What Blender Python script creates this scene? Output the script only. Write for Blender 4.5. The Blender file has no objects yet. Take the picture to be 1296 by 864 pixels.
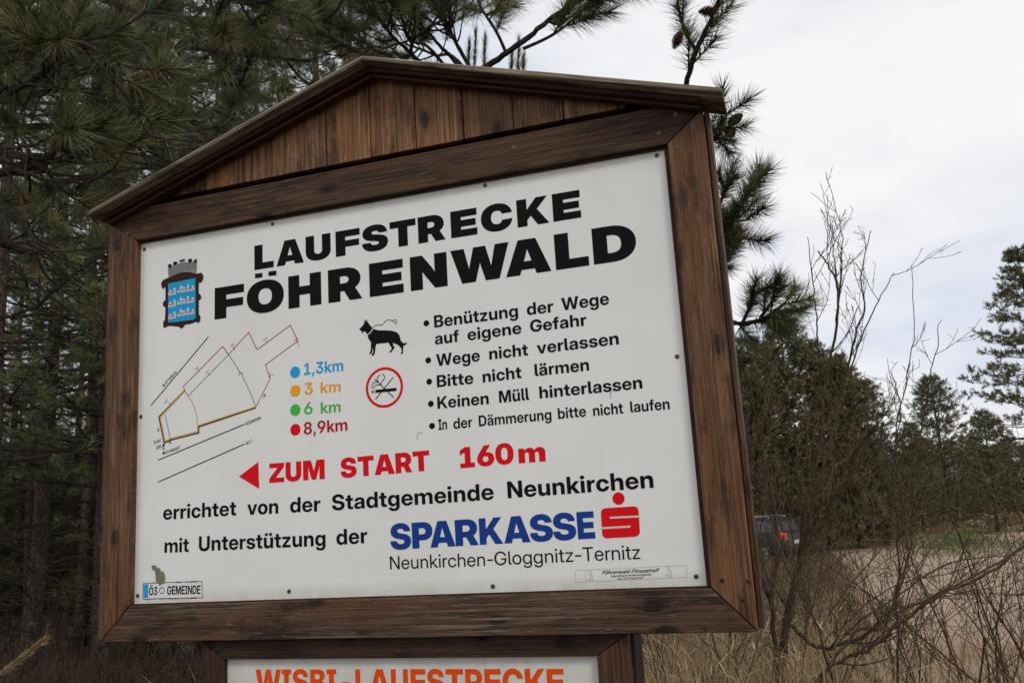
import bpy, bmesh, math, random
import numpy as np
from mathutils import Vector, Matrix, Quaternion
from mathutils.geometry import delaunay_2d_cdt

scene = bpy.context.scene
COL = scene.collection
# ------------------------------------------------------------------ camera
CAM = np.array([1.73029215, -1.98480552, 1.53394301])
ROT = np.array([[0.9471472358142595, 0.11492011353834902, 0.29950873308426296],
                [0.31515234506379, -0.15892033114312357, -0.9356405975320617],
                [-0.05992589665746479, 0.9805802852666847, -0.186738295633504]])
FPX = 1118.507
cd = bpy.data.cameras.new('camera')
cam = bpy.data.objects.new('camera', cd)
COL.objects.link(cam)
M4 = Matrix([list(ROT[i]) + [CAM[i]] for i in range(3)] + [[0, 0, 0, 1]])
cam.matrix_world = M4
cd.sensor_fit = 'HORIZONTAL'
cd.sensor_width = 36.0
cd.lens = 36.0 * FPX / 1296.0
cd.clip_start = 0.05
cd.clip_end = 2000
cd.dof.use_dof = True
cd.dof.focus_distance = 2.45
cd.dof.aperture_fstop = 10.0
scene.camera = cam
# ------------------------------------------------------------------ daylight: bright overcast
SUN_EL, SUN_AZ = math.radians(38), math.radians(128)      # azimuth clockwise from +Y
world = bpy.data.worlds.new('World')
scene.world = world
world.use_nodes = True
wn = world.node_tree
for n in list(wn.nodes): wn.nodes.remove(n)
def N(tree, kind, **kw):
    n = tree.nodes.new(kind)
    for k, v in kw.items(): setattr(n, k, v)
    return n
wo = N(wn, 'ShaderNodeOutputWorld')
sky = N(wn, 'ShaderNodeTexSky', sky_type='NISHITA', sun_disc=False)
sky.sun_elevation = SUN_EL
sky.sun_rotation = SUN_AZ
b1 = N(wn, 'ShaderNodeBackground'); b1.inputs[1].default_value = 0.10
wn.links.new(sky.outputs[0], b1.inputs[0])
tc = N(wn, 'ShaderNodeTexCoord')
mp = N(wn, 'ShaderNodeMapping'); mp.inputs['Scale'].default_value = (1.0, 1.0, 2.6); mp.inputs['Location'].default_value = (0.35, 0.1, 0.2)
ns = N(wn, 'ShaderNodeTexNoise'); ns.inputs['Scale'].default_value = 2.3; ns.inputs['Detail'].default_value = 5; ns.inputs['Roughness'].default_value = 0.52
cr = N(wn, 'ShaderNodeValToRGB')
cr.color_ramp.elements[0].position = 0.38; cr.color_ramp.elements[0].color = (0.74, 0.79, 0.90, 1)
cr.color_ramp.elements[1].position = 0.57; cr.color_ramp.elements[1].color = (1.0, 0.995, 1.0, 1)
e = cr.color_ramp.elements.new(0.48); e.color = (0.90, 0.91, 0.945, 1)
b2 = N(wn, 'ShaderNodeBackground'); b2.inputs[1].default_value = 0.99
mx = N(wn, 'ShaderNodeMixShader'); mx.inputs[0].default_value = 0.93
wn.links.new(tc.outputs['Generated'], mp.inputs[0]); wn.links.new(mp.outputs[0], ns.inputs['Vector'])
wn.links.new(ns.outputs[0], cr.inputs[0]); wn.links.new(cr.outputs[0], b2.inputs[0])
wn.links.new(b1.outputs[0], mx.inputs[1]); wn.links.new(b2.outputs[0], mx.inputs[2]); wn.links.new(mx.outputs[0], wo.inputs[0])
sl = bpy.data.lights.new('sun', 'SUN'); sl.energy = 1.2; sl.angle = math.radians(14); sl.color = (1.0, 0.96, 0.9)
sun = bpy.data.objects.new('sun', sl); COL.objects.link(sun)
sdir = Vector((math.sin(SUN_AZ) * math.cos(SUN_EL), math.cos(SUN_AZ) * math.cos(SUN_EL), math.sin(SUN_EL)))
sun.rotation_euler = sdir.to_track_quat('Z', 'Y').to_euler()
sun.location = (0, 0, 12)
scene.view_settings.view_transform = 'Standard'
scene.view_settings.look = 'None'
scene.view_settings.exposure = 0.0
scene.view_settings.gamma = 1.0
scene.cycles.max_bounces = 6
scene.cycles.diffuse_bounces = 3
scene.cycles.transparent_max_bounces = 8

# letter outlines (units of 1/1024 em): weight -> character -> (advance, contours)
GLYPHS={
430:{
'-':(660,'494,345 494,261 166,261 166,345'),
'G':(749,'386,-12 286,-12* 132,86* 44,260* 44,372 44,486* 132,659* 286,757* 385,757 445,757* 550,720* 633,652* 688,559* 697,503 600,503 591,540* 553,600* 496,644* 426,668* 386,668 312,668* 202,593* 140,460* 140,372 140,285* 202,152* 313,77* 386,77 447,77* 547,132* 606,229* 606,293 636,291 415,291 415,375 702,375 702,293 702,205* 618,68* 475,-12*'),
'H':(726,'72,0 72,745 169,745 169,424 557,424 557,745 654,745 654,0 557,0 557,339 169,339 169,0'),
'N':(729,'72,0 72,745 182,745 482,270 492,255* 523,203* 558,143* 574,113 565,93 564,120* 561,193* 560,259* 560,275 560,745 656,745 656,0 546,0 279,422 267,440* 230,502* 180,586* 150,635 162,659 165,601* 168,509* 169,443* 169,423 169,0'),
'T':(628,'25,660 25,745 603,745 603,660 362,660 362,0 266,0 266,660'),
'c':(539,'282,-12 209,-12* 97,58* 35,182* 35,263 35,344* 97,469* 209,540* 282,540 328,540* 406,512* 465,462* 502,394* 507,353 416,353 411,377* 390,415* 356,443* 311,459* 283,459 234,459* 165,410* 128,322* 128,263 128,204* 165,117* 234,69* 283,69 311,69* 355,84* 387,112* 409,151* 414,175 507,175 502,135* 465,67* 405,16* 328,-12*'),
'e':(552,'282,-12 204,-12* 94,59* 35,184* 35,263 35,344* 97,469* 206,540* 276,540 332,540* 421,500* 484,426* 518,325* 518,263 518,238 81,238 81,313 468,313 429,288 429,341* 391,418* 323,460* 277,460 231,460* 163,418* 125,341* 125,288 125,249 125,196* 162,114* 232,68* 283,68 319,68* 375,91* 412,132* 420,159 510,159 500,108* 436,31* 340,-12*'),
'g':(582,'286,-216 225,-216* 128,-179* 68,-107* 61,-55 154,-55 161,-83* 198,-119* 252,-138* 286,-138 353,-138* 430,-66* 430,1 430,81 430,81 411,50* 360,10* 299,-9* 264,-9 196,-9* 92,60* 35,184* 35,264 35,346* 92,469* 196,538* 264,538 299,538* 361,519* 413,478* 431,446 431,446 431,528 520,528 520,2 520,-77* 456,-172* 349,-216*|280,72 328,72* 398,119* 436,206* 436,265 436,323* 398,410* 328,458* 280,458 235,458* 166,414* 128,328* 128,265 128,202* 166,116* 235,72*'),
'h':(564,'153,307 153,0 62,0 62,745 153,745 153,399 127,399 153,470* 245,538* 309,538 363,538* 450,491* 502,398* 502,328 502,0 411,0 411,320 411,387* 347,455* 289,455 251,455* 190,425* 153,360*'),
'i':(215,'62,0 62,528 153,528 153,0|107,627 82,627* 47,663* 47,687 47,712* 82,747* 107,747 133,747* 168,712* 168,687 168,662* 133,627*'),
'k':(524,'147,186 147,294 154,294 394,528 510,528 255,276 244,276|62,0 62,745 153,745 153,0|412,0 202,256 265,319 526,0'),
'l':(239,'200,0 126,0* 62,56* 62,121 62,745 153,745 153,131 153,98* 174,77* 206,77 210,77* 223,77* 227,77 227,0 220,0* 207,0*'),
'n':(564,'153,307 153,0 62,0 62,528 151,528 151,399 127,399 153,470* 245,538* 309,538 363,538* 450,491* 502,398* 502,328 502,0 411,0 411,320 411,387* 347,455* 289,455 251,455* 190,425* 153,360*'),
'o':(565,'283,-12 209,-12* 97,58* 35,182* 35,263 35,344* 97,469* 209,540* 283,540 357,540* 468,469* 530,344* 530,263 530,182* 468,58* 357,-12*|283,69 331,69* 400,117* 438,205* 438,263 438,322* 400,410* 331,459* 283,459 235,459* 165,410* 128,322* 128,263 128,204* 165,117* 234,69*'),
'r':(335,'62,0 62,528 149,528 149,444 151,444 165,486* 228,536* 278,536 290,536* 310,534* 315,533 315,444 310,445* 280,449* 262,449 233,449* 183,422* 153,366* 153,321 153,0'),
't':(324,'300,528 300,451 8,451 8,528|101,672 193,672 193,132 193,101* 218,77* 250,77 262,77* 289,77* 300,77 300,0 287,0* 254,0* 240,0 170,0* 101,60* 101,121'),
'u':(564,'255,-10 202,-10* 114,37* 62,130* 62,200 62,528 153,528 153,208 153,141* 218,73* 275,73 313,73* 374,103* 411,169* 411,221 411,528 502,528 502,0 413,0 413,129 437,129 411,58* 319,-10*'),
'z':(495,'47,0 47,68 333,446 333,448 47,448 47,528 445,528 445,456 162,82 162,80 447,80 447,0'),
},
560:{
'1':(660,'103,0 103,103 579,103 579,0|411,745 411,0 291,0 291,626 291,626 111,509 111,624 296,745'),
'7':(660,'132,0 455,639 455,639 80,639 80,745 580,745 580,638 259,0'),
'A':(702,'7,0 275,745 428,745 695,0 559,0 423,403 405,462* 362,596* 335,691 369,691 341,596* 299,462* 279,403 140,0|162,184 162,287 540,287 540,184'),
'B':(657,'64,0 64,745 349,745 427,745* 537,697* 595,610* 595,550 595,508* 564,443* 506,400* 467,388 467,387 511,381* 582,338* 623,263* 623,210 623,147* 564,52* 447,0* 360,0|186,102 348,102 420,102* 497,159* 497,212 497,248* 463,300* 398,329* 352,329 186,329|186,427 344,427 384,427* 441,453* 471,502* 471,535 471,585* 404,643* 344,643 186,643'),
'D':(712,'312,0 126,0 126,106 305,106 388,106* 497,170* 550,289* 550,373 550,457* 497,576* 391,639* 310,639 122,639 122,745 318,745 428,745* 588,655* 675,488* 675,373 675,258* 588,91* 426,0*|188,745 188,0 64,0 64,745'),
'E':(609,'64,0 64,745 575,745 575,637 188,637 188,432 546,432 546,326 188,326 188,108 575,108 575,0'),
'H':(730,'64,0 64,745 188,745 188,434 542,434 542,745 666,745 666,0 542,0 542,327 188,327 188,0'),
'I':(376,'36,0 36,104 126,104 126,641 36,641 36,745 340,745 340,641 250,641 250,104 340,104 340,0'),
'L':(560,'64,0 64,745 188,745 188,108 536,108 536,0'),
'N':(735,'64,0 64,745 199,745 470,315 480,299* 513,244* 549,180* 566,150 552,120 551,151* 548,231* 547,304* 547,324 547,745 671,745 671,0 536,0 292,385 280,405* 241,470* 191,556* 162,606 182,626 185,570* 187,476* 188,406* 188,386 188,0'),
'O':(766,'383,-12 284,-12* 127,84* 38,257* 38,372 38,488* 127,661* 284,757* 383,757 483,757* 639,661* 728,488* 728,372 728,257* 639,84* 483,-12*|383,100 445,100* 545,163* 604,285* 604,372 604,460* 545,582* 445,645* 383,645 321,645* 221,582* 162,460* 162,372 162,285* 221,163* 321,100*'),
'R':(657,'64,0 64,745 352,745 433,745* 552,688* 616,582* 616,509 616,437* 548,332* 426,275* 344,275 137,275 137,379 346,379 392,379* 458,411* 494,469* 494,509 494,550* 458,607* 392,639* 346,639 188,639 188,0|492,0 317,336 451,336 629,0'),
'S':(650,'329,-12 238,-12* 107,49* 37,163* 37,242 159,242 160,196* 200,129* 277,94* 330,94 378,94* 450,121* 490,172* 490,206 490,233* 461,274* 400,304* 349,315 269,334 156,360* 52,459* 52,537 52,603* 119,702* 241,757* 322,757 404,757* 524,700* 591,594* 593,520 475,520 471,581* 389,651* 321,651 279,651* 213,623* 175,575* 175,543 175,517* 203,479* 264,450* 314,439 391,421 448,408* 532,370* 586,319* 613,254* 613,213 613,145* 543,43* 416,-12*'),
'T':(639,'24,637 24,745 615,745 615,637 382,637 382,0 258,0 258,637'),
'Z':(640,'28,0 28,99 385,549 412,581* 468,647* 496,680 511,637 467,637* 377,637* 332,637 41,637 41,745 608,745 608,646 257,204 230,169* 172,100* 141,65 126,108 170,108* 258,108* 303,108 612,108 612,0'),
'k':(543,'165,170 165,309 177,309 390,528 533,528 286,270 264,270|57,0 57,745 175,745 175,0|405,0 216,243 296,326 547,0'),
'm':(883,'57,0 57,528 172,528 172,414 162,414 177,456* 227,511* 293,539* 330,539 391,539* 479,469* 489,414 473,414 483,451* 533,507* 606,539* 650,539 699,539* 779,495* 826,411* 826,348 826,0 708,0 708,334 708,388* 648,437* 607,437 574,437* 526,409* 499,359* 499,326 499,0 384,0 384,340 384,384* 328,437* 285,437 256,437* 206,410* 175,356* 175,317 175,0'),
'Ä':(702,'7,0 275,745 428,745 695,0 559,0 423,403 405,462* 362,596* 335,691 369,691 341,596* 299,462* 279,403 140,0|162,184 162,287 540,287 540,184|460,829 430,829* 390,869* 390,898 390,927* 430,966* 460,966 490,966* 530,927* 530,898 530,869* 490,829*|244,829 214,829* 174,869* 174,898 174,927* 214,966* 244,966 274,966* 314,927* 314,898 314,869* 274,829*'),
'Ü':(721,'360,-12 270,-12* 136,57* 61,178* 61,256 61,745 184,745 184,266 184,218* 227,142* 306,98* 360,98 415,98* 494,142* 537,217* 537,266 537,745 659,745 659,257 659,178* 585,57* 451,-12*|468,829 439,829* 398,869* 398,898 398,927* 439,966* 468,966 498,966* 539,927* 539,898 539,869* 498,829*|252,829 222,829* 182,869* 182,898 182,927* 222,966* 252,966 282,966* 322,927* 322,898 322,869* 282,829*'),
},
590:{
'.':(275,'139,-9 107,-9* 62,36* 62,68 62,100* 107,145* 139,145 171,145* 216,100* 216,68 216,36* 171,-9*'),
'0':(660,'330,-12 240,-12* 113,82* 46,254* 46,372 46,491* 113,663* 240,757* 330,757 420,757* 547,663* 614,491* 614,372 614,254* 547,82* 420,-12*|330,95 382,95* 454,162* 491,286* 491,372 491,458* 454,583* 382,650* 330,650 278,650* 206,583* 169,458* 169,372 169,286* 206,162* 278,95*'),
'1':(660,'101,0 101,108 581,108 581,0|414,745 414,0 289,0 289,621 288,621 109,506 109,625 294,745'),
'3':(660,'331,-12 245,-12* 122,55* 56,171* 56,242 182,242 182,197* 218,130* 284,93* 329,93 372,93* 437,128* 473,191* 473,232 473,274* 433,333* 360,365* 310,365 211,365 211,451 404,636 404,637 100,637 100,745 562,745 562,640 322,412 322,439 414,446* 537,395* 599,295* 599,229 599,159* 532,50* 411,-12*'),
'8':(660,'330,-12 249,-12* 127,42* 58,137* 58,199 58,250* 102,330* 180,382* 231,388 231,388 165,399* 84,488* 84,556 84,614* 147,705* 258,757* 330,757 402,757* 513,706* 576,615* 576,556 576,489* 495,399* 429,388 429,388 480,382* 558,330* 602,250* 602,199 602,137* 533,42* 410,-12*|330,88 372,88* 436,118* 472,172* 472,207 472,244* 435,301* 371,333* 330,333 288,333* 224,301* 188,244* 188,207 188,172* 223,118* 287,88*|330,433 366,433* 420,461* 451,512* 451,545 451,578* 421,628* 366,656* 330,656 293,656* 239,628* 209,578* 209,545 209,512* 239,461* 294,433*'),
'A':(708,'7,0 273,745 436,745 701,0 558,0 427,394 407,456* 364,594* 337,689 373,689 345,594* 302,456* 282,394 146,0|164,179 164,287 544,287 544,179'),
'B':(658,'62,0 62,745 350,745 428,745* 539,697* 597,610* 597,551 597,508* 565,443* 508,400* 468,388 468,387 512,382* 583,338* 625,263* 625,210 625,147* 566,53* 449,0* 362,0|191,106 349,106 417,106* 492,161* 492,214 492,249* 459,299* 397,327* 352,327 191,327|191,429 344,429 383,429* 438,454* 467,502* 467,534 467,582* 402,639* 344,639 191,639'),
'F':(585,'62,0 62,745 562,745 562,632 193,632 193,427 535,427 535,316 193,316 193,0'),
'H':(731,'62,0 62,745 193,745 193,437 539,437 539,745 669,745 669,0 539,0 539,324 193,324 193,0'),
'J':(565,'267,-11 160,-11* 32,109* 32,221 32,267 157,267 157,220 157,162* 216,101* 266,101 316,101* 375,162* 375,220 375,745 506,745 506,219 506,108* 376,-11*'),
'M':(902,'62,0 62,745 249,745 397,349 404,328* 424,268* 444,201* 463,142* 468,122 436,122 442,142* 460,201* 480,268* 500,328* 507,349 652,745 839,745 839,0 711,0 711,383 711,407* 712,471* 714,542* 716,615* 717,648 733,648 721,610* 697,533* 674,462* 655,404* 647,383 504,0 398,0 253,383 246,404* 226,462* 203,533* 178,610* 165,648 185,648 186,615* 188,542* 190,471* 191,407* 191,383 191,0'),
'R':(659,'62,0 62,745 353,745 434,745* 553,687* 618,580* 618,507 618,435* 550,329* 427,272* 344,272 139,272 139,380 346,380 391,380* 455,411* 490,469* 490,507 490,547* 455,603* 390,635* 345,635 193,635 193,0|489,0 315,336 455,336 632,0'),
'S':(654,'331,-12 239,-12* 107,49* 37,163* 37,243 164,243 165,198* 205,133* 280,98* 332,98 379,98* 449,125* 488,174* 488,207 488,233* 460,273* 399,302* 349,314 269,332 157,357* 51,457* 51,535 51,602* 119,702* 243,757* 325,757 407,757* 528,700* 596,593* 598,520 474,520 470,579* 390,647* 324,647 282,647* 218,620* 181,573* 181,542 181,517* 209,480* 269,452* 318,440 394,423 452,410* 536,372* 591,321* 617,255* 617,215 617,145* 547,44* 419,-12*'),
'T':(641,'23,632 23,745 618,745 618,632 386,632 386,0 256,0 256,632'),
'a':(553,'218,-9 165,-9* 83,27* 35,97* 35,150 35,195* 69,254* 127,289* 202,307* 242,311 292,317* 349,325* 374,342* 374,360 374,364 374,387* 351,422* 307,442* 276,442 246,442* 199,422* 171,387* 169,364 50,364 53,417* 110,495* 210,539* 279,539 330,539* 411,514* 467,467* 497,401* 497,360 497,0 375,0 375,75 373,75 361,51* 321,14* 261,-9*|248,84 289,84* 346,114* 374,165* 374,196 374,253 369,250* 346,243* 314,236* 277,230* 257,227 230,223* 184,206* 156,175* 156,151 156,130* 179,100* 220,84*'),
'b':(600,'340,-11 305,-11* 245,9* 196,50* 179,81 178,81 178,0 56,0 56,745 180,745 180,453 181,453 198,482* 246,520* 306,539* 340,539 408,539* 511,469* 568,346* 568,264 568,182* 511,58* 409,-11*|311,93 350,93* 409,133* 443,209* 443,264 443,320* 409,396* 350,435* 311,435 269,435* 207,393* 173,316* 173,264 173,213* 207,136* 269,93*'),
'c':(557,'289,-12 212,-12* 96,58* 32,182* 32,263 32,345* 96,470* 212,540* 289,540 339,540* 422,510* 485,457* 524,384* 528,340 406,340 403,361* 384,397* 355,422* 315,436* 291,436 249,436* 189,394* 157,316* 157,263 157,211* 189,134* 249,92* 291,92 315,92* 354,105* 382,131* 401,167* 405,189 528,189 524,145* 486,72* 423,18* 339,-12*'),
'd':(600,'260,-11 192,-11* 88,58* 32,182* 32,264 32,346* 89,469* 192,539* 260,539 294,539* 354,520* 402,482* 419,453 419,453 419,745 544,745 544,0 421,0 421,81 421,81 404,50* 355,9* 295,-11*|289,93 331,93* 393,136* 426,213* 426,264 426,316* 393,393* 331,435* 289,435 250,435* 190,396* 157,320* 157,264 157,209* 190,133* 250,93*'),
'e':(565,'289,-12 210,-12* 94,59* 32,184* 32,263 32,344* 96,469* 210,540* 283,540 340,540* 433,500* 500,427* 536,326* 536,265 536,231 81,231 81,318 473,318 418,294 418,339* 385,405* 326,441* 285,441 245,441* 186,405* 153,339* 153,294 153,240 153,195* 186,125* 247,86* 291,86 323,86* 373,105* 406,140* 413,163 529,163 519,111* 452,33* 350,-12*'),
'f':(355,'335,528 335,428 8,428 8,528|103,0 103,606 103,651* 140,713* 211,745* 263,745 286,745* 328,745* 335,745 335,645 330,645* 298,645* 287,645 255,645* 228,618* 228,585 228,0'),
'g':(600,'295,-216 226,-216* 125,-176* 65,-101* 58,-49 179,-49 186,-72* 218,-104* 265,-120* 295,-120 355,-120* 421,-55* 421,5 421,86 420,86 403,55* 355,15* 295,-4* 260,-4 192,-4* 88,65* 32,187* 32,266 32,347* 89,470* 192,539* 260,539 294,539* 354,520* 403,480* 421,449 421,449 421,528 544,528 544,13 544,-69* 479,-169* 366,-216*|289,99 331,99* 393,141* 426,217* 426,268 426,319* 393,395* 331,437* 289,437 250,437* 190,398* 157,322* 157,268 157,214* 190,138* 250,99*'),
'h':(585,'180,299 180,0 56,0 56,745 180,745 180,394 154,394 179,465* 272,539* 340,539 396,539* 481,491* 529,398* 529,330 529,0 404,0 404,310 404,369* 348,430* 297,430 264,430* 211,402* 180,345*'),
'i':(237,'56,0 56,528 180,528 180,0|118,608 86,608* 44,649* 44,679 44,709* 86,750* 118,750 150,750* 193,709* 193,679 193,649* 150,608*'),
'k':(547,'170,166 170,313 182,313 389,528 539,528 293,268 269,268|56,0 56,745 180,745 180,0|403,0 219,241 302,327 552,0'),
'l':(263,'214,0 130,0* 56,62* 56,134 56,745 180,745 180,146 180,119* 201,98* 229,98 233,98* 245,98* 250,98 250,0 241,0* 223,0*'),
'm':(888,'56,0 56,528 176,528 176,413 167,413 181,455* 232,511* 298,539* 335,539 396,539* 484,469* 494,413 478,413 488,451* 539,507* 612,539* 655,539 705,539* 785,495* 832,411* 832,348 832,0 708,0 708,331 708,384* 650,433* 609,433 577,433* 530,405* 504,357* 504,325 504,0 384,0 384,337 384,381* 329,433* 287,433 258,433* 210,406* 180,354* 180,316 180,0'),
'n':(585,'180,299 180,0 56,0 56,528 178,528 178,394 154,394 179,465* 272,539* 340,539 396,539* 481,491* 529,398* 529,330 529,0 404,0 404,310 404,369* 348,430* 297,430 264,430* 211,402* 180,345*'),
'o':(583,'291,-12 214,-12* 97,57* 32,181* 32,263 32,346* 97,470* 214,540* 291,540 369,540* 486,470* 551,346* 551,263 551,181* 486,57* 369,-12*|291,92 332,92* 392,133* 425,211* 425,263 425,317* 392,394* 332,436* 291,436 251,436* 190,394* 157,317* 157,263 157,210* 190,133* 250,92*'),
'p':(600,'56,-209 56,528 178,528 178,454 180,454 196,482* 245,520* 306,539* 340,539 408,539* 511,469* 568,346* 568,264 568,182* 511,58* 409,-11* 340,-11 305,-11* 246,9* 198,49* 182,79 180,79 180,-209|311,93 350,93* 409,133* 443,209* 443,264 443,320* 409,396* 350,435* 311,435 269,435* 207,393* 173,316* 173,264 173,213* 207,136* 269,93*'),
'r':(363,'56,0 56,528 176,528 176,441 177,441 192,486* 254,533* 305,533 318,533* 339,532* 346,531 346,421 339,422* 306,425* 287,425 257,425* 209,397* 180,342* 180,300 180,0'),
's':(515,'262,-13 198,-13* 97,28* 35,106* 31,163 154,163 158,124* 213,81* 260,81 306,81* 359,118* 359,146 359,170* 320,200* 287,207 197,225 121,241* 43,318* 43,378 43,426* 95,499* 191,539* 255,539 319,539* 415,497* 471,418* 472,364 355,364 355,400* 301,446* 258,446 216,446* 167,409* 167,381 167,357* 205,327* 238,320 332,300 411,284* 485,213* 485,155 485,104* 428,28* 327,-13*'),
't':(356,'333,528 333,428 8,428 8,528|101,672 225,672 225,150 225,122* 248,100* 279,100 291,100* 323,100* 333,100 333,0 319,0* 278,0* 258,0 177,0* 101,65* 101,132'),
'u':(585,'245,-11 190,-11* 104,37* 56,131* 56,198 56,528 180,528 180,218 180,159* 237,98* 288,98 321,98* 374,126* 404,184* 404,229 404,528 529,528 529,0 407,0 407,134 431,134 406,64* 313,-11*'),
'v':(551,'208,0 9,528 141,528 238,251 253,208* 280,121* 293,77 263,77 276,121* 302,208* 317,251 412,528 542,528 343,0'),
'w':(813,'173,0 9,528 140,528 195,326 209,271* 237,153* 251,95 234,95 248,153* 277,271* 293,326 349,528 464,528 520,326 535,271* 564,153* 579,95 561,95 575,153* 602,270* 617,326 672,528 804,528 641,0 512,0 447,221 438,254* 420,321* 403,390* 394,423 420,423 411,390* 393,321* 375,254* 366,221 300,0'),
'ö':(583,'291,-12 214,-12* 97,57* 32,181* 32,263 32,346* 97,470* 214,540* 291,540 369,540* 486,470* 551,346* 551,263 551,181* 486,57* 369,-12*|291,92 332,92* 392,133* 425,211* 425,263 425,317* 392,394* 332,436* 291,436 251,436* 190,394* 157,317* 157,263 157,210* 190,133* 250,92*|400,609 369,609* 328,650* 328,679 328,709* 369,750* 400,750 431,750* 473,709* 473,679 473,649* 431,609*|182,609 151,609* 110,650* 110,679 110,709* 152,750* 182,750 213,750* 255,709* 255,679 255,649* 213,609*'),
},
680:{
',':(275,'42,-155 80,120 218,120 142,-155'),
'1':(660,'97,0 97,121 585,121 585,0|425,745 425,0 281,0 281,607 281,607 105,495 105,627 289,745'),
'3':(660,'329,-12 239,-12* 113,58* 47,175* 47,245 190,245 190,203* 224,140* 286,105* 327,105 367,105* 427,138* 461,197* 461,235 461,273* 424,328* 357,357* 311,357 210,357 210,449 392,623 392,624 90,624 90,745 569,745 569,628 331,406 331,437 423,444* 544,394* 605,296* 605,231 605,160* 536,50* 412,-12*'),
'6':(660,'333,-11 252,-11* 128,54* 57,170* 57,246 57,305* 110,424* 162,498 333,745 493,745 253,405 225,405 236,423* 268,459* 321,485* 362,485 434,485* 542,424* 603,316* 603,244 603,169* 534,54* 413,-11*|330,106 368,106* 427,142* 462,205* 462,244 462,282* 427,344* 368,379* 330,379 292,379* 232,344* 198,282* 198,244 198,205* 232,142* 292,106*'),
'D':(717,'318,0 126,0 126,126 310,126 386,126* 486,184* 534,294* 534,373 534,452* 486,562* 387,619* 312,619 123,619 123,745 321,745 433,745* 596,654* 685,487* 685,373 685,258* 596,91* 432,0*|206,745 206,0 57,0 57,745'),
'E':(620,'57,0 57,745 588,745 588,617 206,617 206,439 559,439 559,314 206,314 206,128 588,128 588,0'),
'G':(753,'386,-12 281,-12* 122,84* 32,257* 32,372 32,491* 124,664* 283,757* 384,757 448,757* 560,719* 647,650* 703,554* 710,496 558,496 552,525* 523,573* 479,606* 422,625* 388,625 325,625* 233,563* 183,450* 183,372 183,295* 233,182* 326,120* 390,120 442,120* 523,161* 569,234* 569,283 605,280 404,280 404,394 715,394 715,300 715,208* 630,68* 482,-12*'),
'H':(735,'57,0 57,745 206,745 206,444 528,444 528,745 678,745 678,0 528,0 528,316 206,316 206,0'),
'I':(397,'32,0 32,122 124,122 124,623 32,623 32,745 365,745 365,623 273,623 273,122 365,122 365,0'),
'M':(913,'57,0 57,745 274,745 402,389 409,366* 430,299* 452,226* 470,160* 476,137 439,137 445,160* 463,226* 485,299* 505,366* 512,389 638,745 856,745 856,0 709,0 709,359 709,384* 711,452* 713,529* 715,608* 715,644 733,644 722,605* 697,523* 674,446* 654,382* 647,359 517,0 396,0 265,359 258,382* 237,446* 214,523* 188,605* 176,644 198,644 198,608* 200,529* 202,452* 204,384* 204,359 204,0'),
'N':(742,'57,0 57,745 215,745 459,357 470,340* 503,281* 541,214* 558,183 541,145 539,179* 537,266* 535,346* 535,369 535,745 685,745 685,0 526,0 305,351 292,372* 251,441* 201,529* 173,578 199,596 203,541* 206,445* 206,372* 206,351 206,0'),
'k':(561,'183,155 183,324 197,324 387,528 555,528 315,263 283,263|53,0 53,745 196,745 196,0|399,0 228,232 323,332 567,0'),
'm':(902,'53,0 53,528 191,528 191,410 182,410 196,453* 247,511* 314,539* 351,539 411,539* 500,469* 510,410 494,410 504,450* 555,508* 628,539* 672,539 722,539* 803,495* 849,410* 849,350 849,0 706,0 706,324 706,373* 653,420* 615,420 586,420* 543,395* 520,349* 520,319 520,0 382,0 382,329 382,370* 332,420* 292,420 266,420* 222,395* 196,347* 196,312 196,0'),
'Ö':(765,'383,-12 283,-12* 124,82* 32,254* 32,372 32,491* 124,663* 283,757* 383,757 483,757* 641,663* 733,491* 733,372 733,254* 641,82* 483,-12*|383,120 441,120* 531,179* 583,292* 583,372 583,453* 531,566* 441,625* 383,625 325,625* 234,566* 183,453* 183,372 183,292* 234,179* 325,120*|494,815 459,815* 414,859* 414,892 414,925* 460,968* 494,968 528,968* 573,925* 573,892 573,859* 528,815*|272,815 238,815* 193,859* 193,892 193,925* 238,968* 272,968 306,968* 351,925* 351,892 351,859* 306,815*'),
},
690:{
',':(275,'42,-155 78,121 219,121 143,-155'),
'8':(660,'330,-12 246,-12* 119,41* 48,137* 48,200 48,251* 93,330* 174,381* 227,388 227,387 157,398* 73,487* 73,555 73,614* 138,706* 254,757* 330,757 406,757* 522,706* 587,615* 587,555 587,487* 503,398* 433,387 433,388 486,381* 567,330* 612,251* 612,200 612,137* 541,41* 414,-12*|330,99 369,99* 427,127* 460,177* 460,210 460,244* 426,296* 368,326* 330,326 292,326* 233,296* 200,244* 200,210 200,177* 233,127* 291,99*|330,439 363,439* 414,464* 442,511* 442,542 442,573* 414,618* 364,644* 330,644 296,644* 246,618* 218,573* 218,542 218,511* 246,465* 296,439*'),
'9':(660,'327,756 408,756* 533,691* 604,575* 604,499 604,440* 552,321* 500,247 328,0 166,0 405,339 434,339 424,322* 391,285* 338,260* 298,260 226,260* 117,321* 56,429* 56,501 56,576* 125,691* 247,756*|330,637 293,637* 233,601* 199,540* 199,501 199,463* 233,402* 293,367* 330,367 368,367* 427,402* 461,463* 461,501 461,540* 427,601* 368,637*'),
'H':(735,'56,0 56,745 208,745 208,445 527,445 527,745 679,745 679,0 527,0 527,315 208,315 208,0'),
'k':(562,'184,153 184,325 199,325 386,528 557,528 317,263 284,263|53,0 53,745 198,745 198,0|398,0 230,231 326,332 568,0'),
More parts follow.
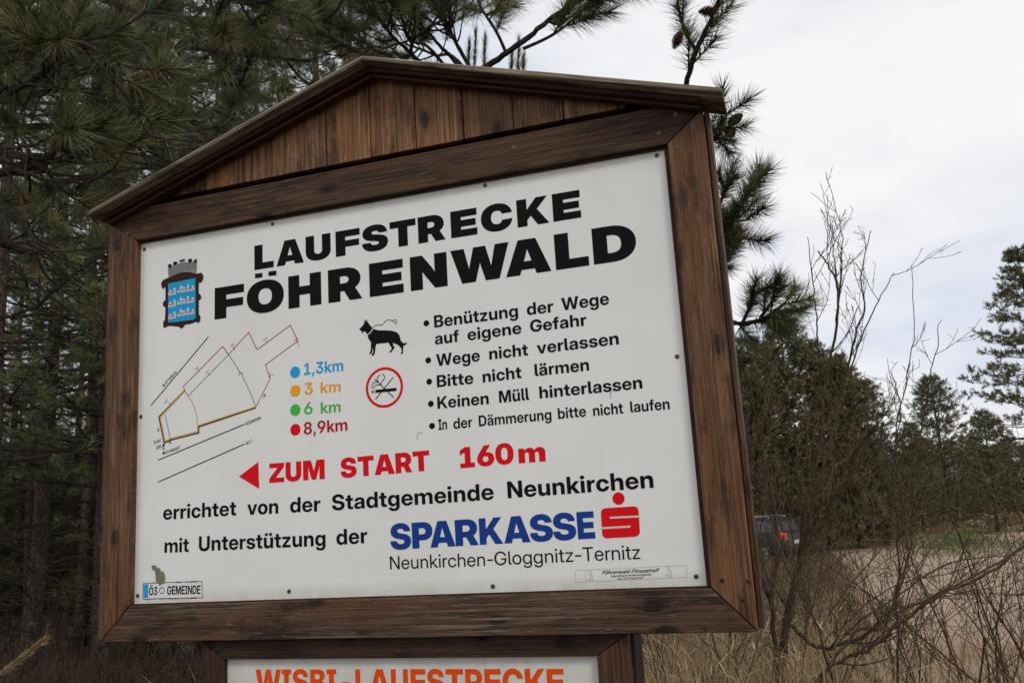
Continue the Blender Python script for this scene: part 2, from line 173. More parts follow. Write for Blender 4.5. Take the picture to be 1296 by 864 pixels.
'm':(903,'53,0 53,528 192,528 192,410 184,410 197,453* 248,511* 315,539* 352,539 413,539* 502,469* 511,410 496,410 506,450* 557,508* 630,539* 673,539 724,539* 804,495* 851,410* 851,350 851,0 706,0 706,324 706,372* 654,419* 616,419 587,419* 545,394* 522,349* 522,319 522,0 382,0 382,328 382,369* 332,419* 293,419 267,419* 223,394* 198,346* 198,312 198,0'),
},
700:{
'D':(718,'319,0 126,0 126,130 310,130 386,130* 484,186* 532,295* 532,373 532,451* 484,559* 386,615* 312,615 123,615 123,745 322,745 434,745* 597,654* 686,487* 686,373 686,258* 598,91* 433,0*|209,745 209,0 56,0 56,745'),
'H':(735,'56,0 56,745 209,745 209,446 526,446 526,745 680,745 680,0 526,0 526,314 209,314 209,0'),
'I':(401,'32,0 32,125 124,125 124,620 32,620 32,745 369,745 369,620 277,620 277,125 369,125 369,0'),
'a':(566,'214,-9 161,-9* 79,26* 32,96* 32,149 32,194* 65,253* 122,289* 197,308* 238,312 286,317* 344,326* 368,343* 368,360 368,363 368,383* 348,413* 309,430* 282,430 255,430* 214,412* 189,381* 187,361 49,361 52,416* 110,495* 214,539* 287,539 341,539* 425,514* 484,467* 514,400* 514,358 514,0 370,0 370,74 368,74 354,49* 313,11* 254,-9*|254,93 290,93* 342,120* 369,164* 369,193 369,246 363,243* 342,236* 314,230* 281,225* 263,222 238,218* 197,202* 173,174* 173,153 173,134* 193,108* 230,93*'),
'b':(612,'355,-11 320,-11* 260,9* 213,50* 198,81 197,81 197,0 52,0 52,745 199,745 199,455 200,455 217,484* 263,521* 322,539* 356,539 423,539* 525,470* 583,346* 583,265 583,182* 526,58* 424,-11*|316,109 352,109* 405,146* 434,215* 434,265 434,314* 405,383* 352,420* 316,420 279,420* 223,381* 192,312* 192,265 192,217* 223,147* 279,109*'),
'c':(569,'294,-12 215,-12* 95,58* 29,182* 29,264 29,345* 95,470* 215,540* 294,540 346,540* 434,509* 499,453* 539,377* 542,331 399,331 397,351* 380,384* 354,408* 318,421* 296,421 259,421* 206,382* 178,312* 178,264 178,216* 206,145* 259,107* 296,107 318,107* 353,120* 379,144* 395,178* 399,198 542,198 540,153* 501,76* 435,19* 347,-12*'),
'd':(612,'257,-11 189,-11* 86,58* 29,182* 29,265 29,346* 87,470* 189,539* 256,539 291,539* 349,521* 395,484* 412,455 413,455 413,745 560,745 560,0 415,0 415,81 414,81 399,50* 352,9* 292,-11*|296,109 333,109* 389,147* 420,217* 420,265 420,312* 389,381* 333,420* 296,420 260,420* 207,383* 178,314* 178,265 178,215* 207,146* 260,109*'),
'e':(575,'293,-12 213,-12* 94,59* 29,184* 29,264 29,344* 95,469* 212,540* 288,540 346,540* 442,500* 511,427* 548,327* 548,267 548,227 82,227 82,321 477,321 410,299 410,339* 381,396* 328,428* 291,428 255,428* 201,396* 172,339* 172,299 172,234 172,194* 202,132* 258,98* 297,98 326,98* 371,115* 401,146* 408,166 543,166 533,113* 463,33* 357,-12*'),
'f':(380,'360,528 360,412 9,412 9,528|104,0 104,597 104,646* 143,712* 219,745* 276,745 302,745* 350,745* 360,745 360,629 353,629* 321,629* 309,629 278,629* 252,603* 252,572 252,0'),
'g':(612,'301,-216 226,-216* 122,-173* 63,-96* 55,-45 197,-45 202,-65* 231,-93* 274,-108* 301,-108 355,-108* 414,-48* 414,9 414,89 413,89 398,59* 351,19* 292,0* 257,0 189,0* 86,68* 29,189* 29,268 29,347* 87,470* 189,539* 256,539 291,539* 349,520* 397,481* 414,452 414,452 414,528 560,528 560,21 560,-63* 494,-167* 378,-216*|296,118 333,118* 389,155* 420,224* 420,270 420,316* 389,385* 333,422* 296,422 260,422* 207,386* 178,318* 178,270 178,222* 207,153* 260,118*'),
'h':(599,'199,293 199,0 52,0 52,745 199,745 199,391 172,391 197,461* 290,539* 362,539 418,539* 501,490* 547,397* 547,331 547,0 400,0 400,304 400,357* 349,412* 303,412 273,412* 226,387* 199,334*'),
'i':(252,'52,0 52,528 199,528 199,0|125,594 89,594* 41,639* 41,673 41,707* 89,751* 125,751 162,751* 210,707* 210,673 210,639* 162,594*'),
'l':(279,'223,0 133,0* 52,66* 52,143 52,745 199,745 199,157 199,133* 219,113* 244,113 249,113* 261,113* 265,113 265,0 255,0* 233,0*'),
'm':(905,'52,0 52,528 194,528 194,409 185,409 199,453* 250,511* 317,539* 354,539 414,539* 504,469* 513,409 497,409 507,450* 559,508* 632,539* 675,539 726,539* 806,495* 853,410* 853,350 853,0 706,0 706,323 706,370* 654,417* 616,417 588,417* 546,392* 523,348* 523,318 523,0 382,0 382,327 382,368* 333,417* 294,417 268,417* 225,393* 199,346* 199,312 199,0'),
'n':(599,'199,293 199,0 52,0 52,528 197,528 197,391 172,391 197,461* 290,539* 362,539 418,539* 501,490* 547,397* 547,331 547,0 400,0 400,304 400,357* 349,412* 303,412 273,412* 226,387* 199,334*'),
'r':(382,'52,0 52,528 194,528 194,438 196,438 210,486* 272,532* 324,532 337,532* 359,531* 368,530 368,405 360,405* 323,408* 305,408 274,408* 227,380* 199,326* 199,286 199,0'),
't':(378,'355,528 355,412 9,412 9,528|100,672 247,672 247,163 247,136* 269,116* 299,116 311,116* 346,116* 355,116 355,0 342,0* 294,0* 270,0 182,0* 100,68* 100,140'),
'u':(599,'238,-11 182,-11* 98,38* 52,131* 52,197 52,528 199,528 199,224 199,172* 250,116* 296,116 327,116* 374,141* 400,194* 400,235 400,528 547,528 547,0 402,0 402,137 427,137 402,68* 310,-11*'),
'ä':(566,'214,-9 161,-9* 79,26* 32,96* 32,149 32,194* 65,253* 122,289* 197,308* 238,312 286,317* 344,326* 368,343* 368,360 368,363 368,383* 348,413* 309,430* 282,430 255,430* 214,412* 189,381* 187,361 49,361 52,416* 110,495* 214,539* 287,539 341,539* 425,514* 484,467* 514,400* 514,358 514,0 370,0 370,74 368,74 354,49* 313,11* 254,-9*|254,93 290,93* 342,120* 369,164* 369,193 369,246 363,243* 342,236* 314,230* 281,225* 263,222 238,218* 197,202* 173,174* 173,153 173,134* 193,108* 230,93*|392,596 357,596* 311,640* 311,674 311,707* 357,751* 392,751 426,751* 473,707* 473,674 473,640* 427,596*|169,596 134,596* 88,640* 88,674 88,707* 134,751* 169,751 204,751* 250,707* 250,674 250,640* 204,596*'),
},
740:{
'B':(661,'53,0 53,745 356,745 437,745* 550,697* 608,611* 608,555 608,512* 575,445* 514,400* 473,390 473,389 519,386* 592,341* 635,263* 635,210 635,148* 575,53* 459,0* 375,0|213,128 350,128 405,128* 467,176* 467,221 467,250* 440,293* 388,316* 352,316 213,316|213,438 342,438 374,438* 420,460* 444,500* 444,528 444,569* 390,617* 342,617 213,617'),
'G':(754,'386,-12 279,-12* 119,84* 29,257* 29,372 29,492* 122,665* 283,757* 383,757 448,757* 562,719* 651,649* 707,553* 714,494 547,494 541,521* 514,565* 474,596* 421,613* 389,613 328,613* 241,554* 195,447* 195,372 195,298* 241,190* 329,132* 391,132 441,132* 516,169* 558,236* 558,280 596,277 401,277 401,400 719,400 719,302 719,209* 634,68* 484,-12*'),
'H':(737,'53,0 53,745 217,745 217,450 520,450 520,745 684,745 684,0 520,0 520,309 217,309 217,0'),
'K':(710,'172,146 172,349 197,380* 248,442* 299,503* 325,534 502,745 697,745 383,378 369,378|53,0 53,745 217,745 217,548 217,355 217,276 217,0|517,0 302,330 401,455 706,0'),
'M':(921,'53,0 53,745 294,745 406,420 414,395* 435,323* 457,245* 476,173* 482,149 441,149 447,173* 466,245* 488,323* 509,395* 517,420 627,745 869,745 869,0 708,0 708,342 708,367* 709,438* 712,520* 714,604* 714,641 734,641 722,601* 698,515* 674,434* 654,365* 646,342 527,0 394,0 274,342 267,365* 246,434* 222,515* 196,601* 184,641 207,641 208,604* 210,520* 212,438* 214,367* 214,342 214,0'),
'S':(675,'340,-12 243,-12* 107,49* 35,164* 35,245 192,245 193,206* 230,151* 296,121* 342,121 383,121* 443,144* 477,184* 477,211 477,234* 450,268* 392,294* 346,304 268,320 158,343* 49,448* 49,528 49,597* 121,700* 250,757* 336,757 423,757* 550,699* 620,591* 622,515 469,515 466,565* 395,623* 337,623 301,623* 245,601* 213,562* 213,536 213,514* 239,482* 294,459* 339,449 408,434 468,422* 556,385* 613,333* 640,265* 640,223 640,150* 568,44* 434,-12*'),
'U':(721,'361,-12 267,-12* 128,57* 51,180* 51,261 51,745 211,745 211,274 211,232* 249,167* 316,129* 361,129 406,129* 473,167* 510,232* 510,274 510,745 670,745 670,261 670,179* 594,57* 454,-12*'),
'W':(1029,'203,0 4,745 180,745 262,391 272,343* 291,247* 310,152* 318,104 284,104 293,152* 312,247* 333,343* 344,391 431,745 597,745 684,391 695,343* 716,247* 735,152* 745,104 710,104 719,152* 737,247* 756,343* 766,391 849,745 1025,745 825,0 642,0 541,395 530,438* 507,548* 491,620 537,620 521,548* 499,438* 488,395 386,0'),
'a':(572,'212,-9 159,-9* 78,26* 31,96* 31,148 31,193* 63,253* 120,290* 195,309* 236,313 284,317* 341,326* 366,344* 366,360 366,363 366,381* 346,409* 310,424* 285,424 259,424* 220,408* 198,379* 196,359 48,359 52,415* 110,496* 216,539* 290,539 345,539* 432,515* 491,467* 522,400* 522,357 522,0 368,0 368,74 366,74 351,48* 309,10* 251,-9*|257,98 290,98* 340,122* 367,164* 367,192 367,243 361,240* 341,233* 314,228* 283,222* 266,220 242,216* 203,200* 180,174* 180,154 180,136* 200,111* 234,98*'),
'c':(574,'296,-12 216,-12* 95,58* 28,182* 28,264 28,346* 95,470* 216,540* 296,540 349,540* 439,509* 506,452* 545,374* 548,326 396,326 394,346* 378,378* 353,401* 320,414* 299,414 264,414* 213,377* 187,310* 187,264 187,218* 213,150* 264,114* 299,114 320,114* 353,126* 377,150* 393,183* 396,203 548,203 546,156* 508,78* 441,20* 350,-12*'),
'd':(617,'256,-11 187,-11* 85,58* 28,182* 28,265 28,346* 85,470* 188,539* 255,539 289,539* 347,521* 392,484* 409,456 410,456 410,745 567,745 567,0 412,0 412,81 411,81 396,50* 350,9* 291,-11*|298,116 334,116* 387,153* 417,220* 417,265 417,310* 387,376* 334,413* 298,413 265,413* 214,378* 187,312* 187,265 187,218* 214,151* 265,116*'),
'e':(579,'295,-12 215,-12* 94,59* 28,184* 28,264 28,344* 95,469* 213,540* 290,540 349,540* 446,500* 515,427* 553,327* 553,267 553,225 82,225 82,322 478,322 407,301 407,338* 380,393* 329,422* 294,422 259,422* 208,393* 181,338* 181,301 181,232 181,193* 209,135* 262,104* 300,104 328,104* 370,120* 399,148* 406,167 549,167 539,114* 468,34* 360,-12*'),
'f':(390,'370,528 370,405 9,405 9,528|105,0 105,592 105,644* 144,711* 222,745* 282,745 309,745* 360,745* 370,745 370,622 364,622* 331,622* 319,622 288,622* 262,597* 262,566 262,0'),
'g':(617,'304,-216 227,-216* 121,-172* 62,-94* 54,-43 205,-43 210,-62* 237,-88* 278,-102* 304,-102 356,-102* 411,-45* 411,10 411,91 410,91 396,60* 350,20* 291,1* 256,1 187,1* 85,70* 28,191* 28,268 28,348* 85,470* 188,539* 255,539 289,539* 347,520* 394,481* 411,453 411,453 411,528 567,528 567,24 567,-61* 501,-166* 383,-216*|298,126 334,126* 387,162* 417,227* 417,271 417,315* 387,380* 334,416* 298,416 265,416* 214,382* 187,317* 187,271 187,225* 214,160* 265,126*'),
'h':(606,'208,291 208,0 50,0 50,745 208,745 208,389 180,389 205,459* 298,539* 371,539 428,539* 511,490* 555,397* 555,331 555,0 398,0 398,301 398,351* 350,404* 306,404 276,404* 232,380* 208,330*'),
'i':(258,'50,0 50,528 208,528 208,0|129,588 90,588* 40,635* 40,670 40,706* 90,752* 129,752 167,752* 217,706* 217,670 217,635* 167,588*'),
'l':(286,'227,0 134,0* 50,68* 50,147 50,745 208,745 208,162 208,139* 228,119* 251,119 256,119* 268,119* 272,119 272,0 261,0* 238,0*'),
'm':(912,'50,0 50,528 202,528 202,407 193,407 207,452* 258,511* 325,539* 362,539 423,539* 512,470* 521,407 506,407 516,449* 567,508* 641,539* 684,539 735,539* 816,495* 862,410* 862,350 862,0 705,0 705,319 705,364* 656,410* 619,410 593,410* 553,387* 532,344* 532,315 532,0 381,0 381,322 381,363* 334,410* 297,410 272,410* 231,387* 208,342* 208,310 208,0'),
'n':(606,'208,291 208,0 50,0 50,528 205,528 205,389 180,389 205,459* 298,539* 371,539 428,539* 511,490* 555,397* 555,331 555,0 398,0 398,301 398,351* 350,404* 306,404 276,404* 232,380* 208,330*'),
'o':(600,'300,-12 219,-12* 96,57* 28,181* 28,264 28,347* 96,471* 219,540* 300,540 381,540* 503,471* 572,347* 572,264 572,181* 503,57* 381,-12*|300,115 334,115* 384,150* 413,217* 413,264 413,311* 384,378* 334,413* 300,413 267,413* 215,378* 187,311* 187,264 187,217* 215,150* 266,115*'),
'r':(390,'50,0 50,528 202,528 202,437 204,437 218,486* 280,531* 333,531 346,531* 368,530* 377,530 377,398 369,398* 331,400* 312,400 282,400* 235,372* 208,319* 208,280 208,0'),
's':(540,'275,-13 205,-13* 96,30* 30,111* 25,167 180,167 184,135* 232,98* 273,98 312,98* 356,126* 356,149 356,169* 321,193* 289,199 195,216 118,231* 37,309* 37,371 37,422* 93,497* 196,539* 266,539 337,539* 441,495* 500,415* 502,359 357,359 356,389* 309,429* 271,429 235,429* 194,399* 194,378 194,359* 226,334* 255,328 358,309 439,293* 515,223* 515,164 515,111* 454,31* 346,-13*'),
't':(387,'365,528 365,405 9,405 9,528|100,672 257,672 257,169 257,143* 278,123* 308,123 320,123* 356,123* 365,123 365,0 352,0* 301,0* 275,0 185,0* 100,70* 100,143'),
'u':(606,'234,-11 178,-11* 95,38* 50,131* 50,197 50,528 208,528 208,227 208,177* 256,124* 300,124 329,124* 374,148* 398,198* 398,237 398,528 555,528 555,0 400,0 400,139 426,139 401,69* 308,-11*'),
'v':(574,'199,0 4,528 169,528 252,274 267,226* 295,130* 308,82 271,82 284,130* 311,226* 325,274 407,528 570,528 375,0'),
'z':(543,'48,0 48,105 306,403 306,404 48,404 48,528 491,528 491,417 239,124 239,123 494,123 494,0'),
'ä':(572,'212,-9 159,-9* 78,26* 31,96* 31,148 31,193* 63,253* 120,290* 195,309* 236,313 284,317* 341,326* 366,344* 366,360 366,363 366,381* 346,409* 310,424* 285,424 259,424* 220,408* 198,379* 196,359 48,359 52,415* 110,496* 216,539* 290,539 345,539* 432,515* 491,467* 522,400* 522,357 522,0 368,0 368,74 366,74 351,48* 309,10* 251,-9*|257,98 290,98* 340,122* 367,164* 367,192 367,243 361,240* 341,233* 314,228* 283,222* 266,220 242,216* 203,200* 180,174* 180,154 180,136* 200,111* 234,98*|396,590 359,590* 311,636* 311,671 311,706* 359,752* 396,752 432,752* 480,706* 480,671 480,636* 432,590*|171,590 134,590* 86,636* 86,671 86,706* 134,752* 171,752 208,752* 256,706* 256,671 256,636* 208,590*'),
'ü':(606,'234,-11 178,-11* 95,38* 50,131* 50,197 50,528 208,528 208,227 208,177* 256,124* 300,124 329,124* 374,148* 398,198* 398,237 398,528 555,528 555,0 400,0 400,139 426,139 401,69* 308,-11*|415,590 379,590* 331,636* 331,671 331,706* 379,752* 415,752 452,752* 500,706* 500,671 500,636* 452,590*|190,590 154,590* 106,636* 106,671 106,706* 154,752* 191,752 227,752* 275,706* 275,671 275,636* 227,590*'),
},
760:{
'H':(738,'51,0 51,745 220,745 220,452 517,452 517,745 687,745 687,0 517,0 517,307 220,307 220,0'),
'N':(746,'51,0 51,745 228,745 450,389 462,372* 496,311* 535,241* 552,209 532,164 530,200* 527,293* 526,379* 526,404 526,745 695,745 695,0 519,0 315,324 301,346* 259,418* 209,508* 182,557 213,573 217,519* 220,421* 220,346* 220,324 220,0'),
'c':(577,'297,-12 216,-12* 95,57* 27,182* 27,264 27,346* 95,470* 216,540* 297,540 351,540* 441,508* 509,451* 548,372* 552,324 395,324 393,344* 378,375* 353,398* 320,411* 300,411 266,411* 217,375* 191,309* 191,264 191,219* 217,153* 266,117* 300,117 320,117* 353,130* 377,153* 392,185* 394,205 552,205 550,158* 511,78* 443,20* 352,-12*'),
'e':(581,'296,-12 216,-12* 94,59* 27,184* 27,264 27,345* 95,469* 214,540* 291,540 350,540* 447,500* 518,427* 556,328* 556,267 556,224 82,224 82,323 479,323 405,301 405,338* 379,391* 330,419* 295,419 261,419* 212,391* 185,338* 185,301 185,230 185,193* 213,137* 265,107* 301,107 328,107* 370,122* 399,149* 405,168 552,168 542,115* 470,34* 362,-12*'),
'h':(609,'212,290 212,0 50,0 50,745 212,745 212,388 184,388 209,458* 302,539* 376,539 433,539* 515,490* 559,397* 559,331 559,0 397,0 397,299 397,348* 350,400* 307,400 278,400* 236,377* 212,328*'),
'i':(261,'50,0 50,528 212,528 212,0|130,585 91,585* 40,633* 40,669 40,705* 91,752* 130,752 170,752* 221,705* 221,669 221,633* 170,585*'),
'k':(574,'196,143 196,335 214,335 384,528 572,528 337,259 297,259|50,0 50,745 212,745 212,0|394,0 238,223 345,336 582,0'),
'n':(609,'212,290 212,0 50,0 50,528 210,528 210,388 184,388 209,458* 302,539* 376,539 433,539* 515,490* 559,397* 559,331 559,0 397,0 397,299 397,348* 350,400* 307,400 278,400* 236,377* 212,328*'),
'r':(395,'50,0 50,528 206,528 206,436 208,436 222,486* 284,531* 337,531 350,531* 373,530* 382,530 382,394 374,395* 335,396* 316,396 286,396* 238,369* 212,315* 212,277 212,0'),
'u':(609,'233,-11 176,-11* 94,38* 50,131* 50,197 50,528 212,528 212,229 212,180* 259,128* 302,128 331,128* 373,151* 397,201* 397,238 397,528 559,528 559,0 400,0 400,140 425,140 400,70* 307,-11*'),
},
820:{
'-':(660,'502,357 502,220 158,220 158,357'),
'A':(761,'2,0 257,745 503,745 759,0 551,0 454,320 429,404* 380,574* 355,672 406,672 380,574* 330,404* 305,320 204,0|180,139 180,284 581,284 581,139'),
'B':(663,'47,0 47,745 359,745 442,745* 557,697* 615,612* 615,557 615,514* 581,446* 518,401* 476,391 476,390 523,388* 598,342* 641,263* 641,211 641,149* 581,54* 465,0* 383,0|227,141 351,141 398,141* 452,186* 452,225 452,251* 428,289* 383,310* 352,310 227,310|227,444 341,444 368,444* 408,463* 430,499* 430,524 430,560* 382,604* 341,604 227,604'),
'C':(746,'383,-12 282,-12* 119,79* 25,251* 25,372 25,494* 119,667* 282,757* 383,757 452,757* 569,716* 658,641* 714,536* 722,472 535,472 530,501* 504,547* 466,579* 416,595* 387,595 331,595* 253,542* 212,442* 212,372 212,302* 252,203* 331,150* 387,150 416,150* 465,166* 503,198* 529,244* 535,272 722,272 714,208* 658,103* 569,28* 452,-12*'),
'E':(637,'47,0 47,745 606,745 606,587 232,587 232,450 577,450 577,297 232,297 232,158 606,158 606,0'),
'F':(610,'47,0 47,745 589,745 589,587 232,587 232,434 567,434 567,282 232,282 232,0'),
'H':(740,'47,0 47,745 232,745 232,458 508,458 508,745 694,745 694,0 508,0 508,300 232,300 232,0'),
'I':(428,'28,0 28,147 121,147 121,598 28,598 28,745 400,745 400,598 307,598 307,147 400,147 400,0'),
'K':(728,'182,127 182,354 207,385* 258,449* 309,512* 334,544 497,745 714,745 401,370 385,370|47,0 47,745 232,745 232,566 232,362 232,274 232,0|513,0 315,315 426,455 725,0'),
'L':(581,'47,0 47,745 232,745 232,158 560,158 560,0'),
'R':(675,'47,0 47,745 355,745 442,745* 569,683* 638,570* 638,492 638,416* 566,305* 435,244* 345,244 160,244 160,390 342,390 378,390* 429,415* 457,461* 457,492 457,522* 429,568* 378,593* 342,593 232,593 232,0|463,0 298,337 489,337 658,0'),
'S':(688,'346,-12 246,-12* 106,48* 33,164* 33,246 210,246 211,212* 245,163* 306,136* 348,136 385,136* 440,156* 471,191* 471,214 471,235* 444,265* 388,288* 344,297 268,312 159,334* 48,442* 48,524 48,594* 122,698* 255,757* 343,757 433,757* 563,698* 635,589* 638,512 466,512 463,557* 398,609* 346,609 313,609* 262,589* 233,555* 233,533 233,513* 258,484* 310,463* 352,455 417,442 479,429* 569,392* 627,340* 654,271* 654,228 654,152* 581,45* 443,-12*'),
'T':(663,'21,587 21,745 642,745 642,587 424,587 424,0 239,0 239,587'),
'U':(722,'361,-12 265,-12* 124,57* 46,180* 46,263 46,745 226,745 226,278 226,239* 261,180* 321,146* 361,146 401,146* 461,180* 495,239* 495,278 495,745 676,745 676,263 676,180* 598,56* 456,-12*'),
'W':(1045,'200,0 2,745 202,745 273,422 284,371* 304,269* 323,167* 331,116 290,116 300,167* 320,269* 342,371* 354,422 431,745 614,745 691,422 703,371* 724,269* 744,167* 754,116 713,116 722,167* 740,269* 760,371* 771,422 843,745 1043,745 844,0 639,0 546,370 536,412* 513,525* 496,602 549,602 531,525* 509,412* 499,370 405,0'),
},
900:{
'A':(782,'0,0 250,745 530,745 782,0 548,0 465,289 438,383* 387,566* 363,666 419,666 394,566* 342,383* 314,289 228,0|186,122 186,282 596,282 596,122'),
'E':(647,'40,0 40,745 617,745 617,569 248,569 248,457 588,457 588,287 248,287 248,176 617,176 617,0'),
'H':(744,'40,0 40,745 248,745 248,466 496,466 496,745 704,745 704,0 496,0 496,290 248,290 248,0'),
'K':(746,'194,106 194,359 218,392* 269,456* 319,521* 344,554 492,745 732,745 421,362 402,362|40,0 40,745 248,745 248,585 248,370 248,272 248,0|508,0 329,300 453,456 746,0'),
'P':(664,'40,0 40,745 356,745 446,745* 576,682* 646,565* 646,485 646,406* 576,288* 446,225* 356,225 160,225 160,396 341,396 372,396* 418,418* 443,458* 443,485 443,512* 418,552* 372,574* 341,574 248,574 248,0'),
'R':(682,'40,0 40,745 356,745 446,745* 576,682* 646,565* 646,485 646,408* 572,294* 438,233* 346,233 168,233 168,394 341,394 372,394* 418,417* 443,458* 443,485 443,512* 418,553* 372,576* 341,576 248,576 248,0|452,0 290,338 503,338 669,0'),
'S':(702,'352,-12 249,-12* 106,48* 32,164* 32,248 228,248 230,218* 262,175* 317,152* 354,152 388,152* 436,168* 464,198* 464,218 464,236* 438,262* 384,282* 342,290 268,304 160,325* 46,436* 46,519 46,590* 123,697* 260,757* 350,757 444,757* 578,698* 652,587* 654,509 463,509 460,548* 401,593* 354,593 326,593* 280,576* 255,548* 255,529 255,511* 278,486* 328,468* 366,460 426,450 490,438* 582,400* 642,348* 670,278* 670,233 670,155* 595,46* 453,-12*'),
},
930:{
'0':(660,'330,-12 226,-12* 85,81* 14,253* 14,372 14,492* 85,664* 226,757* 330,757 435,757* 575,664* 646,492* 646,372 646,253* 575,80* 435,-12*|330,153 371,153* 420,206* 443,304* 443,372 443,440* 420,539* 371,592* 330,592 290,592* 240,539* 217,440* 217,372 217,304* 240,206* 290,153*'),
'1':(660,'83,0 83,166 602,166 602,0|463,745 463,0 256,0 256,557 255,557 90,457 90,634 273,745'),
'6':(660,'337,-10 247,-10* 109,56* 31,173* 31,249 31,313* 78,425* 116,482 292,745 518,745 302,422 248,422 258,435* 290,466* 342,488* 381,488 458,488* 569,431* 629,323* 629,250 629,174* 555,56* 423,-10*|330,149 359,149* 404,174* 430,220* 430,250 430,279* 404,325* 359,351* 330,351 301,351* 256,325* 230,279* 230,250 230,220* 256,174* 301,149*'),
'A':(789,'-1,0 248,745 539,745 790,0 548,0 469,279 441,376* 389,564* 365,663 423,663 398,564* 346,376* 317,279 235,0|189,117 189,282 601,282 601,117'),
'H':(745,'38,0 38,745 253,745 253,469 492,469 492,745 707,745 707,0 492,0 492,287 253,287 253,0'),
'M':(951,'38,0 38,745 360,745 420,527 429,496* 452,407* 477,310* 497,221* 504,190 449,190 455,221* 476,310* 500,407* 523,496* 532,527 590,745 913,745 913,0 702,0 702,279 702,305* 705,388* 708,486* 711,587* 710,631 735,631 724,587* 699,488* 675,390* 652,307* 644,279 563,0 389,0 306,279 298,307* 275,390* 250,488* 224,587* 214,631 241,631 241,587* 243,486* 246,388* 249,305* 249,279 249,0'),
'R':(684,'38,0 38,745 357,745 447,745* 578,681* 649,564* 649,483 649,405* 575,291* 439,229* 346,229 171,229 171,395 341,395 371,395* 415,418* 439,457* 439,483 439,509* 415,548* 371,571* 341,571 253,571 253,0|449,0 288,338 507,338 672,0'),
'S':(706,'354,-12 250,-12* 106,48* 32,165* 32,248 234,248 236,220* 267,179* 320,157* 357,157 388,157* 435,172* 462,200* 462,218 462,236* 436,262* 383,281* 341,288 268,302 160,322* 46,434* 46,518 46,589* 123,697* 262,757* 353,757 447,757* 582,698* 657,586* 659,508 462,508 459,545* 402,588* 357,588 329,588* 286,573* 262,546* 262,528 262,510* 284,487* 333,469* 370,462 429,452 494,440* 587,403* 646,350* 674,280* 674,235 674,156* 599,46* 456,-12*'),
'T':(675,'20,563 20,745 655,745 655,563 445,563 445,0 230,0 230,563'),
'U':(722,'361,-12 263,-12* 118,56* 38,181* 38,266 38,745 247,745 247,283 247,250* 277,198* 328,168* 361,168 394,168* 446,198* 475,249* 475,283 475,745 684,745 684,266 684,181* 604,56* 459,-12*'),
'Z':(670,'25,0 25,161 297,474 331,514* 405,594* 444,634 468,563 416,563* 311,563* 258,563 31,563 31,745 643,745 643,584 374,269 340,229* 267,150* 230,110 206,182 258,182* 364,182* 417,182 646,182 646,0'),
'm':(949,'42,0 42,528 240,528 240,399 233,399 245,448* 296,510* 366,540* 404,540 463,540* 554,471* 563,399 549,399 557,447* 610,509* 686,540* 728,540 781,540* 862,494* 907,410* 907,353 907,0 700,0 700,300 700,335* 665,376* 635,376 616,376* 589,358* 573,324* 573,301 573,0 376,0 376,300 376,335* 342,376* 311,376 292,376* 264,358* 249,325* 249,302 249,0'),
},
1000:{
'A':(805,'-2,0 243,745 559,745 807,0 546,0 477,257 447,361* 394,558* 371,658 433,658 409,558* 354,361* 324,257 252,0|193,105 193,281 612,281 612,105'),
'C':(748,'380,-12 279,-12* 113,75* 15,246* 15,372 15,499* 113,670* 279,757* 380,757 455,757* 578,714* 670,634* 727,524* 734,456 501,456 498,480* 478,518* 449,544* 410,558* 385,558 340,558* 280,516* 249,433* 249,372 249,312* 279,230* 340,187* 385,187 410,187* 448,201* 478,228* 497,265* 501,288 734,288 727,220* 670,110* 578,31* 455,-12*'),
'D':(732,'336,0 127,0 127,190 326,190 380,190* 450,228* 483,309* 483,372 483,436* 448,516* 375,555* 316,555 125,555 125,745 331,745 447,745* 621,652* 717,485* 717,372 717,259* 623,92* 452,0*|265,745 265,0 33,0 33,745'),
'E':(658,'33,0 33,745 629,745 629,550 265,550 265,464 600,464 600,276 265,276 265,195 629,195 629,0'),
'F':(630,'33,0 33,745 611,745 611,550 265,550 265,440 593,440 593,253 265,253 265,0'),
'H':(748,'33,0 33,745 265,745 265,476 483,476 483,745 715,745 715,0 483,0 483,280 265,280 265,0'),
'K':(766,'205,85 205,365 230,398* 280,464* 330,530* 354,564 487,745 752,745 441,353 420,353|33,0 33,745 265,745 265,605 265,379 265,270 265,0|504,0 343,283 481,456 768,0'),
'L':(597,'33,0 33,745 265,745 265,195 578,195 578,0'),
'N':(762,'33,0 33,745 267,745 423,491 436,471* 473,403* 515,325* 533,291 504,225 502,268* 499,378* 497,481* 497,514 497,745 729,745 729,0 495,0 346,240 330,266* 285,346* 234,442* 209,491 256,500 261,449* 264,346* 265,263* 265,240 265,0'),
'O':(763,'382,-12 280,-12* 113,75* 15,246* 15,372 15,499* 113,671* 280,757* 382,757 484,757* 650,671* 748,499* 748,372 748,246* 650,74* 484,-12*|382,187 427,187* 486,232* 514,314* 514,372 514,430* 486,514* 427,558* 382,558 337,558* 278,514* 249,430* 249,372 249,314* 278,232* 337,187*'),
'R':(688,'33,0 33,745 358,745 449,745* 582,680* 654,560* 654,478 654,399* 579,284* 441,221* 346,221 177,221 177,398 340,398 367,398* 407,419* 429,455* 429,478 429,502* 407,538* 367,558* 340,558 265,558 265,0|442,0 283,339 518,339 680,0'),
'S':(716,'358,-12 252,-12* 106,48* 31,165* 31,250 248,250 250,224* 279,188* 328,168* 361,168 390,168* 433,182* 457,205* 457,221 457,236* 431,259* 380,276* 340,284 268,296 161,315* 44,430* 44,514 44,586* 124,696* 265,757* 358,757 454,757* 592,698* 668,585* 671,506 460,506 456,539* 404,577* 364,577 339,577* 300,563* 277,540* 277,525 277,509* 299,488* 345,472* 381,467 436,458 502,446* 597,409* 657,356* 685,284* 685,239 685,158* 610,46* 463,-12*'),
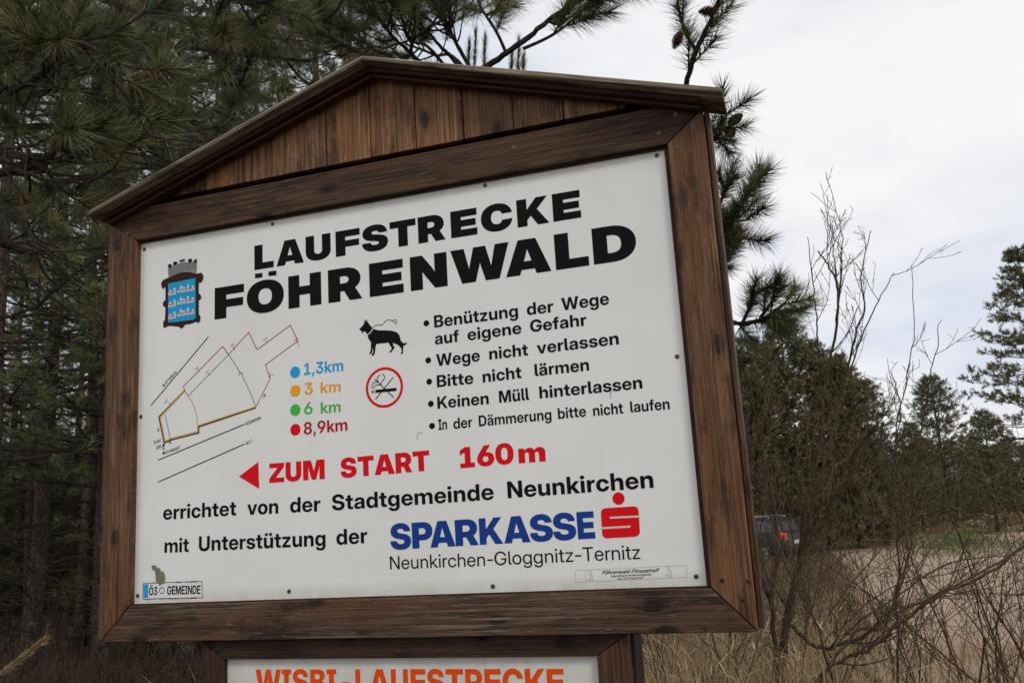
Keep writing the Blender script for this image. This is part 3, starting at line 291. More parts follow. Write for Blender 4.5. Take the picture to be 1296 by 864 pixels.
'T':(681,'19,550 19,745 662,745 662,550 456,550 456,0 225,0 225,550'),
'U':(722,'361,-12 262,-12* 115,56* 34,182* 34,267 34,745 258,745 258,286 258,256* 286,209* 332,181* 361,181 391,181* 437,208* 464,255* 464,286 464,745 688,745 688,267 688,182* 608,56* 460,-12*'),
'W':(1080,'194,0 -2,745 251,745 298,491 310,433* 331,316* 351,200* 360,141 305,141 316,200* 338,316* 362,433* 375,491 429,745 651,745 706,491 719,433* 742,316* 764,200* 775,141 719,141 729,200* 749,316* 770,433* 781,491 829,745 1082,745 886,0 633,0 557,317 549,355* 526,474* 505,565 575,565 554,474* 532,355* 523,317 447,0'),
'Ö':(763,'382,-12 280,-12* 113,75* 15,246* 15,372 15,499* 113,671* 280,757* 382,757 484,757* 650,671* 748,499* 748,372 748,246* 650,74* 484,-12*|382,187 427,187* 486,232* 514,314* 514,372 514,430* 486,514* 427,558* 382,558 337,558* 278,514* 249,430* 249,372 249,314* 278,232* 337,187*|501,770 453,770* 392,827* 392,872 392,917* 453,974* 501,974 549,974* 610,917* 610,872 610,827* 549,770*|262,770 214,770* 153,827* 153,872 153,917* 214,974* 262,974 310,974* 371,917* 371,872 371,827* 310,770*'),
},
}
# text, weight, colour, left x, z, right x, z, cap height (metres on the panel)
WORDS=[
('L', 1000, 'black', 0.3782, 2.2103, 0.4383, 2.2103, 0.0682),
('A', 1000, 'black', 0.4468, 2.2103, 0.5306, 2.2102, 0.0683),
('U', 1000, 'black', 0.5366, 2.2102, 0.6113, 2.2102, 0.0685),
('F', 1000, 'black', 0.6262, 2.2102, 0.6971, 2.2102, 0.0686),
('S', 1000, 'black', 0.7035, 2.2102, 0.7773, 2.2101, 0.0688),
('T', 1000, 'black', 0.7836, 2.2101, 0.8564, 2.2101, 0.0689),
('R', 1000, 'black', 0.8626, 2.2101, 0.9368, 2.2101, 0.0691),
('E', 1000, 'black', 0.9524, 2.2101, 1.0227, 2.21, 0.0692),
('C', 1000, 'black', 1.0336, 2.21, 1.1153, 2.21, 0.0694),
('K', 1000, 'black', 1.1278, 2.21, 1.2086, 2.21, 0.0696),
('E', 1000, 'black', 1.2189, 2.21, 1.288, 2.2099, 0.0697),
('F', 1000, 'black', 0.2514, 2.0894, 0.3448, 2.0894, 0.0881),
('Ö', 1000, 'black', 0.3537, 2.0894, 0.4681, 2.0894, 0.0881),
('H', 1000, 'black', 0.4822, 2.0894, 0.5806, 2.0894, 0.0881),
('R', 1000, 'black', 0.6013, 2.0894, 0.6997, 2.0894, 0.0881),
('E', 1000, 'black', 0.7211, 2.0894, 0.8165, 2.0895, 0.0881),
('N', 1000, 'black', 0.8362, 2.0895, 0.9367, 2.0895, 0.0881),
('W', 1000, 'black', 0.9475, 2.0895, 1.1014, 2.0895, 0.0882),
('A', 1000, 'black', 1.0904, 2.0895, 1.2052, 2.0895, 0.0882),
('L', 1000, 'black', 1.2168, 2.0895, 1.2984, 2.0895, 0.0882),
('D', 1000, 'black', 1.3099, 2.0895, 1.4135, 2.0895, 0.0882),
('Benützung', 740, 'black', 0.8956, 1.9882, 1.1147, 1.9886, 0.0308),
('der', 740, 'black', 1.1371, 1.9891, 1.2033, 1.9888, 0.0298),
('Wege', 740, 'black', 1.2236, 1.9895, 1.3384, 1.9898, 0.0302),
('auf', 740, 'black', 0.8955, 1.9453, 0.9592, 1.9456, 0.0302),
('eigene', 740, 'black', 0.982, 1.9457, 1.1206, 1.9466, 0.0298),
('Gefahr', 740, 'black', 1.1426, 1.9468, 1.2811, 1.9465, 0.0295),
('Wege', 740, 'black', 0.8967, 1.8911, 1.0113, 1.8919, 0.0299),
('nicht', 740, 'black', 1.0354, 1.8925, 1.1332, 1.8918, 0.0293),
('verlassen', 740, 'black', 1.1559, 1.8927, 1.3532, 1.8935, 0.0294),
('Bitte', 740, 'black', 0.8957, 1.8392, 0.9912, 1.8385, 0.0296),
('nicht', 740, 'black', 1.0154, 1.8387, 1.1136, 1.8395, 0.0291),
('lärmen', 740, 'black', 1.1468, 1.8402, 1.2788, 1.8401, 0.0292),
('Keinen', 740, 'black', 0.8945, 1.7864, 1.0277, 1.7857, 0.0294),
('Müll', 740, 'black', 1.0542, 1.7856, 1.1291, 1.7858, 0.0289),
('hinterlassen', 740, 'black', 1.1548, 1.7864, 1.3985, 1.7862, 0.0289),
('In', 700, 'black', 0.8949, 1.7345, 0.9173, 1.7347, 0.026),
('der', 700, 'black', 0.9339, 1.7337, 0.9826, 1.7341, 0.0261),
('Dämmerung', 700, 'black', 0.9996, 1.7343, 1.1803, 1.7344, 0.026),
('bitte', 700, 'black', 1.1964, 1.7344, 1.2633, 1.7347, 0.0257),
('nicht', 700, 'black', 1.28, 1.7339, 1.3498, 1.7338, 0.0255),
('laufen', 700, 'black', 1.3668, 1.7342, 1.4555, 1.7336, 0.0254),
('1,3km', 680, 'blue', 0.5256, 1.9086, 0.6396, 1.907, 0.0303),
('3', 680, 'orange', 0.5263, 1.8567, 0.5504, 1.8566, 0.0304),
('km', 680, 'orange', 0.5727, 1.8567, 0.6307, 1.8548, 0.0286),
('6', 680, 'green', 0.5237, 1.8061, 0.5486, 1.8056, 0.0306),
('km', 680, 'green', 0.5722, 1.8045, 0.6293, 1.8035, 0.0283),
('8,9km', 690, 'darkred', 0.5221, 1.7547, 0.6472, 1.7548, 0.0309),
('ZUM', 930, 'red', 0.4189, 1.6393, 0.58, 1.6387, 0.0492),
('START', 930, 'red', 0.6253, 1.6375, 0.8675, 1.6392, 0.049),
('160', 930, 'red', 0.9468, 1.639, 1.0823, 1.6404, 0.0491),
('m', 930, 'red', 1.0939, 1.6399, 1.1595, 1.6397, 0.0475),
('errichtet', 740, 'black', 0.0909, 1.5642, 0.3189, 1.5633, 0.0376),
('von', 740, 'black', 0.352, 1.5624, 0.4443, 1.5609, 0.0373),
('der', 740, 'black', 0.4787, 1.5611, 0.5661, 1.5597, 0.0375),
('Stadtgemeinde', 740, 'black', 0.5989, 1.5596, 1.0271, 1.5606, 0.0384),
('Neunkirchen', 760, 'black', 1.0617, 1.5613, 1.4041, 1.5637, 0.0387),
('mit', 740, 'black', 0.0966, 1.4784, 0.1734, 1.4774, 0.0368),
('Unterstützung', 740, 'black', 0.2048, 1.4778, 0.5785, 1.475, 0.0379),
('der', 740, 'black', 0.6091, 1.4753, 0.6945, 1.4764, 0.0374),
('S', 900, 'navy', 0.7561, 1.4572, 0.8109, 1.4575, 0.0609),
('P', 900, 'navy', 0.8138, 1.4575, 0.8675, 1.4579, 0.0608),
('A', 900, 'navy', 0.8606, 1.4578, 0.9252, 1.4583, 0.0608),
('R', 900, 'navy', 0.9254, 1.4583, 0.9836, 1.4586, 0.0606),
('K', 900, 'navy', 0.9863, 1.4587, 1.0441, 1.459, 0.0605),
('A', 900, 'navy', 1.0468, 1.4591, 1.1107, 1.4595, 0.0604),
('S', 900, 'navy', 1.1107, 1.4595, 1.1653, 1.4598, 0.0603),
('S', 900, 'navy', 1.1659, 1.4598, 1.2199, 1.4602, 0.0603),
('E', 900, 'navy', 1.2234, 1.4602, 1.2633, 1.4605, 0.0602),
('Neunkirchen', 430, 'black', 0.7527, 1.4115, 0.9967, 1.4105, 0.0307),
('-', 430, 'black', 1.0024, 1.411, 1.0163, 1.4111, 0.03),
('Gloggnitz', 430, 'black', 1.0202, 1.4109, 1.2087, 1.4117, 0.0303),
('-', 430, 'black', 1.2129, 1.4119, 1.2277, 1.4116, 0.0305),
('Ternitz', 430, 'black', 1.231, 1.4117, 1.3608, 1.4116, 0.0306),
('Ö3', 680, 'black', 0.0501, 1.3711, 0.0763, 1.3713, 0.0206),
('GEMEINDE', 680, 'black', 0.1073, 1.3713, 0.211, 1.3701, 0.0216),
]
PRINT={
'm_black':(((0.0459, 1.8742), (0.2315, 2.0444)), ((0.072, 1.7234), (0.3455, 1.7967)), ((0.073, 1.6646), (0.3452, 1.745))),
'm_red':(((0.1559, 1.904), (0.1518, 1.9166), (0.2773, 2.0124), (0.2958, 1.9883), (0.359, 2.0414), (0.3849, 1.9913), (0.4868, 2.0449), (0.5091, 2.0007), (0.4099, 1.9474), (0.4248, 1.9104), (0.3801, 1.8391)),),
'm_green':(((0.1559, 1.904), (0.1678, 1.8891), (0.2958, 1.9883)), ((0.2958, 1.9883), (0.3147, 1.9615), (0.3366, 1.9304), (0.3533, 1.8979), (0.3674, 1.8697), (0.3801, 1.8391))),
'm_loopk':(((0.1572, 1.9061), (0.0725, 1.8408), (0.0909, 1.7681), (0.1138, 1.7744), (0.2028, 1.7859), (0.2027, 1.8021), (0.3801, 1.837)),),
'm_loopo':(((0.1546, 1.9019), (0.0765, 1.8393), (0.0941, 1.7721), (0.1137, 1.7787), (0.199, 1.79), (0.1989, 1.8056), (0.3789, 1.8393)),),
'm_arc':(((0.1559, 1.9029), (0.1678, 1.888), (0.1809, 1.8714), (0.1901, 1.8514), (0.1961, 1.8291), (0.1989, 1.8046)),),
'm_blue':(((0.093, 1.8455), (0.1104, 1.7795)),),
'm_ticks':(((0.197, 1.9594), (0.2042, 1.9503)), ((0.3097, 2.0098), (0.316, 1.998)), ((0.4117, 2.0143), (0.4184, 2.0048)), ((0.4249, 1.9189), (0.4359, 1.9178)), ((0.5049, 2.0022), (0.513, 1.9852)), ((0.2307, 1.9459), (0.2385, 1.9374)), ((0.3322, 1.9324), (0.3435, 1.934)), ((0.099, 1.8792), (0.1157, 1.8693))),
'm_arrows':(((0.0717, 1.8139), (0.0719, 1.8007), (0.0685, 1.8065), (0.0719, 1.8007), (0.0751, 1.8059)), ((0.104, 1.7675), (0.1145, 1.7678), (0.1092, 1.7715), (0.1145, 1.7678), (0.11, 1.7638)), ((0.4024, 1.8593), (0.4086, 1.8694), (0.403, 1.8673), (0.4086, 1.8694), (0.4103, 1.8634)), ((0.09, 1.747), (0.0898, 1.7567), (0.0866, 1.7526), (0.0898, 1.7567), (0.0931, 1.7521))),
'm_dots':((0.0897, 1.7622), (0.0907, 1.7409)),
'm_labels':(('BLÄTTERSTR', (0.0871, 1.9208), (0.1303, 1.9554)), ('SÜDBAHN', (0.3491, 1.7932), (0.3952, 1.806)), ('B17', (0.3508, 1.7424), (0.3679, 1.7474)), ('START', (0.058, 1.7669), (0.0823, 1.7726)), ('ZIEL', (0.0648, 1.7533), (0.0858, 1.757)), ('STANDORT', (0.096, 1.7378), (0.1447, 1.7486))),
'crown':((0.0981, 2.2282), (0.0962, 2.2556), (0.0949, 2.2637), (0.1012, 2.266), (0.1042, 2.2617), (0.1131, 2.2611), (0.1141, 2.2705), (0.1263, 2.2713), (0.1278, 2.2637), (0.1352, 2.2649), (0.1343, 2.2739), (0.1509, 2.2753), (0.1535, 2.2654), (0.163, 2.2649), (0.1637, 2.2728), (0.1754, 2.2729), (0.1776, 2.2628), (0.1813, 2.2622), (0.1838, 2.2691), (0.194, 2.2667), (0.193, 2.2526), (0.1921, 2.2275), (0.1677, 2.2357), (0.1385, 2.2384), (0.1164, 2.2345)),
'crown_slots':(((0.0967, 2.2667), (0.1056, 2.2679), (0.1094, 2.2623), (0.1058, 2.2564), (0.0991, 2.258)), ((0.1137, 2.2712), (0.124, 2.2722), (0.1285, 2.2684), (0.1264, 2.2623), (0.1161, 2.2619)), ((0.1358, 2.2743), (0.1527, 2.275), (0.1542, 2.2703), (0.1381, 2.2695)), ((0.1652, 2.2725), (0.1746, 2.2737), (0.1769, 2.2645), (0.1697, 2.2608), (0.1645, 2.2657)), ((0.1834, 2.2686), (0.1929, 2.2684), (0.1915, 2.2591), (0.1857, 2.2584))),
'brown':((0.0992, 2.2293), (0.1201, 2.2346), (0.1421, 2.2378), (0.1677, 2.2354), (0.1914, 2.227), (0.1975, 2.2274), (0.2076, 2.2278), (0.2149, 2.218), (0.2135, 2.2073), (0.2078, 2.1987), (0.2028, 2.2009), (0.1995, 2.1983), (0.1997, 2.1701), (0.2055, 2.1647), (0.2081, 2.1566), (0.2045, 2.1508), (0.1999, 2.1499), (0.2002, 2.1112), (0.2059, 2.1043), (0.205, 2.0905), (0.1986, 2.0867), (0.1907, 2.0908), (0.1728, 2.0868), (0.1566, 2.0873), (0.1483, 2.079), (0.1422, 2.0776), (0.1349, 2.0838), (0.1185, 2.0873), (0.1038, 2.0898), (0.0936, 2.0888), (0.0874, 2.0859), (0.0829, 2.0901), (0.0823, 2.1043), (0.0881, 2.1098), (0.0894, 2.1441), (0.0827, 2.1481), (0.0796, 2.1564), (0.0832, 2.1632), (0.0891, 2.1662), (0.0881, 2.2042), (0.0819, 2.1981), (0.0755, 2.2044), (0.0734, 2.2158), (0.0796, 2.2245), (0.0888, 2.227)),
'field':((0.0976, 2.2118), (0.1882, 2.2149), (0.1906, 2.1031), (0.1834, 2.0978), (0.122, 2.0987), (0.0993, 2.1003)),
'castles':((0.1116, 2.1846), (0.142, 2.188), (0.1718, 2.1877), (0.1121, 2.1505), (0.1424, 2.1544), (0.1721, 2.1542), (0.1126, 2.1167), (0.1428, 2.1203), (0.1724, 2.1209)),
'dog':((0.6877, 2.0092), (0.6982, 2.018), (0.7027, 2.0241), (0.7034, 2.0324), (0.7072, 2.0276), (0.7096, 2.033), (0.713, 2.0245), (0.7178, 2.0179), (0.7258, 2.0089), (0.7265, 2.0062), (0.7418, 2.0003), (0.7632, 1.9977), (0.7792, 1.9948), (0.7932, 1.9888), (0.7999, 1.9808), (0.8029, 1.9673), (0.8086, 1.9601), (0.8149, 1.9587), (0.8213, 1.9609), (0.8165, 1.9543), (0.8101, 1.953), (0.8089, 1.9486), (0.8079, 1.9341), (0.805, 1.9321), (0.8009, 1.9332), (0.8042, 1.9377), (0.8038, 1.9459), (0.7971, 1.9549), (0.7868, 1.961), (0.7805, 1.9634), (0.782, 1.9566), (0.7857, 1.9513), (0.7808, 1.9453), (0.7753, 1.9394), (0.7689, 1.9404), (0.7737, 1.9438), (0.7775, 1.9506), (0.7731, 1.9577), (0.7685, 1.9654), (0.7585, 1.9653), (0.7442, 1.966), (0.7341, 1.9655), (0.7323, 1.9558), (0.7301, 1.9429), (0.727, 1.9373), (0.7202, 1.9374), (0.7218, 1.9412), (0.7255, 1.945), (0.7253, 1.9599), (0.724, 1.9534), (0.7218, 1.9438), (0.7175, 1.942), (0.7135, 1.9431), (0.7169, 1.947), (0.7193, 1.954), (0.7203, 1.973), (0.7151, 1.9793), (0.7123, 1.9839), (0.7125, 1.9895), (0.7108, 1.9921), (0.7084, 1.9967), (0.7049, 2.0011), (0.7002, 2.0027), (0.6975, 1.9977), (0.694, 2.0001), (0.6955, 2.0039), (0.6912, 2.0061)),
'collar':((0.709, 1.9926), (0.7171, 1.9953), (0.723, 1.9999), (0.7265, 2.0068)),
'leash':((0.7266, 2.0088), (0.7332, 2.0137), (0.7423, 2.0142), (0.753, 2.0122), (0.7586, 2.0188), (0.7678, 2.0237), (0.7749, 2.0234), (0.7819, 2.0202), (0.7895, 2.0123), (0.7926, 2.0113), (0.7937, 2.0194), (0.7909, 2.0221), (0.7819, 2.0202)),
'ringc':((0.7533, 1.8533), (0.8044, 1.8481), (0.7552, 1.9044), (0.7515, 1.8026), (0.7014, 1.8585)),
'cig':((0.7287, 1.8496), (0.7866, 1.849), (0.7863, 1.8413), (0.7284, 1.8418)),
'cig2':(((0.7179, 1.8494), (0.7208, 1.8494), (0.7205, 1.8413), (0.7177, 1.8413)), ((0.7233, 1.8495), (0.7255, 1.8496), (0.7252, 1.8412), (0.723, 1.8411))),
'cross':(((0.7789, 1.8762), (0.7278, 1.8257)), ((0.7275, 1.877), (0.7787, 1.8253))),
'smoke':(((0.7195, 1.8531), (0.7191, 1.8622), (0.7228, 1.8674), (0.7318, 1.8691), (0.7372, 1.8695)), ((0.7248, 1.8526), (0.725, 1.8584), (0.7291, 1.8612), (0.7387, 1.8609), (0.7448, 1.8629), (0.7464, 1.8692), (0.7522, 1.8725), (0.7553, 1.878), (0.7537, 1.8847), (0.7485, 1.8878)), ((0.7372, 1.8695), (0.7346, 1.8769), (0.737, 1.8832), (0.7431, 1.8858))),
'bullets':((0.8745, 2.0021), (0.8753, 1.9084), (0.8754, 1.8552), (0.8773, 1.8004), (0.8779, 1.7461)),
'bullet_r':0.0076,
'kmdots':((0.4991, 1.9186), (0.4988, 1.8699), (0.4982, 1.8202), (0.4976, 1.7693)),
'kmdot_r':0.015,
'arrow':((0.3277, 1.6619), (0.3884, 1.6266), (0.3865, 1.6958)),
'logo':((1.2803, 1.5256), (1.3659, 1.5259), (1.3644, 1.46), (1.279, 1.4592)),
'logo_dot':(1.3228, 1.545),
'logo_r':0.0138,
'slits':(((1.2999, 1.5037), (1.3666, 1.5032)), ((1.2783, 1.4819), (1.3444, 1.4823))),
'screws':((0.0144, 2.3242), (0.4357, 2.3314), (1.0495, 2.333), (1.4803, 2.3311), (1.4825, 1.8502), (1.4782, 1.3701), (1.0127, 1.364), (0.4731, 1.3687), (0.0133, 1.3707), (0.0128, 1.8464)),
'sticker':((0.03, 1.4027), (0.2154, 1.4016), (0.2166, 1.361), (0.0309, 1.3624)),
'sticker_blue':((0.0317, 1.4), (0.047, 1.3999), (0.0477, 1.3655), (0.0329, 1.3653)),
'sticker_ring':((0.0908, 1.3824), (0.1019, 1.382)),
'stain':((0.0569, 1.4466), (0.062, 1.4481), (0.0713, 1.4461), (0.0724, 1.4402), (0.0775, 1.4422), (0.0847, 1.4373), (0.088, 1.4274), (0.093, 1.4329), (0.0992, 1.422), (0.1014, 1.4138), (0.0985, 1.4074), (0.1026, 1.4023), (0.0915, 1.3994), (0.0834, 1.3948), (0.0793, 1.4015), (0.071, 1.4083), (0.0718, 1.4164), (0.0696, 1.4297), (0.0664, 1.4364), (0.0602, 1.4366)),
'strip':((1.212, 1.3924), (1.4592, 1.3945), (1.458, 1.3692), (1.2101, 1.3669)),
'strip2':((1.2351, 1.3925), (1.2331, 1.3671)),
'strip_txt':(('Föhrenwald Fitnesstreff', 1, (1.2725, 1.3821), (1.3974, 1.3828)), ('Jeden Mittwoch von Mai bis September', 0, (1.2918, 1.3753), (1.3824, 1.3764)), ('Beginn 18.30 Treffpunkt START', 0, (1.3062, 1.3696), (1.3637, 1.37))),
'kids':((1.2447, 1.38), (1.4202, 1.3832)),
'plank_x':(0.09, 0.222, 0.347, 0.48, 0.609, 0.74, 0.87, 1.003, 1.136, 1.265, 1.4),
'plank_screws':((0.2461, 2.4951), (0.3239, 2.5264), (0.456, 2.565), (0.5084, 2.5846), (0.5848, 2.6083), (0.6379, 2.6111), (0.715, 2.6473), (0.7735, 2.6472), (0.8464, 2.6303), (0.8996, 2.6077), (0.9973, 2.5737), (1.0295, 2.5669), (1.1111, 2.541), (1.1584, 2.5289), (1.241, 2.5074), (1.3012, 2.4802)),
'frame_screws':((1.5352, 2.4166), (1.5725, 2.3776), (1.5292, 2.3334), (1.136, 2.4089), (1.4927, 2.3758), (1.4892, 1.2649), (1.5339, 1.3619), (1.5871, 1.3585), (1.5718, 1.3206), (-0.0298, 2.3714)),
}
# ------------------------------------------------------------------ helpers
RNG = np.random.default_rng(7)
def at(px, py, depth):
    """world point seen at photograph pixel (px, py) at a depth in metres along the view axis"""
    c = np.array([(px - 648) / FPX, -(py - 432) / FPX, -1.0]) * depth
    return ROT @ c + CAM
def smooth(a, b, x):
    t = min(1.0, max(0.0, (x - a) / (b - a)))
    return t * t * (3 - 2 * t)
def gz(x, y):
    """height of the ground: the clearing lies a little lower than the notice board"""
    d = math.hypot(x - 0.8, y)
    z = -0.78 * smooth(4.0, 19.0, d) * smooth(-0.5, -0.1, (x - 0.8) / (abs(y) + 4.0))
    z += (0.05 * math.sin(x * 0.9 + 1.3) * math.sin(y * 0.7) + 0.02 * math.sin(x * 2.7 + y * 1.9)) * (1 - smooth(5.5, 9.0, d) * smooth(-3.0, 1.0, x))
    if x < 0 and y > 0: z += 0.18 * math.exp(-((x + 3.6) ** 2 + (y - 3.6) ** 2) / 1.6)
    return z
def ground_at(px, depth, py=640):
    p = at(px, py, depth)
    return np.array([p[0], p[1], gz(p[0], p[1])])
def link(o, parent=None):
    COL.objects.link(o)
    if parent is not None: o.parent = parent
    return o
def tag(o, label=None, cat=None, group=None, kind=None):
    if label: o['label'] = label
    if cat: o['category'] = cat
    if group: o['group'] = group
    if kind: o['kind'] = kind
    return o
def empty(name, loc=(0, 0, 0), label=None, cat=None, group=None, rz=0.0):
    o = bpy.data.objects.new(name, None)
    o.empty_display_size = 0.2
    o.location = loc; o.rotation_euler = (0, 0, rz)
    COL.objects.link(o)
    return tag(o, label, cat, group)
class Geo:
    """collects triangles / polygons and links them as one mesh object"""
    def __init__(s): s.v = []; s.f = []; s.n = 0; s.tri = []; s.tv = []; s.tn = 0; s.tint = []
    def add(s, verts, faces):
        s.v.extend([tuple(p) for p in verts]); s.f.extend([tuple(i + s.n for i in f) for f in faces]); s.n += len(verts)
    def tube(s, pts, rad, k=4, cap=True):
        pts = np.asarray(pts, float); n = len(pts)
        rad = np.asarray(rad, float) if np.ndim(rad) else np.full(n, float(rad))
        t = np.gradient(pts, axis=0); t /= np.linalg.norm(t, axis=1)[:, None] + 1e-9
        ref = np.array([0.31, 0.17, 0.93]) if abs(t[0][2]) < 0.85 else np.array([0.93, 0.21, 0.1])
        u = np.cross(t, ref); u /= np.linalg.norm(u, axis=1)[:, None] + 1e-9
        w = np.cross(t, u)
        a = np.arange(k) * 2 * math.pi / k
        ring = pts[:, None, :] + rad[:, None, None] * (np.cos(a)[None, :, None] * u[:, None, :] + np.sin(a)[None, :, None] * w[:, None, :])
        vs = ring.reshape(-1, 3)
        fs = []
        for i in range(n - 1):
            for j in range(k):
                fs.append((i * k + j, i * k + (j + 1) % k, (i + 1) * k + (j + 1) % k, (i + 1) * k + j))
        if cap:
            fs.append(tuple(range(k))[::-1]); fs.append(tuple((n - 1) * k + j for j in range(k)))
        s.add(vs.tolist(), fs)
    def tris(s, V, tint):
        """V (m,3,3) triangles, tint (m,)"""
        s.tv.append(V.reshape(-1, 3)); s.tint.append(np.repeat(tint, 3)); s.tn += len(V)
    def build(s, name, mat, parent=None, smooth_=False):
        me = bpy.data.meshes.new(name)
        if s.tn:
            V = np.concatenate(s.tv).astype(np.float32); T = np.concatenate(s.tint).astype(np.float32)
            m = len(V) // 3
            me.vertices.add(len(V)); me.vertices.foreach_set('co', V.ravel())
            me.loops.add(len(V)); me.loops.foreach_set('vertex_index', np.arange(len(V), dtype=np.int32))
            me.polygons.add(m); me.polygons.foreach_set('loop_start', np.arange(0, 3 * m, 3, dtype=np.int32))
            me.update(calc_edges=True)
            at_ = me.attributes.new('tint', 'FLOAT', 'POINT'); at_.data.foreach_set('value', T)
        else:
            me.from_pydata(s.v, [], s.f); me.update()
        if smooth_: me.polygons.foreach_set('use_smooth', [True] * len(me.polygons))
        me.materials.append(mat)
        o = bpy.data.objects.new(name, me)
        return link(o, parent)
def poly_mesh(name, mat, verts, faces, parent=None):
    me = bpy.data.meshes.new(name); me.from_pydata([tuple(map(float, v)) for v in verts], [], faces); me.update()
    me.materials.append(mat)
    return link(bpy.data.objects.new(name, me), parent)
def copy_tree(o, parent=None):
    c = o.copy(); COL.objects.link(c); c.parent = parent
    for ch in o.children:
        copy_tree(ch, c)
    return c
# ------------------------------------------------------------------ materials
def mat(name, rough=0.6, spec=0.3):
    m = bpy.data.materials.new(name); m.use_nodes = True
    b = m.node_tree.nodes['Principled BSDF']
    b.inputs['Roughness'].default_value = rough
    b.inputs['Specular IOR Level'].default_value = spec
    return m, m.node_tree, b
def ramp(t, stops, src=None):
    r = N(t, 'ShaderNodeValToRGB')
    el = r.color_ramp.elements
    while len(el) < len(stops): el.new(0.5)
    for e_, (p, c) in zip(el, stops):
        e_.position = p; e_.color = tuple(c) + (1,) if len(c) == 3 else c
    if src is not None: t.links.new(src, r.inputs[0])
    return r
def noise(t, vec, scale, detail=3, rough=0.5, dist=0.0):
    n = N(t, 'ShaderNodeTexNoise'); n.inputs['Scale'].default_value = scale; n.inputs['Detail'].default_value = detail
    n.inputs['Roughness'].default_value = rough; n.inputs['Distortion'].default_value = dist
    if vec is not None: t.links.new(vec, n.inputs['Vector'])
    return n
def mixc(t, a, b, fac, mode='MIX'):
    m = N(t, 'ShaderNodeMix', data_type='RGBA', blend_type=mode)
    for sock, v in ((m.inputs[0], fac), (m.inputs[6], a), (m.inputs[7], b)):
        if isinstance(v, (int, float)): sock.default_value = v
        elif isinstance(v, tuple): sock.default_value = v + (1,) if len(v) == 3 else v
        else: t.links.new(v, sock)
    return m.outputs[2]
def vmap(t, vec, scale, loc=(0, 0, 0)):
    m = N(t, 'ShaderNodeMapping'); m.inputs['Scale'].default_value = scale; m.inputs['Location'].default_value = loc
    t.links.new(vec, m.inputs[0]); return m.outputs[0]
def bump(t, b, h, strength, dist=0.002):
    n = N(t, 'ShaderNodeBump'); n.inputs['Strength'].default_value = strength; n.inputs['Distance'].default_value = dist
    t.links.new(h, n.inputs['Height']); t.links.new(n.outputs[0], b.inputs['Normal'])
def plain(name, col, rough=0.5, spec=0.3, var=0.0, emit=None):
    m, t, b = mat(name, rough, spec)
    if var:
        tcn = N(t, 'ShaderNodeTexCoord'); n = noise(t, tcn.outputs['Object'], 40, 4, 0.6)
        c2 = tuple(c * (1 - var) for c in col)
        t.links.new(mixc(t, c2, col, n.outputs[0]), b.inputs['Base Color'])
    else: b.inputs['Base Color'].default_value = tuple(col) + (1,)
    if emit: b.inputs['Emission Color'].default_value = tuple(emit[0]) + (1,); b.inputs['Emission Strength'].default_value = emit[1]
    return m
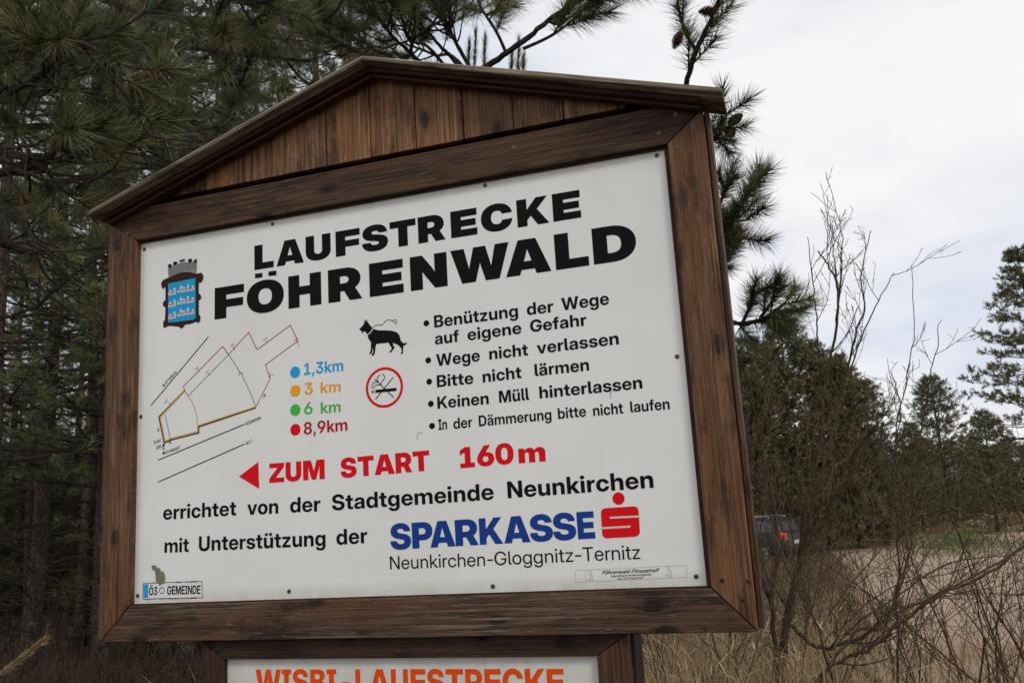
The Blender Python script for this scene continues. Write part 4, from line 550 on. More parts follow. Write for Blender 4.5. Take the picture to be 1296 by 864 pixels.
def wood(name, dark, mid, light, grey=0.15, fleck=0.5, rough=0.62, orange=None, knots=0.9, stain=0.7):
    """stained, weathered boards; the 'grain' attribute runs along each board"""
    m, t, b = mat(name, rough, 0.25)
    a = N(t, 'ShaderNodeAttribute', attribute_name='grain')
    v = a.outputs['Vector']
    big = noise(t, vmap(t, v, (1.6, 9, 9)), 1.0, 4, 0.55)
    # knots
    vo = N(t, 'ShaderNodeTexVoronoi', feature='F1', voronoi_dimensions='2D'); vo.inputs['Scale'].default_value = 1.0; vo.inputs['Randomness'].default_value = 1.0
    wob = noise(t, vmap(t, v, (12, 30, 1)), 1.0, 2, 0.5)
    wm = N(t, 'ShaderNodeVectorMath', operation='MULTIPLY_ADD'); t.links.new(wob.outputs['Color'], wm.inputs[0]); wm.inputs[1].default_value = (0.10, 0.10, 0); t.links.new(vmap(t, v, (5.0, 9.0, 1.0)), wm.inputs[2])
    t.links.new(wm.outputs[0], vo.inputs['Vector'])
    kn0 = ramp(t, [(0.0, (1, 1, 1)), (0.09, (0.9, 0.9, 0.9)), (0.13, (0.35, 0.35, 0.35)), (0.24, (0, 0, 0))], vo.outputs['Distance'])
    sp = N(t, 'ShaderNodeSeparateColor'); t.links.new(vo.outputs['Color'], sp.inputs[0])
    gt = N(t, 'ShaderNodeMath', operation='GREATER_THAN'); gt.inputs[1].default_value = 0.52; t.links.new(sp.outputs[0], gt.inputs[0])
    kn = N(t, 'ShaderNodeMix', data_type='RGBA'); t.links.new(gt.outputs[0], kn.inputs[0]); kn.inputs[6].default_value = (0, 0, 0, 1); t.links.new(kn0.outputs[0], kn.inputs[7])
    KN = kn.outputs[2]
    ad = N(t, 'ShaderNodeVectorMath', operation='MULTIPLY_ADD')
    t.links.new(KN, ad.inputs[0]); ad.inputs[1].default_value = (0.0, 0.012, 0.006); t.links.new(v, ad.inputs[2])
    wv = noise(t, vmap(t, ad.outputs[0], (2.4, 150, 90)), 1.0, 5, 0.65, 0.35)
    fine = noise(t, vmap(t, ad.outputs[0], (5, 380, 260)), 1.0, 3, 0.65)
    c1 = ramp(t, [(0.35, dark), (0.48, mid), (0.64, light)], wv.outputs[0]).outputs[0]
    if orange:
        c1 = mixc(t, c1, orange, ramp(t, [(0.46, (0, 0, 0)), (0.66, (0.75, 0.75, 0.75))], big.outputs[0]).outputs[0])
    dk = noise(t, vmap(t, v, (5.5, 20, 7), (3, 1, 2)), 1.0, 8, 0.74)
    c1 = mixc(t, c1, tuple(x * 0.38 for x in dark), ramp(t, [(0.50, (0, 0, 0)), (0.62, (stain, stain, stain))], dk.outputs[0]).outputs[0])
    c1 = mixc(t, c1, tuple(x * 0.32 for x in dark), ramp(t, [(0, (0, 0, 0)), (1, (knots, knots, knots))], KN).outputs[0])
    c1 = mixc(t, c1, (0.35, 0.35, 0.35), ramp(t, [(0.36, (0.7, 0.7, 0.7)), (0.50, (0, 0, 0))], fine.outputs[0]).outputs[0], 'MULTIPLY')
    gr = noise(t, vmap(t, v, (4, 150, 90), (7, 3, 1)), 1.0, 4, 0.7)
    gm = noise(t, vmap(t, v, (2.5, 8, 8), (1, 5, 1)), 1.0, 2, 0.5)
    mm = N(t, 'ShaderNodeMath', operation='MULTIPLY')
    t.links.new(ramp(t, [(0.5, (0, 0, 0)), (0.68, (1, 1, 1))], gr.outputs[0]).outputs[0], mm.inputs[0])
    t.links.new(ramp(t, [(0.42, (0, 0, 0)), (0.66, (1, 1, 1))], gm.outputs[0]).outputs[0], mm.inputs[1])
    m2 = N(t, 'ShaderNodeMath', operation='MULTIPLY'); t.links.new(mm.outputs[0], m2.inputs[0]); m2.inputs[1].default_value = grey
    c1 = mixc(t, c1, (0.26, 0.22, 0.17), m2.outputs[0])
    fl = noise(t, vmap(t, v, (26, 330, 200), (2, 9, 4)), 1.0, 2, 0.5)
    m3 = N(t, 'ShaderNodeMath', operation='MULTIPLY')
    t.links.new(ramp(t, [(0.66, (0, 0, 0)), (0.72, (1, 1, 1))], fl.outputs[0]).outputs[0], m3.inputs[0]); m3.inputs[1].default_value = fleck * 0.6
    c1 = mixc(t, c1, (0.38, 0.34, 0.27), m3.outputs[0])
    oi = N(t, 'ShaderNodeObjectInfo')
    c1 = mixc(t, c1, ramp(t, [(0.0, (0.60, 0.62, 0.66)), (0.5, (1.0, 0.98, 0.96)), (1.0, (1.45, 1.36, 1.25))], oi.outputs['Random']).outputs[0], 1.0, 'MULTIPLY')
    t.links.new(c1, b.inputs['Base Color'])
    mh = N(t, 'ShaderNodeMath', operation='ADD'); t.links.new(wv.outputs[0], mh.inputs[0]); t.links.new(fine.outputs[0], mh.inputs[1])
    bump(t, b, mh.outputs[0], 0.7, 0.0012)
    rr = ramp(t, [(0.3, (rough - 0.12,) * 3), (0.7, (rough + 0.2,) * 3)], wv.outputs[0]); t.links.new(rr.outputs[0], b.inputs['Roughness'])
    return m
MW_FRAME = wood('stained_frame_wood', (0.020, 0.0105, 0.006), (0.074, 0.035, 0.0165), (0.145, 0.073, 0.035), 0.45, 0.35, orange=(0.125, 0.056, 0.022))
MW_PLANK = wood('stained_plank_wood', (0.050, 0.024, 0.012), (0.155, 0.074, 0.034), (0.29, 0.165, 0.088), 0.55, 0.6, orange=(0.20, 0.088, 0.034))
MW_BOTTOM = wood('weathered_rail_wood', (0.022, 0.013, 0.010), (0.070, 0.038, 0.023), (0.14, 0.085, 0.055), 0.9, 0.5, orange=(0.13, 0.060, 0.028))
MW_FASCIA = wood('red_brown_fascia_wood', (0.022, 0.0085, 0.005), (0.055, 0.0195, 0.0105), (0.095, 0.034, 0.017), 0.12, 0.2)
MW_ROOF = wood('weathered_grey_wood', (0.026, 0.021, 0.015), (0.135, 0.112, 0.082), (0.36, 0.32, 0.26), 0.9, 0.8, 0.85)
MW_LOW = wood('dark_brown_lower_frame_wood', (0.014, 0.007, 0.005), (0.045, 0.0195, 0.0115), (0.09, 0.036, 0.019), 0.2, 0.2)
MW_BACK = wood('dark_backing_wood', (0.012, 0.007, 0.005), (0.03, 0.016, 0.010), (0.05, 0.025, 0.014), 0.1, 0.1)
def panel_mat():
    m, t, b = mat('white_enamel_panel', 0.33, 0.4)
    tcn = N(t, 'ShaderNodeTexCoord'); v = tcn.outputs['Object']
    n1 = noise(t, v, 2.2, 4, 0.6); n2 = noise(t, v, 55, 3, 0.6); n3 = noise(t, vmap(t, v, (30, 30, 3)), 1.0, 3, 0.6)
    c = ramp(t, [(0.3, (0.735, 0.735, 0.70)), (0.7, (0.80, 0.80, 0.77))], n1.outputs[0]).outputs[0]
    c = mixc(t, c, (0.66, 0.655, 0.61), ramp(t, [(0.55, (0, 0, 0)), (0.85, (0.22, 0.22, 0.22))], n3.outputs[0]).outputs[0])
    c = mixc(t, c, (0.42, 0.40, 0.34), ramp(t, [(0.755, (0, 0, 0)), (0.80, (0.6, 0.6, 0.6))], n2.outputs[0]).outputs[0])
    sx = N(t, 'ShaderNodeSeparateXYZ'); t.links.new(v, sx.inputs[0])
    def edge(sock, a_, b_):
        m1 = N(t, 'ShaderNodeMapRange', interpolation_type='SMOOTHSTEP'); m1.inputs[1].default_value = a_; m1.inputs[2].default_value = b_; m1.inputs[3].default_value = 1.0; m1.inputs[4].default_value = 0.0
        t.links.new(sock, m1.inputs[0]); return m1.outputs[0]
    gn = noise(t, vmap(t, v, (14, 14, 5)), 1.0, 5, 0.7); tot = None
    for e_ in (edge(sx.outputs[2], 1.35, 1.40), edge(sx.outputs[0], 0.0, 0.03), edge(sx.outputs[2], 2.342, 2.305)):
        mm = N(t, 'ShaderNodeMath', operation='MULTIPLY'); t.links.new(e_, mm.inputs[0]); t.links.new(gn.outputs[0], mm.inputs[1])
        if tot is None: tot = mm.outputs[0]
        else:
            a2 = N(t, 'ShaderNodeMath', operation='MAXIMUM'); t.links.new(tot, a2.inputs[0]); t.links.new(mm.outputs[0], a2.inputs[1]); tot = a2.outputs[0]
    c = mixc(t, c, (0.50, 0.48, 0.41), ramp(t, [(0.1, (0, 0, 0)), (0.7, (0.8, 0.8, 0.8))], tot).outputs[0])
    t.links.new(c, b.inputs['Base Color']); bump(t, b, n1.outputs[0], 0.15, 0.004)
    return m
M_PANEL = panel_mat()
PRINTM = {k: plain('print_' + k, c, 0.6, 0.05, 0.12) for k, c in dict(black=(0.009, 0.009, 0.009), red=(0.72, 0.010, 0.016), darkred=(0.46, 0.010, 0.02), navy=(0.014, 0.052, 0.27),
          blue=(0.025, 0.36, 0.74), orange=(0.86, 0.40, 0.02), green=(0.07, 0.50, 0.08), orange2=(0.82, 0.080, 0.006), field=(0.025, 0.34, 0.64), brown=(0.045, 0.022, 0.014),
          white=(0.78, 0.78, 0.76), grey=(0.30, 0.30, 0.29), slit=(0.75, 0.62, 0.58), mapred=(0.42, 0.008, 0.016), mapgreen=(0.05, 0.32, 0.04), mapbrown=(0.05, 0.03, 0.015),
          maporange=(0.72, 0.38, 0.05), mapblue=(0.05, 0.26, 0.45), violet=(0.22, 0.17, 0.36), stain=(0.21, 0.20, 0.13), faint=(0.45, 0.42, 0.40)).items()}
M_SCREW = plain('aged_screw_metal', (0.16, 0.14, 0.11), 0.45, 0.5, 0.5)
M_SCREW.node_tree.nodes['Principled BSDF'].inputs['Metallic'].default_value = 0.5
M_SCREWD = plain('dark_screw_recess', (0.02, 0.018, 0.015), 0.6)
def needle_mat(name, a, b_, c, dead=(0.17, 0.075, 0.025)):
    m, t, b = mat(name, 0.5, 0.35)
    at_ = N(t, 'ShaderNodeAttribute', attribute_name='tint')
    r = ramp(t, [(0.0, a), (0.45, b_), (0.86, c), (0.93, dead)], at_.outputs['Fac'])
    t.links.new(r.outputs[0], b.inputs['Base Color'])
    return m
M_NEEDLE = needle_mat('long_pine_needles', (0.034, 0.050, 0.020), (0.084, 0.104, 0.036), (0.19, 0.185, 0.066), (0.22, 0.10, 0.035))
M_NEEDLE_FAR = needle_mat('far_pine_needles', (0.058, 0.060, 0.026), (0.118, 0.116, 0.046), (0.19, 0.168, 0.072), (0.19, 0.13, 0.06))
M_NEEDLE_PALE = needle_mat('yellowish_pine_needles', (0.04, 0.055, 0.02), (0.075, 0.09, 0.032), (0.14, 0.14, 0.05), (0.16, 0.10, 0.04))
def bark(name, a, b_, c, sc=14):
    m, t, b = mat(name, 0.85, 0.15)
    tcn = N(t, 'ShaderNodeTexCoord'); v = tcn.outputs['Object']
    vo = N(t, 'ShaderNodeTexVoronoi', feature='DISTANCE_TO_EDGE'); vo.inputs['Scale'].default_value = sc
    dn = noise(t, v, 9, 3, 0.6); dm = N(t, 'ShaderNodeVectorMath', operation='MULTIPLY_ADD'); t.links.new(dn.outputs['Color'], dm.inputs[0]); dm.inputs[1].default_value = (.22, .22, .5); t.links.new(v, dm.inputs[2])
    t.links.new(vmap(t, dm.outputs[0], (1.9, 1.9, 0.55)), vo.inputs['Vector'])
    n1 = noise(t, vmap(t, v, (1, 1, 0.4)), sc * 2.2, 4, 0.65)
    col = ramp(t, [(0.3, a), (0.5, b_), (0.7, c)], n1.outputs[0]).outputs[0]
    col = mixc(t, tuple(x * 0.55 for x in a), col, ramp(t, [(0.0, (0, 0, 0)), (0.16, (1, 1, 1))], vo.outputs['Distance']).outputs[0])
    t.links.new(col, b.inputs['Base Color']); bump(t, b, vo.outputs['Distance'], 0.8, 0.02)
    return m
M_BARK = bark('grey_brown_pine_bark', (0.035, 0.025, 0.019), (0.078, 0.057, 0.043), (0.14, 0.105, 0.08))
M_BARK_RED = bark('reddish_upper_bark', (0.045, 0.026, 0.019), (0.098, 0.058, 0.042), (0.17, 0.11, 0.085))
M_LIMB = bark('dark_limb_bark', (0.030, 0.022, 0.017), (0.065, 0.048, 0.038), (0.13, 0.10, 0.08), 60)
M_TWIG = bark('bare_shrub_bark', (0.058, 0.038, 0.023), (0.135, 0.090, 0.054), (0.25, 0.175, 0.11), 70)
M_TWIG_PALE = bark('pale_bare_twig_bark', (0.11, 0.08, 0.05), (0.21, 0.155, 0.10), (0.32, 0.24, 0.155), 70)
M_CONE = plain('brown_pine_cone', (0.14, 0.07, 0.035), 0.7, 0.2, 0.6)
def straw_mat(name, cols):
    m, t, b = mat(name, 0.7, 0.2)
    at_ = N(t, 'ShaderNodeAttribute', attribute_name='tint')
    t.links.new(ramp(t, [(i / (len(cols) - 1), c) for i, c in enumerate(cols)], at_.outputs['Fac']).outputs[0], b.inputs['Base Color'])
    return m
M_STRAW = straw_mat('dry_grass_straw', [(0.15, 0.10, 0.05), (0.30, 0.21, 0.115), (0.46, 0.34, 0.20), (0.22, 0.125, 0.065)])
M_STRAW_MIX = straw_mat('brown_olive_grass', [(0.08, 0.055, 0.03), (0.15, 0.105, 0.055), (0.26, 0.185, 0.10), (0.09, 0.09, 0.035)])
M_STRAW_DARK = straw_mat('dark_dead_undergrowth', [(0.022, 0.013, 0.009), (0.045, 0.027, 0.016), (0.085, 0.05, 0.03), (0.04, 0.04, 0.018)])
M_GREEN = straw_mat('green_grass_blades', [(0.08, 0.11, 0.03), (0.13, 0.18, 0.05), (0.20, 0.24, 0.08), (0.21, 0.19, 0.08)])
def ground_mat(name, a, b_, c, sc=1.0, fl=(0.2, 0.16, 0.11)):
    m, t, b = mat(name, 0.9, 0.1)
    tcn = N(t, 'ShaderNodeTexCoord'); v = tcn.outputs['Object']
    n1 = noise(t, v, 0.45 * sc, 6, 0.62); n2 = noise(t, v, 9 * sc, 4, 0.7); n3 = noise(t, v, 60 * sc, 2, 0.6)
    col = ramp(t, [(0.33, a), (0.5, b_), (0.68, c)], n1.outputs[0]).outputs[0]
    col = mixc(t, col, fl, ramp(t, [(0.48, (0, 0, 0)), (0.7, (0.7, 0.7, 0.7))], n2.outputs[0]).outputs[0])
    col = mixc(t, col, (0.4, 0.4, 0.4), ramp(t, [(0.35, (0.6, 0.6, 0.6)), (0.6, (0, 0, 0))], n3.outputs[0]).outputs[0], 'MULTIPLY')
    t.links.new(col, b.inputs['Base Color'])
    mh = N(t, 'ShaderNodeMath', operation='ADD'); t.links.new(n2.outputs[0], mh.inputs[0]); t.links.new(n3.outputs[0], mh.inputs[1])
    bump(t, b, mh.outputs[0], 0.6, 0.03)
    return m
M_SOIL = ground_mat('forest_soil', (0.045, 0.029, 0.018), (0.08, 0.052, 0.032), (0.12, 0.083, 0.05))
M_SAND = ground_mat('sandy_gravel', (0.37, 0.265, 0.185), (0.47, 0.345, 0.25), (0.55, 0.425, 0.32), 1.6, (0.36, 0.265, 0.19))
M_LAWN = ground_mat('short_green_grass', (0.085, 0.11, 0.035), (0.13, 0.165, 0.052), (0.20, 0.20, 0.085), 1.0, (0.16, 0.15, 0.07))
M_VERGE = ground_mat('tawny_grass_verge', (0.13, 0.10, 0.045), (0.19, 0.14, 0.07), (0.25, 0.19, 0.10), 1.5, (0.12, 0.13, 0.05))

# ------------------------------------------------------------------ ground
def sheet(name, xs, ys, m, dz=0.0, inside=None):
    vs = [(x, y, gz(x, y) + dz) for y in ys for x in xs]
    nx = len(xs); fs = []
    for j in range(len(ys) - 1):
        for i in range(nx - 1):
            if inside is None or inside((xs[i] + xs[i + 1]) / 2, (ys[j] + ys[j + 1]) / 2):
                fs.append((j * nx + i, j * nx + i + 1, (j + 1) * nx + i + 1, (j + 1) * nx + i))
    o = poly_mesh(name, m, vs, fs); o.data.polygons.foreach_set('use_smooth', [True] * len(fs)); return tag(o, kind='structure')
def spaced(lo, hi, fine_lo, fine_hi, step, far):
    a = list(np.arange(fine_lo, fine_hi, step)); x = fine_hi; s = step
    while x < hi: a.append(x); s *= far; x += s
    a.append(hi); x = fine_lo; s = step
    while x > lo: s *= far; x -= s; a.append(max(x, lo))
    return sorted(set(float(q) for q in a))
sheet('ground', spaced(-700, 700, -12, 14, 0.5, 1.35), spaced(-60, 900, -5, 24, 0.5, 1.35), M_SOIL)
def blob_sheet(name, pts, m, dz, step=0.6):
    """irregular patch on the ground: a grid cut by an outline, following the ground's height"""
    pts = [Vector(p) for p in pts]
    bm = bmesh.new(); vs = [bm.verts.new((p[0], p[1], 0)) for p in pts]; bm.faces.new(vs)
    x0, x1 = min(p[0] for p in pts), max(p[0] for p in pts); y0, y1 = min(p[1] for p in pts), max(p[1] for p in pts)
    def cut(lo, hi, nrm):
        k = lo
        while k < hi:
            bmesh.ops.bisect_plane(bm, geom=bm.verts[:] + bm.edges[:] + bm.faces[:], plane_co=Vector(nrm) * k, plane_no=nrm)
            k += step
    cut(x0 + 0.1, x1, (1, 0, 0)); cut(y0 + 0.1, y1, (0, 1, 0))
    for v in bm.verts: v.co.z = gz(v.co.x, v.co.y) + dz
    me = bpy.data.meshes.new(name); bm.to_mesh(me); bm.free(); me.materials.append(m)
    return tag(link(bpy.data.objects.new(name, me)), kind='structure')
def ring(pxdepth, jit=0.0, seed=1):
    r = random.Random(seed); out = []
    P = [ground_at(a, d)[:2] for a, d in pxdepth]
    for i in range(len(P)):
        a, b_ = P[i], P[(i + 1) % len(P)]
        L = np.linalg.norm(b_ - a); k = max(1, int(L / 1.2))
        for j in range(k):
            q = a + (b_ - a) * j / k
            out.append((q[0] + r.uniform(-jit, jit), q[1] + r.uniform(-jit, jit)))
    return out
blob_sheet('gravel_clearing', ring([(1075, 8.5), (1150, 6.4), (1330, 6.5), (1500, 9), (1560, 30), (1300, 38), (1180, 52), (1075, 46), (1045, 34), (1062, 24), (1058, 15)], 0.25, 3), M_SAND, 0.03, 0.7)
blob_sheet('grass_verge', ring([(1000, 34), (1080, 35.5), (1160, 39), (1300, 41), (1460, 44), (1500, 75), (1000, 75)], 0.4, 5), M_VERGE, 0.045, 3.0)
blob_sheet('green_lawn', ring([(1178, 31), (1205, 30), (1232, 31), (1240, 37), (1230, 43), (1188, 43)], 0.8, 6), M_LAWN, 0.06, 2.0)

# ------------------------------------------------------------------ the notice board
GR = np.random.default_rng(21)
def board(name, outline, y0, y1, axis, m, parent, bev=0.0025, bow=0.0):
    """board cut to an outline in the x-z plane, from depth y0 (front) to y1; axis = grain direction in x-z"""
    n = len(outline)
    bm = bmesh.new()
    f = [bm.verts.new((x, y0, z)) for x, z in outline]; k = [bm.verts.new((x, y1, z)) for x, z in outline]
    bm.faces.new(f); bm.faces.new(k[::-1])
    for i in range(n): bm.faces.new((f[(i + 1) % n], f[i], k[i], k[(i + 1) % n]))
    bmesh.ops.recalc_face_normals(bm, faces=bm.faces[:])
    if bev: bmesh.ops.bevel(bm, geom=[e_ for e_ in bm.edges], offset=bev, segments=2, affect='EDGES', profile=0.5)
    ax = Vector((axis[0], 0, axis[1])).normalized(); cx = Vector((-ax.z, 0, ax.x))
    off = Vector(GR.uniform(-20, 20, 3))
    me = bpy.data.meshes.new(name); bm.to_mesh(me); bm.free()
    g = me.attributes.new('grain', 'FLOAT_VECTOR', 'POINT')
    g.data.foreach_set('vector', [c for v in me.vertices for c in (v.co.dot(ax) + off.x, v.co.dot(cx) + off.y, v.co.y + off.z)])
    me.materials.append(m)
    return link(bpy.data.objects.new(name, me), parent)
def post(name, x0, x1, y0, y1, z0, z1, m, parent):
    return board(name, [(x0, z0), (x1, z0), (x1, z1), (x0, z1)], y0, y1, (0, 1), m, parent, 0.005)
# flat print: letters and marks lie on the panel as thin sheets
def parse(s):
    out = []
    for c in s.split('|'):
        pts = []
        for p in c.split():
            on = not p.endswith('*'); x, y = p.rstrip('*').split(','); pts.append((float(x), float(y), on))
        P = []
        for i, (x, y, o) in enumerate(pts):
            P.append((x, y, o)); x2, y2, o2 = pts[(i + 1) % len(pts)]
            if not o and not o2: P.append(((x + x2) / 2, (y + y2) / 2, True))
        while not P[0][2]: P = P[1:] + P[:1]
        r = []
        for i, (x, y, o) in enumerate(P):
            if o: r.append((x, y)); continue
            a = P[i - 1]; b_ = P[(i + 1) % len(P)]
            for k in (1, 2, 3):
                t = k / 4; r.append(((1 - t) ** 2 * a[0] + 2 * t * (1 - t) * x + t * t * b_[0], (1 - t) ** 2 * a[1] + 2 * t * (1 - t) * y + t * t * b_[1]))
        out.append(r)
    return out
def fill(contours):
    """triangles of the region with non-zero winding"""
    vs, es = [], []
    for c in contours:
        q = []
        for p in c:
            if not q or abs(p[0] - q[-1][0]) + abs(p[1] - q[-1][1]) > 1e-6: q.append(p)
        n0 = len(vs); vs += [Vector(p) for p in q]; es += [(n0 + i, n0 + (i + 1) % len(q)) for i in range(len(q))]
    V, _, F, _, _, _ = delaunay_2d_cdt(vs, es, [], 0, 1e-5)
    cen = np.array([[sum(V[i][k] for i in f) / 3 for k in (0, 1)] for f in F])
    wnd = np.zeros(len(F))
    for c in contours:
        a = np.array(c); b_ = np.roll(a, -1, 0)
        for (x1, y1), (x2, y2) in zip(a, b_):
            up = (y1 <= cen[:, 1]) & (y2 > cen[:, 1]); dn = (y1 > cen[:, 1]) & (y2 <= cen[:, 1])
            cr_ = (x2 - x1) * (cen[:, 1] - y1) - (cen[:, 0] - x1) * (y2 - y1)
            wnd += (up & (cr_ > 0)).astype(int) - (dn & (cr_ < 0)).astype(int)
    return [(v[0], v[1]) for v in V], [f for f, w in zip(F, wnd) if w != 0]
CACHE = {}
def glyph(ch, wt):
    if (ch, wt) not in CACHE:
        adv, s = GLYPHS[wt][ch]; V, F = fill(parse(s)); CACHE[(ch, wt)] = (adv, V, F)
    return CACHE[(ch, wt)]
class Print:
    def __init__(s): s.v = []; s.f = []
    def add(s, V, F, y):
        n = len(s.v); s.v += [(x, y, z) for x, z in V]; s.f += [tuple(i + n for i in f) for f in F]
    def poly(s, pts, y=-0.0006):
        V, F = fill([list(pts)]); s.add(V, F, y)
    def disc(s, c, rx, rz=None, y=-0.0006, k=28, inner=None):
        rz = rz or rx
        a = [(c[0] + rx * math.cos(2 * math.pi * i / k), c[1] + rz * math.sin(2 * math.pi * i / k)) for i in range(k)]
        if inner:
            b_ = [(c[0] + (rx - inner) * math.cos(2 * math.pi * i / k), c[1] + (rz - inner) * math.sin(2 * math.pi * i / k)) for i in range(k)]
            s.add(a + b_, [(i, (i + 1) % k, k + (i + 1) % k, k + i) for i in range(k)], y)
        else: s.add(a, [tuple(range(k))], y)
    def line(s, pts, w, y=-0.0006):
        """mitred stroke"""
        p = [Vector(q) for q in pts]; n = len(p); A = []; B = []
        for i in range(n):
            d0 = (p[i] - p[i - 1]).normalized() if i else (p[1] - p[0]).normalized()
            d1 = (p[i + 1] - p[i]).normalized() if i < n - 1 else d0
            nn = Vector((-d0.y, d0.x)) + Vector((-d1.y, d1.x))
            nn = nn.normalized() if nn.length > 1e-4 else Vector((-d0.y, d0.x))
            c = max(0.35, nn.dot(Vector((-d0.y, d0.x)))); off = nn * (w / 2 / c)
            A.append(tuple(p[i] + off)); B.append(tuple(p[i] - off))
        s.add(A + B, [(i, i + 1, n + i + 1, n + i) for i in range(n - 1)], y)
    def text(s, t, wt, A, B, cap, y=-0.0006, slant=0.0, track=0.0):
        """ink of the text runs from A to B on its baseline; cap = height of a capital"""
        Hc = max(v[1] for v in glyph('H', wt)[1]); x = 0.0; items = []
        lo, hi = 1e9, -1e9
        for ch in t:
            if ch == ' ': x += 300; continue
            adv, V, F = glyph(ch, wt); items.append((x, V, F))
            lo = min(lo, x + min(v[0] for v in V)); hi = max(hi, x + max(v[0] for v in V)); x += adv + track
        A = Vector(A); B = Vector(B); L = (B - A).length; d = (B - A) / L; nrm = Vector((-d.y, d.x))
        sx = L / (hi - lo); sy = cap / Hc
        for x0, V, F in items:
            P = []
            for vx, vy in V:
                q = A + d * ((x0 + vx - lo) * sx + slant * vy * sy) + nrm * (vy * sy); P.append((q.x, q.y))
            s.add(P, F, y)
    def build(s, name, m, parent, label=None):
        o = poly_mesh(name, m, s.v, s.f, parent)
        if label: o['label'] = label
        return o
def text_obj(parent, words, col, label, y=-0.0006, name='lettering'):
    groups = [words] if all(len(w[0]) == 1 for w in words) else [[w] for w in words]      # spaced capitals form one word
    for gr in groups:
        p = Print()
        for w in gr: p.text(w[0], w[1], (w[3], w[4]), (w[5], w[6]), w[7], y)
        p.build(name, PRINTM[col], parent, label if len(groups) == 1 else ('word ' + gr[0][0] + ' of the ' + label))

nb = empty('notice_board', (0.765, 0.0, gz(0.765, 0.08)), 'large wooden notice board with gabled roof and white running trail panel', 'notice board')
def rebase(root, loc):
    """move a thing's origin to its base; its parts, modelled in world coordinates, stay where they are"""
    root.location = loc
    for ch in root.children: ch.matrix_parent_inverse = Matrix.Translation(-Vector(loc))
nb.location = (0, 0, 0)
panel = board('panel', [(-0.012, 1.340), (1.525, 1.340), (1.525, 2.350), (-0.012, 2.350)], 0.0, 0.004, (1, 0), M_PANEL, nb, 0.0)
FX0, FX1, FZ0, FZ1 = -0.09, 1.597, 1.256, 2.445
IX0, IX1, IZ0, IZ1 = 0.0025, 1.5095, 1.3475, 2.3475
rail = board('top_rail', [(IX0, IZ1), (IX1, IZ1), (1.597, 2.4185), (1.560, 2.4425), (-0.045, 2.4425), (-0.09, 2.412)], -0.0200, 0.022, (1, 0.0), MW_FRAME, nb)
railb = board('bottom_rail', [(FX0 + .001, FZ0), (FX1 - .001, FZ0), (IX1 - .001, IZ0 - .0008), (IX0 + .001, IZ0 - .0008)], -0.0195, 0.022, (1, 0), MW_BOTTOM, nb)
stl = board('stile', [(FX0, FZ0 + .001), (IX0, IZ0 + .0008), (IX0, IZ1 - .001), (FX0, 2.4105)], -0.0205, 0.022, (0, 1), MW_FRAME, nb)
srt = board('stile', [(FX1, FZ0 + .001), (FX1, 2.4165), (IX1, IZ1 - .001), (IX1, IZ0 + .0008)], -0.0205, 0.022, (0, 1), MW_FRAME, nb)
for x0, x1 in ((1.5985, 1.6105), (-0.1035, -0.0915)):
    board('edge_strip', [(x0, 1.262), (x1, 1.262), (x1, 2.412), (x0, 2.412)], -0.012, 0.045, (0, 1), MW_FRAME, nb, 0.003)
# inner bead between panel and frame
for pts, ax in (([(1.4995, 1.351), (IX1 + .004, 1.351), (IX1 + .004, 2.341), (1.4995, 2.341)], (0, 1)),
                ([(-.004, IZ0 - .004), (1.5125, IZ0 - .004), (1.5125, 1.3503), (-.004, 1.3503)], (1, 0)), ([(-.004, 2.3415), (1.5125, 2.3415), (1.5125, IZ1 + .004), (-.004, IZ1 + .004)], (1, 0))):
    board('bead', pts, -0.0065, -0.0004, ax, MW_FASCIA, nb, 0.0)
board('back_board', [(-0.075, 1.28), (1.585, 1.28), (1.592, 2.4345), (0.765, 2.6975), (-0.082, 2.428)], 0.024, 0.033, (1, 0), MW_BACK, nb, 0.0)
AX, RZ, SL = 0.765, 2.692, 0.317
def roof_z(x): return RZ - SL * abs(x - AX)
px_ = [-0.035, 0.10] + list(PRINT['plank_x'][1:]) + [1.535]
planks = []
for a, b_ in zip(px_, px_[1:]):
    top = lambda x: roof_z(x) - 0.008
    g_ = 0.0016
    a2, b2_ = a + g_, b_ - g_
    o = [(a2, 2.4625), (b2_, 2.4625), (b2_, top(b2_))]
    if a2 < AX < b2_: o.append((AX, top(AX)))
    o.append((a2, top(a2)))
    if min(top(a2), top(b2_)) < 2.466:
        if top(b2_) > top(a2): o = [(AX - (RZ - 0.008 - 2.4625) / SL, 2.4625), (b2_, 2.4625), (b2_, top(b2_))]
        else: o = [(a2, 2.4625), (AX + (RZ - 0.008 - 2.4625) / SL, 2.4625), (a2, top(a2))]
    planks.append(board('gable_plank', o, -0.0075 + GR.uniform(-.0008, .0008), 0.012, (0, 1), MW_PLANK, nb, 0.0016))
for s_ in (-1, 1):
    def slope_bar(name, z_hi, z_lo, ya, yb, m, xe, bev=0.002, over=0.0):
        x_in, x_out = AX + s_ * 0.0006, AX + s_ * xe
        pts = [(x_in, RZ + z_hi), (x_in, RZ + z_lo), (x_out, RZ - SL * xe + z_lo), (x_out, RZ - SL * xe + z_hi)]
        return board(name, pts, ya, yb, (1, -SL * s_), m, nb, bev)
    slope_bar('roof_board', 0.0145, 0.0, -0.09, 0.035, MW_ROOF, 0.872 if s_ < 0 else 0.884, 0.003)
    slope_bar('fascia', -0.001, -0.0125, -0.058, -0.022, MW_FASCIA, 0.838 if s_ < 0 else 0.828, 0.0015)
    slope_bar('fascia', -0.0135, -0.0230, -0.043, -0.0225, MW_FASCIA, 0.845 if s_ < 0 else 0.831, 0.0025)
for x0, x1 in ((0.215, 0.300), (1.235, 1.323)):
    post('post', x0, x1, 0.044, 0.135, -0.3, 2.38, MW_BACK, nb)
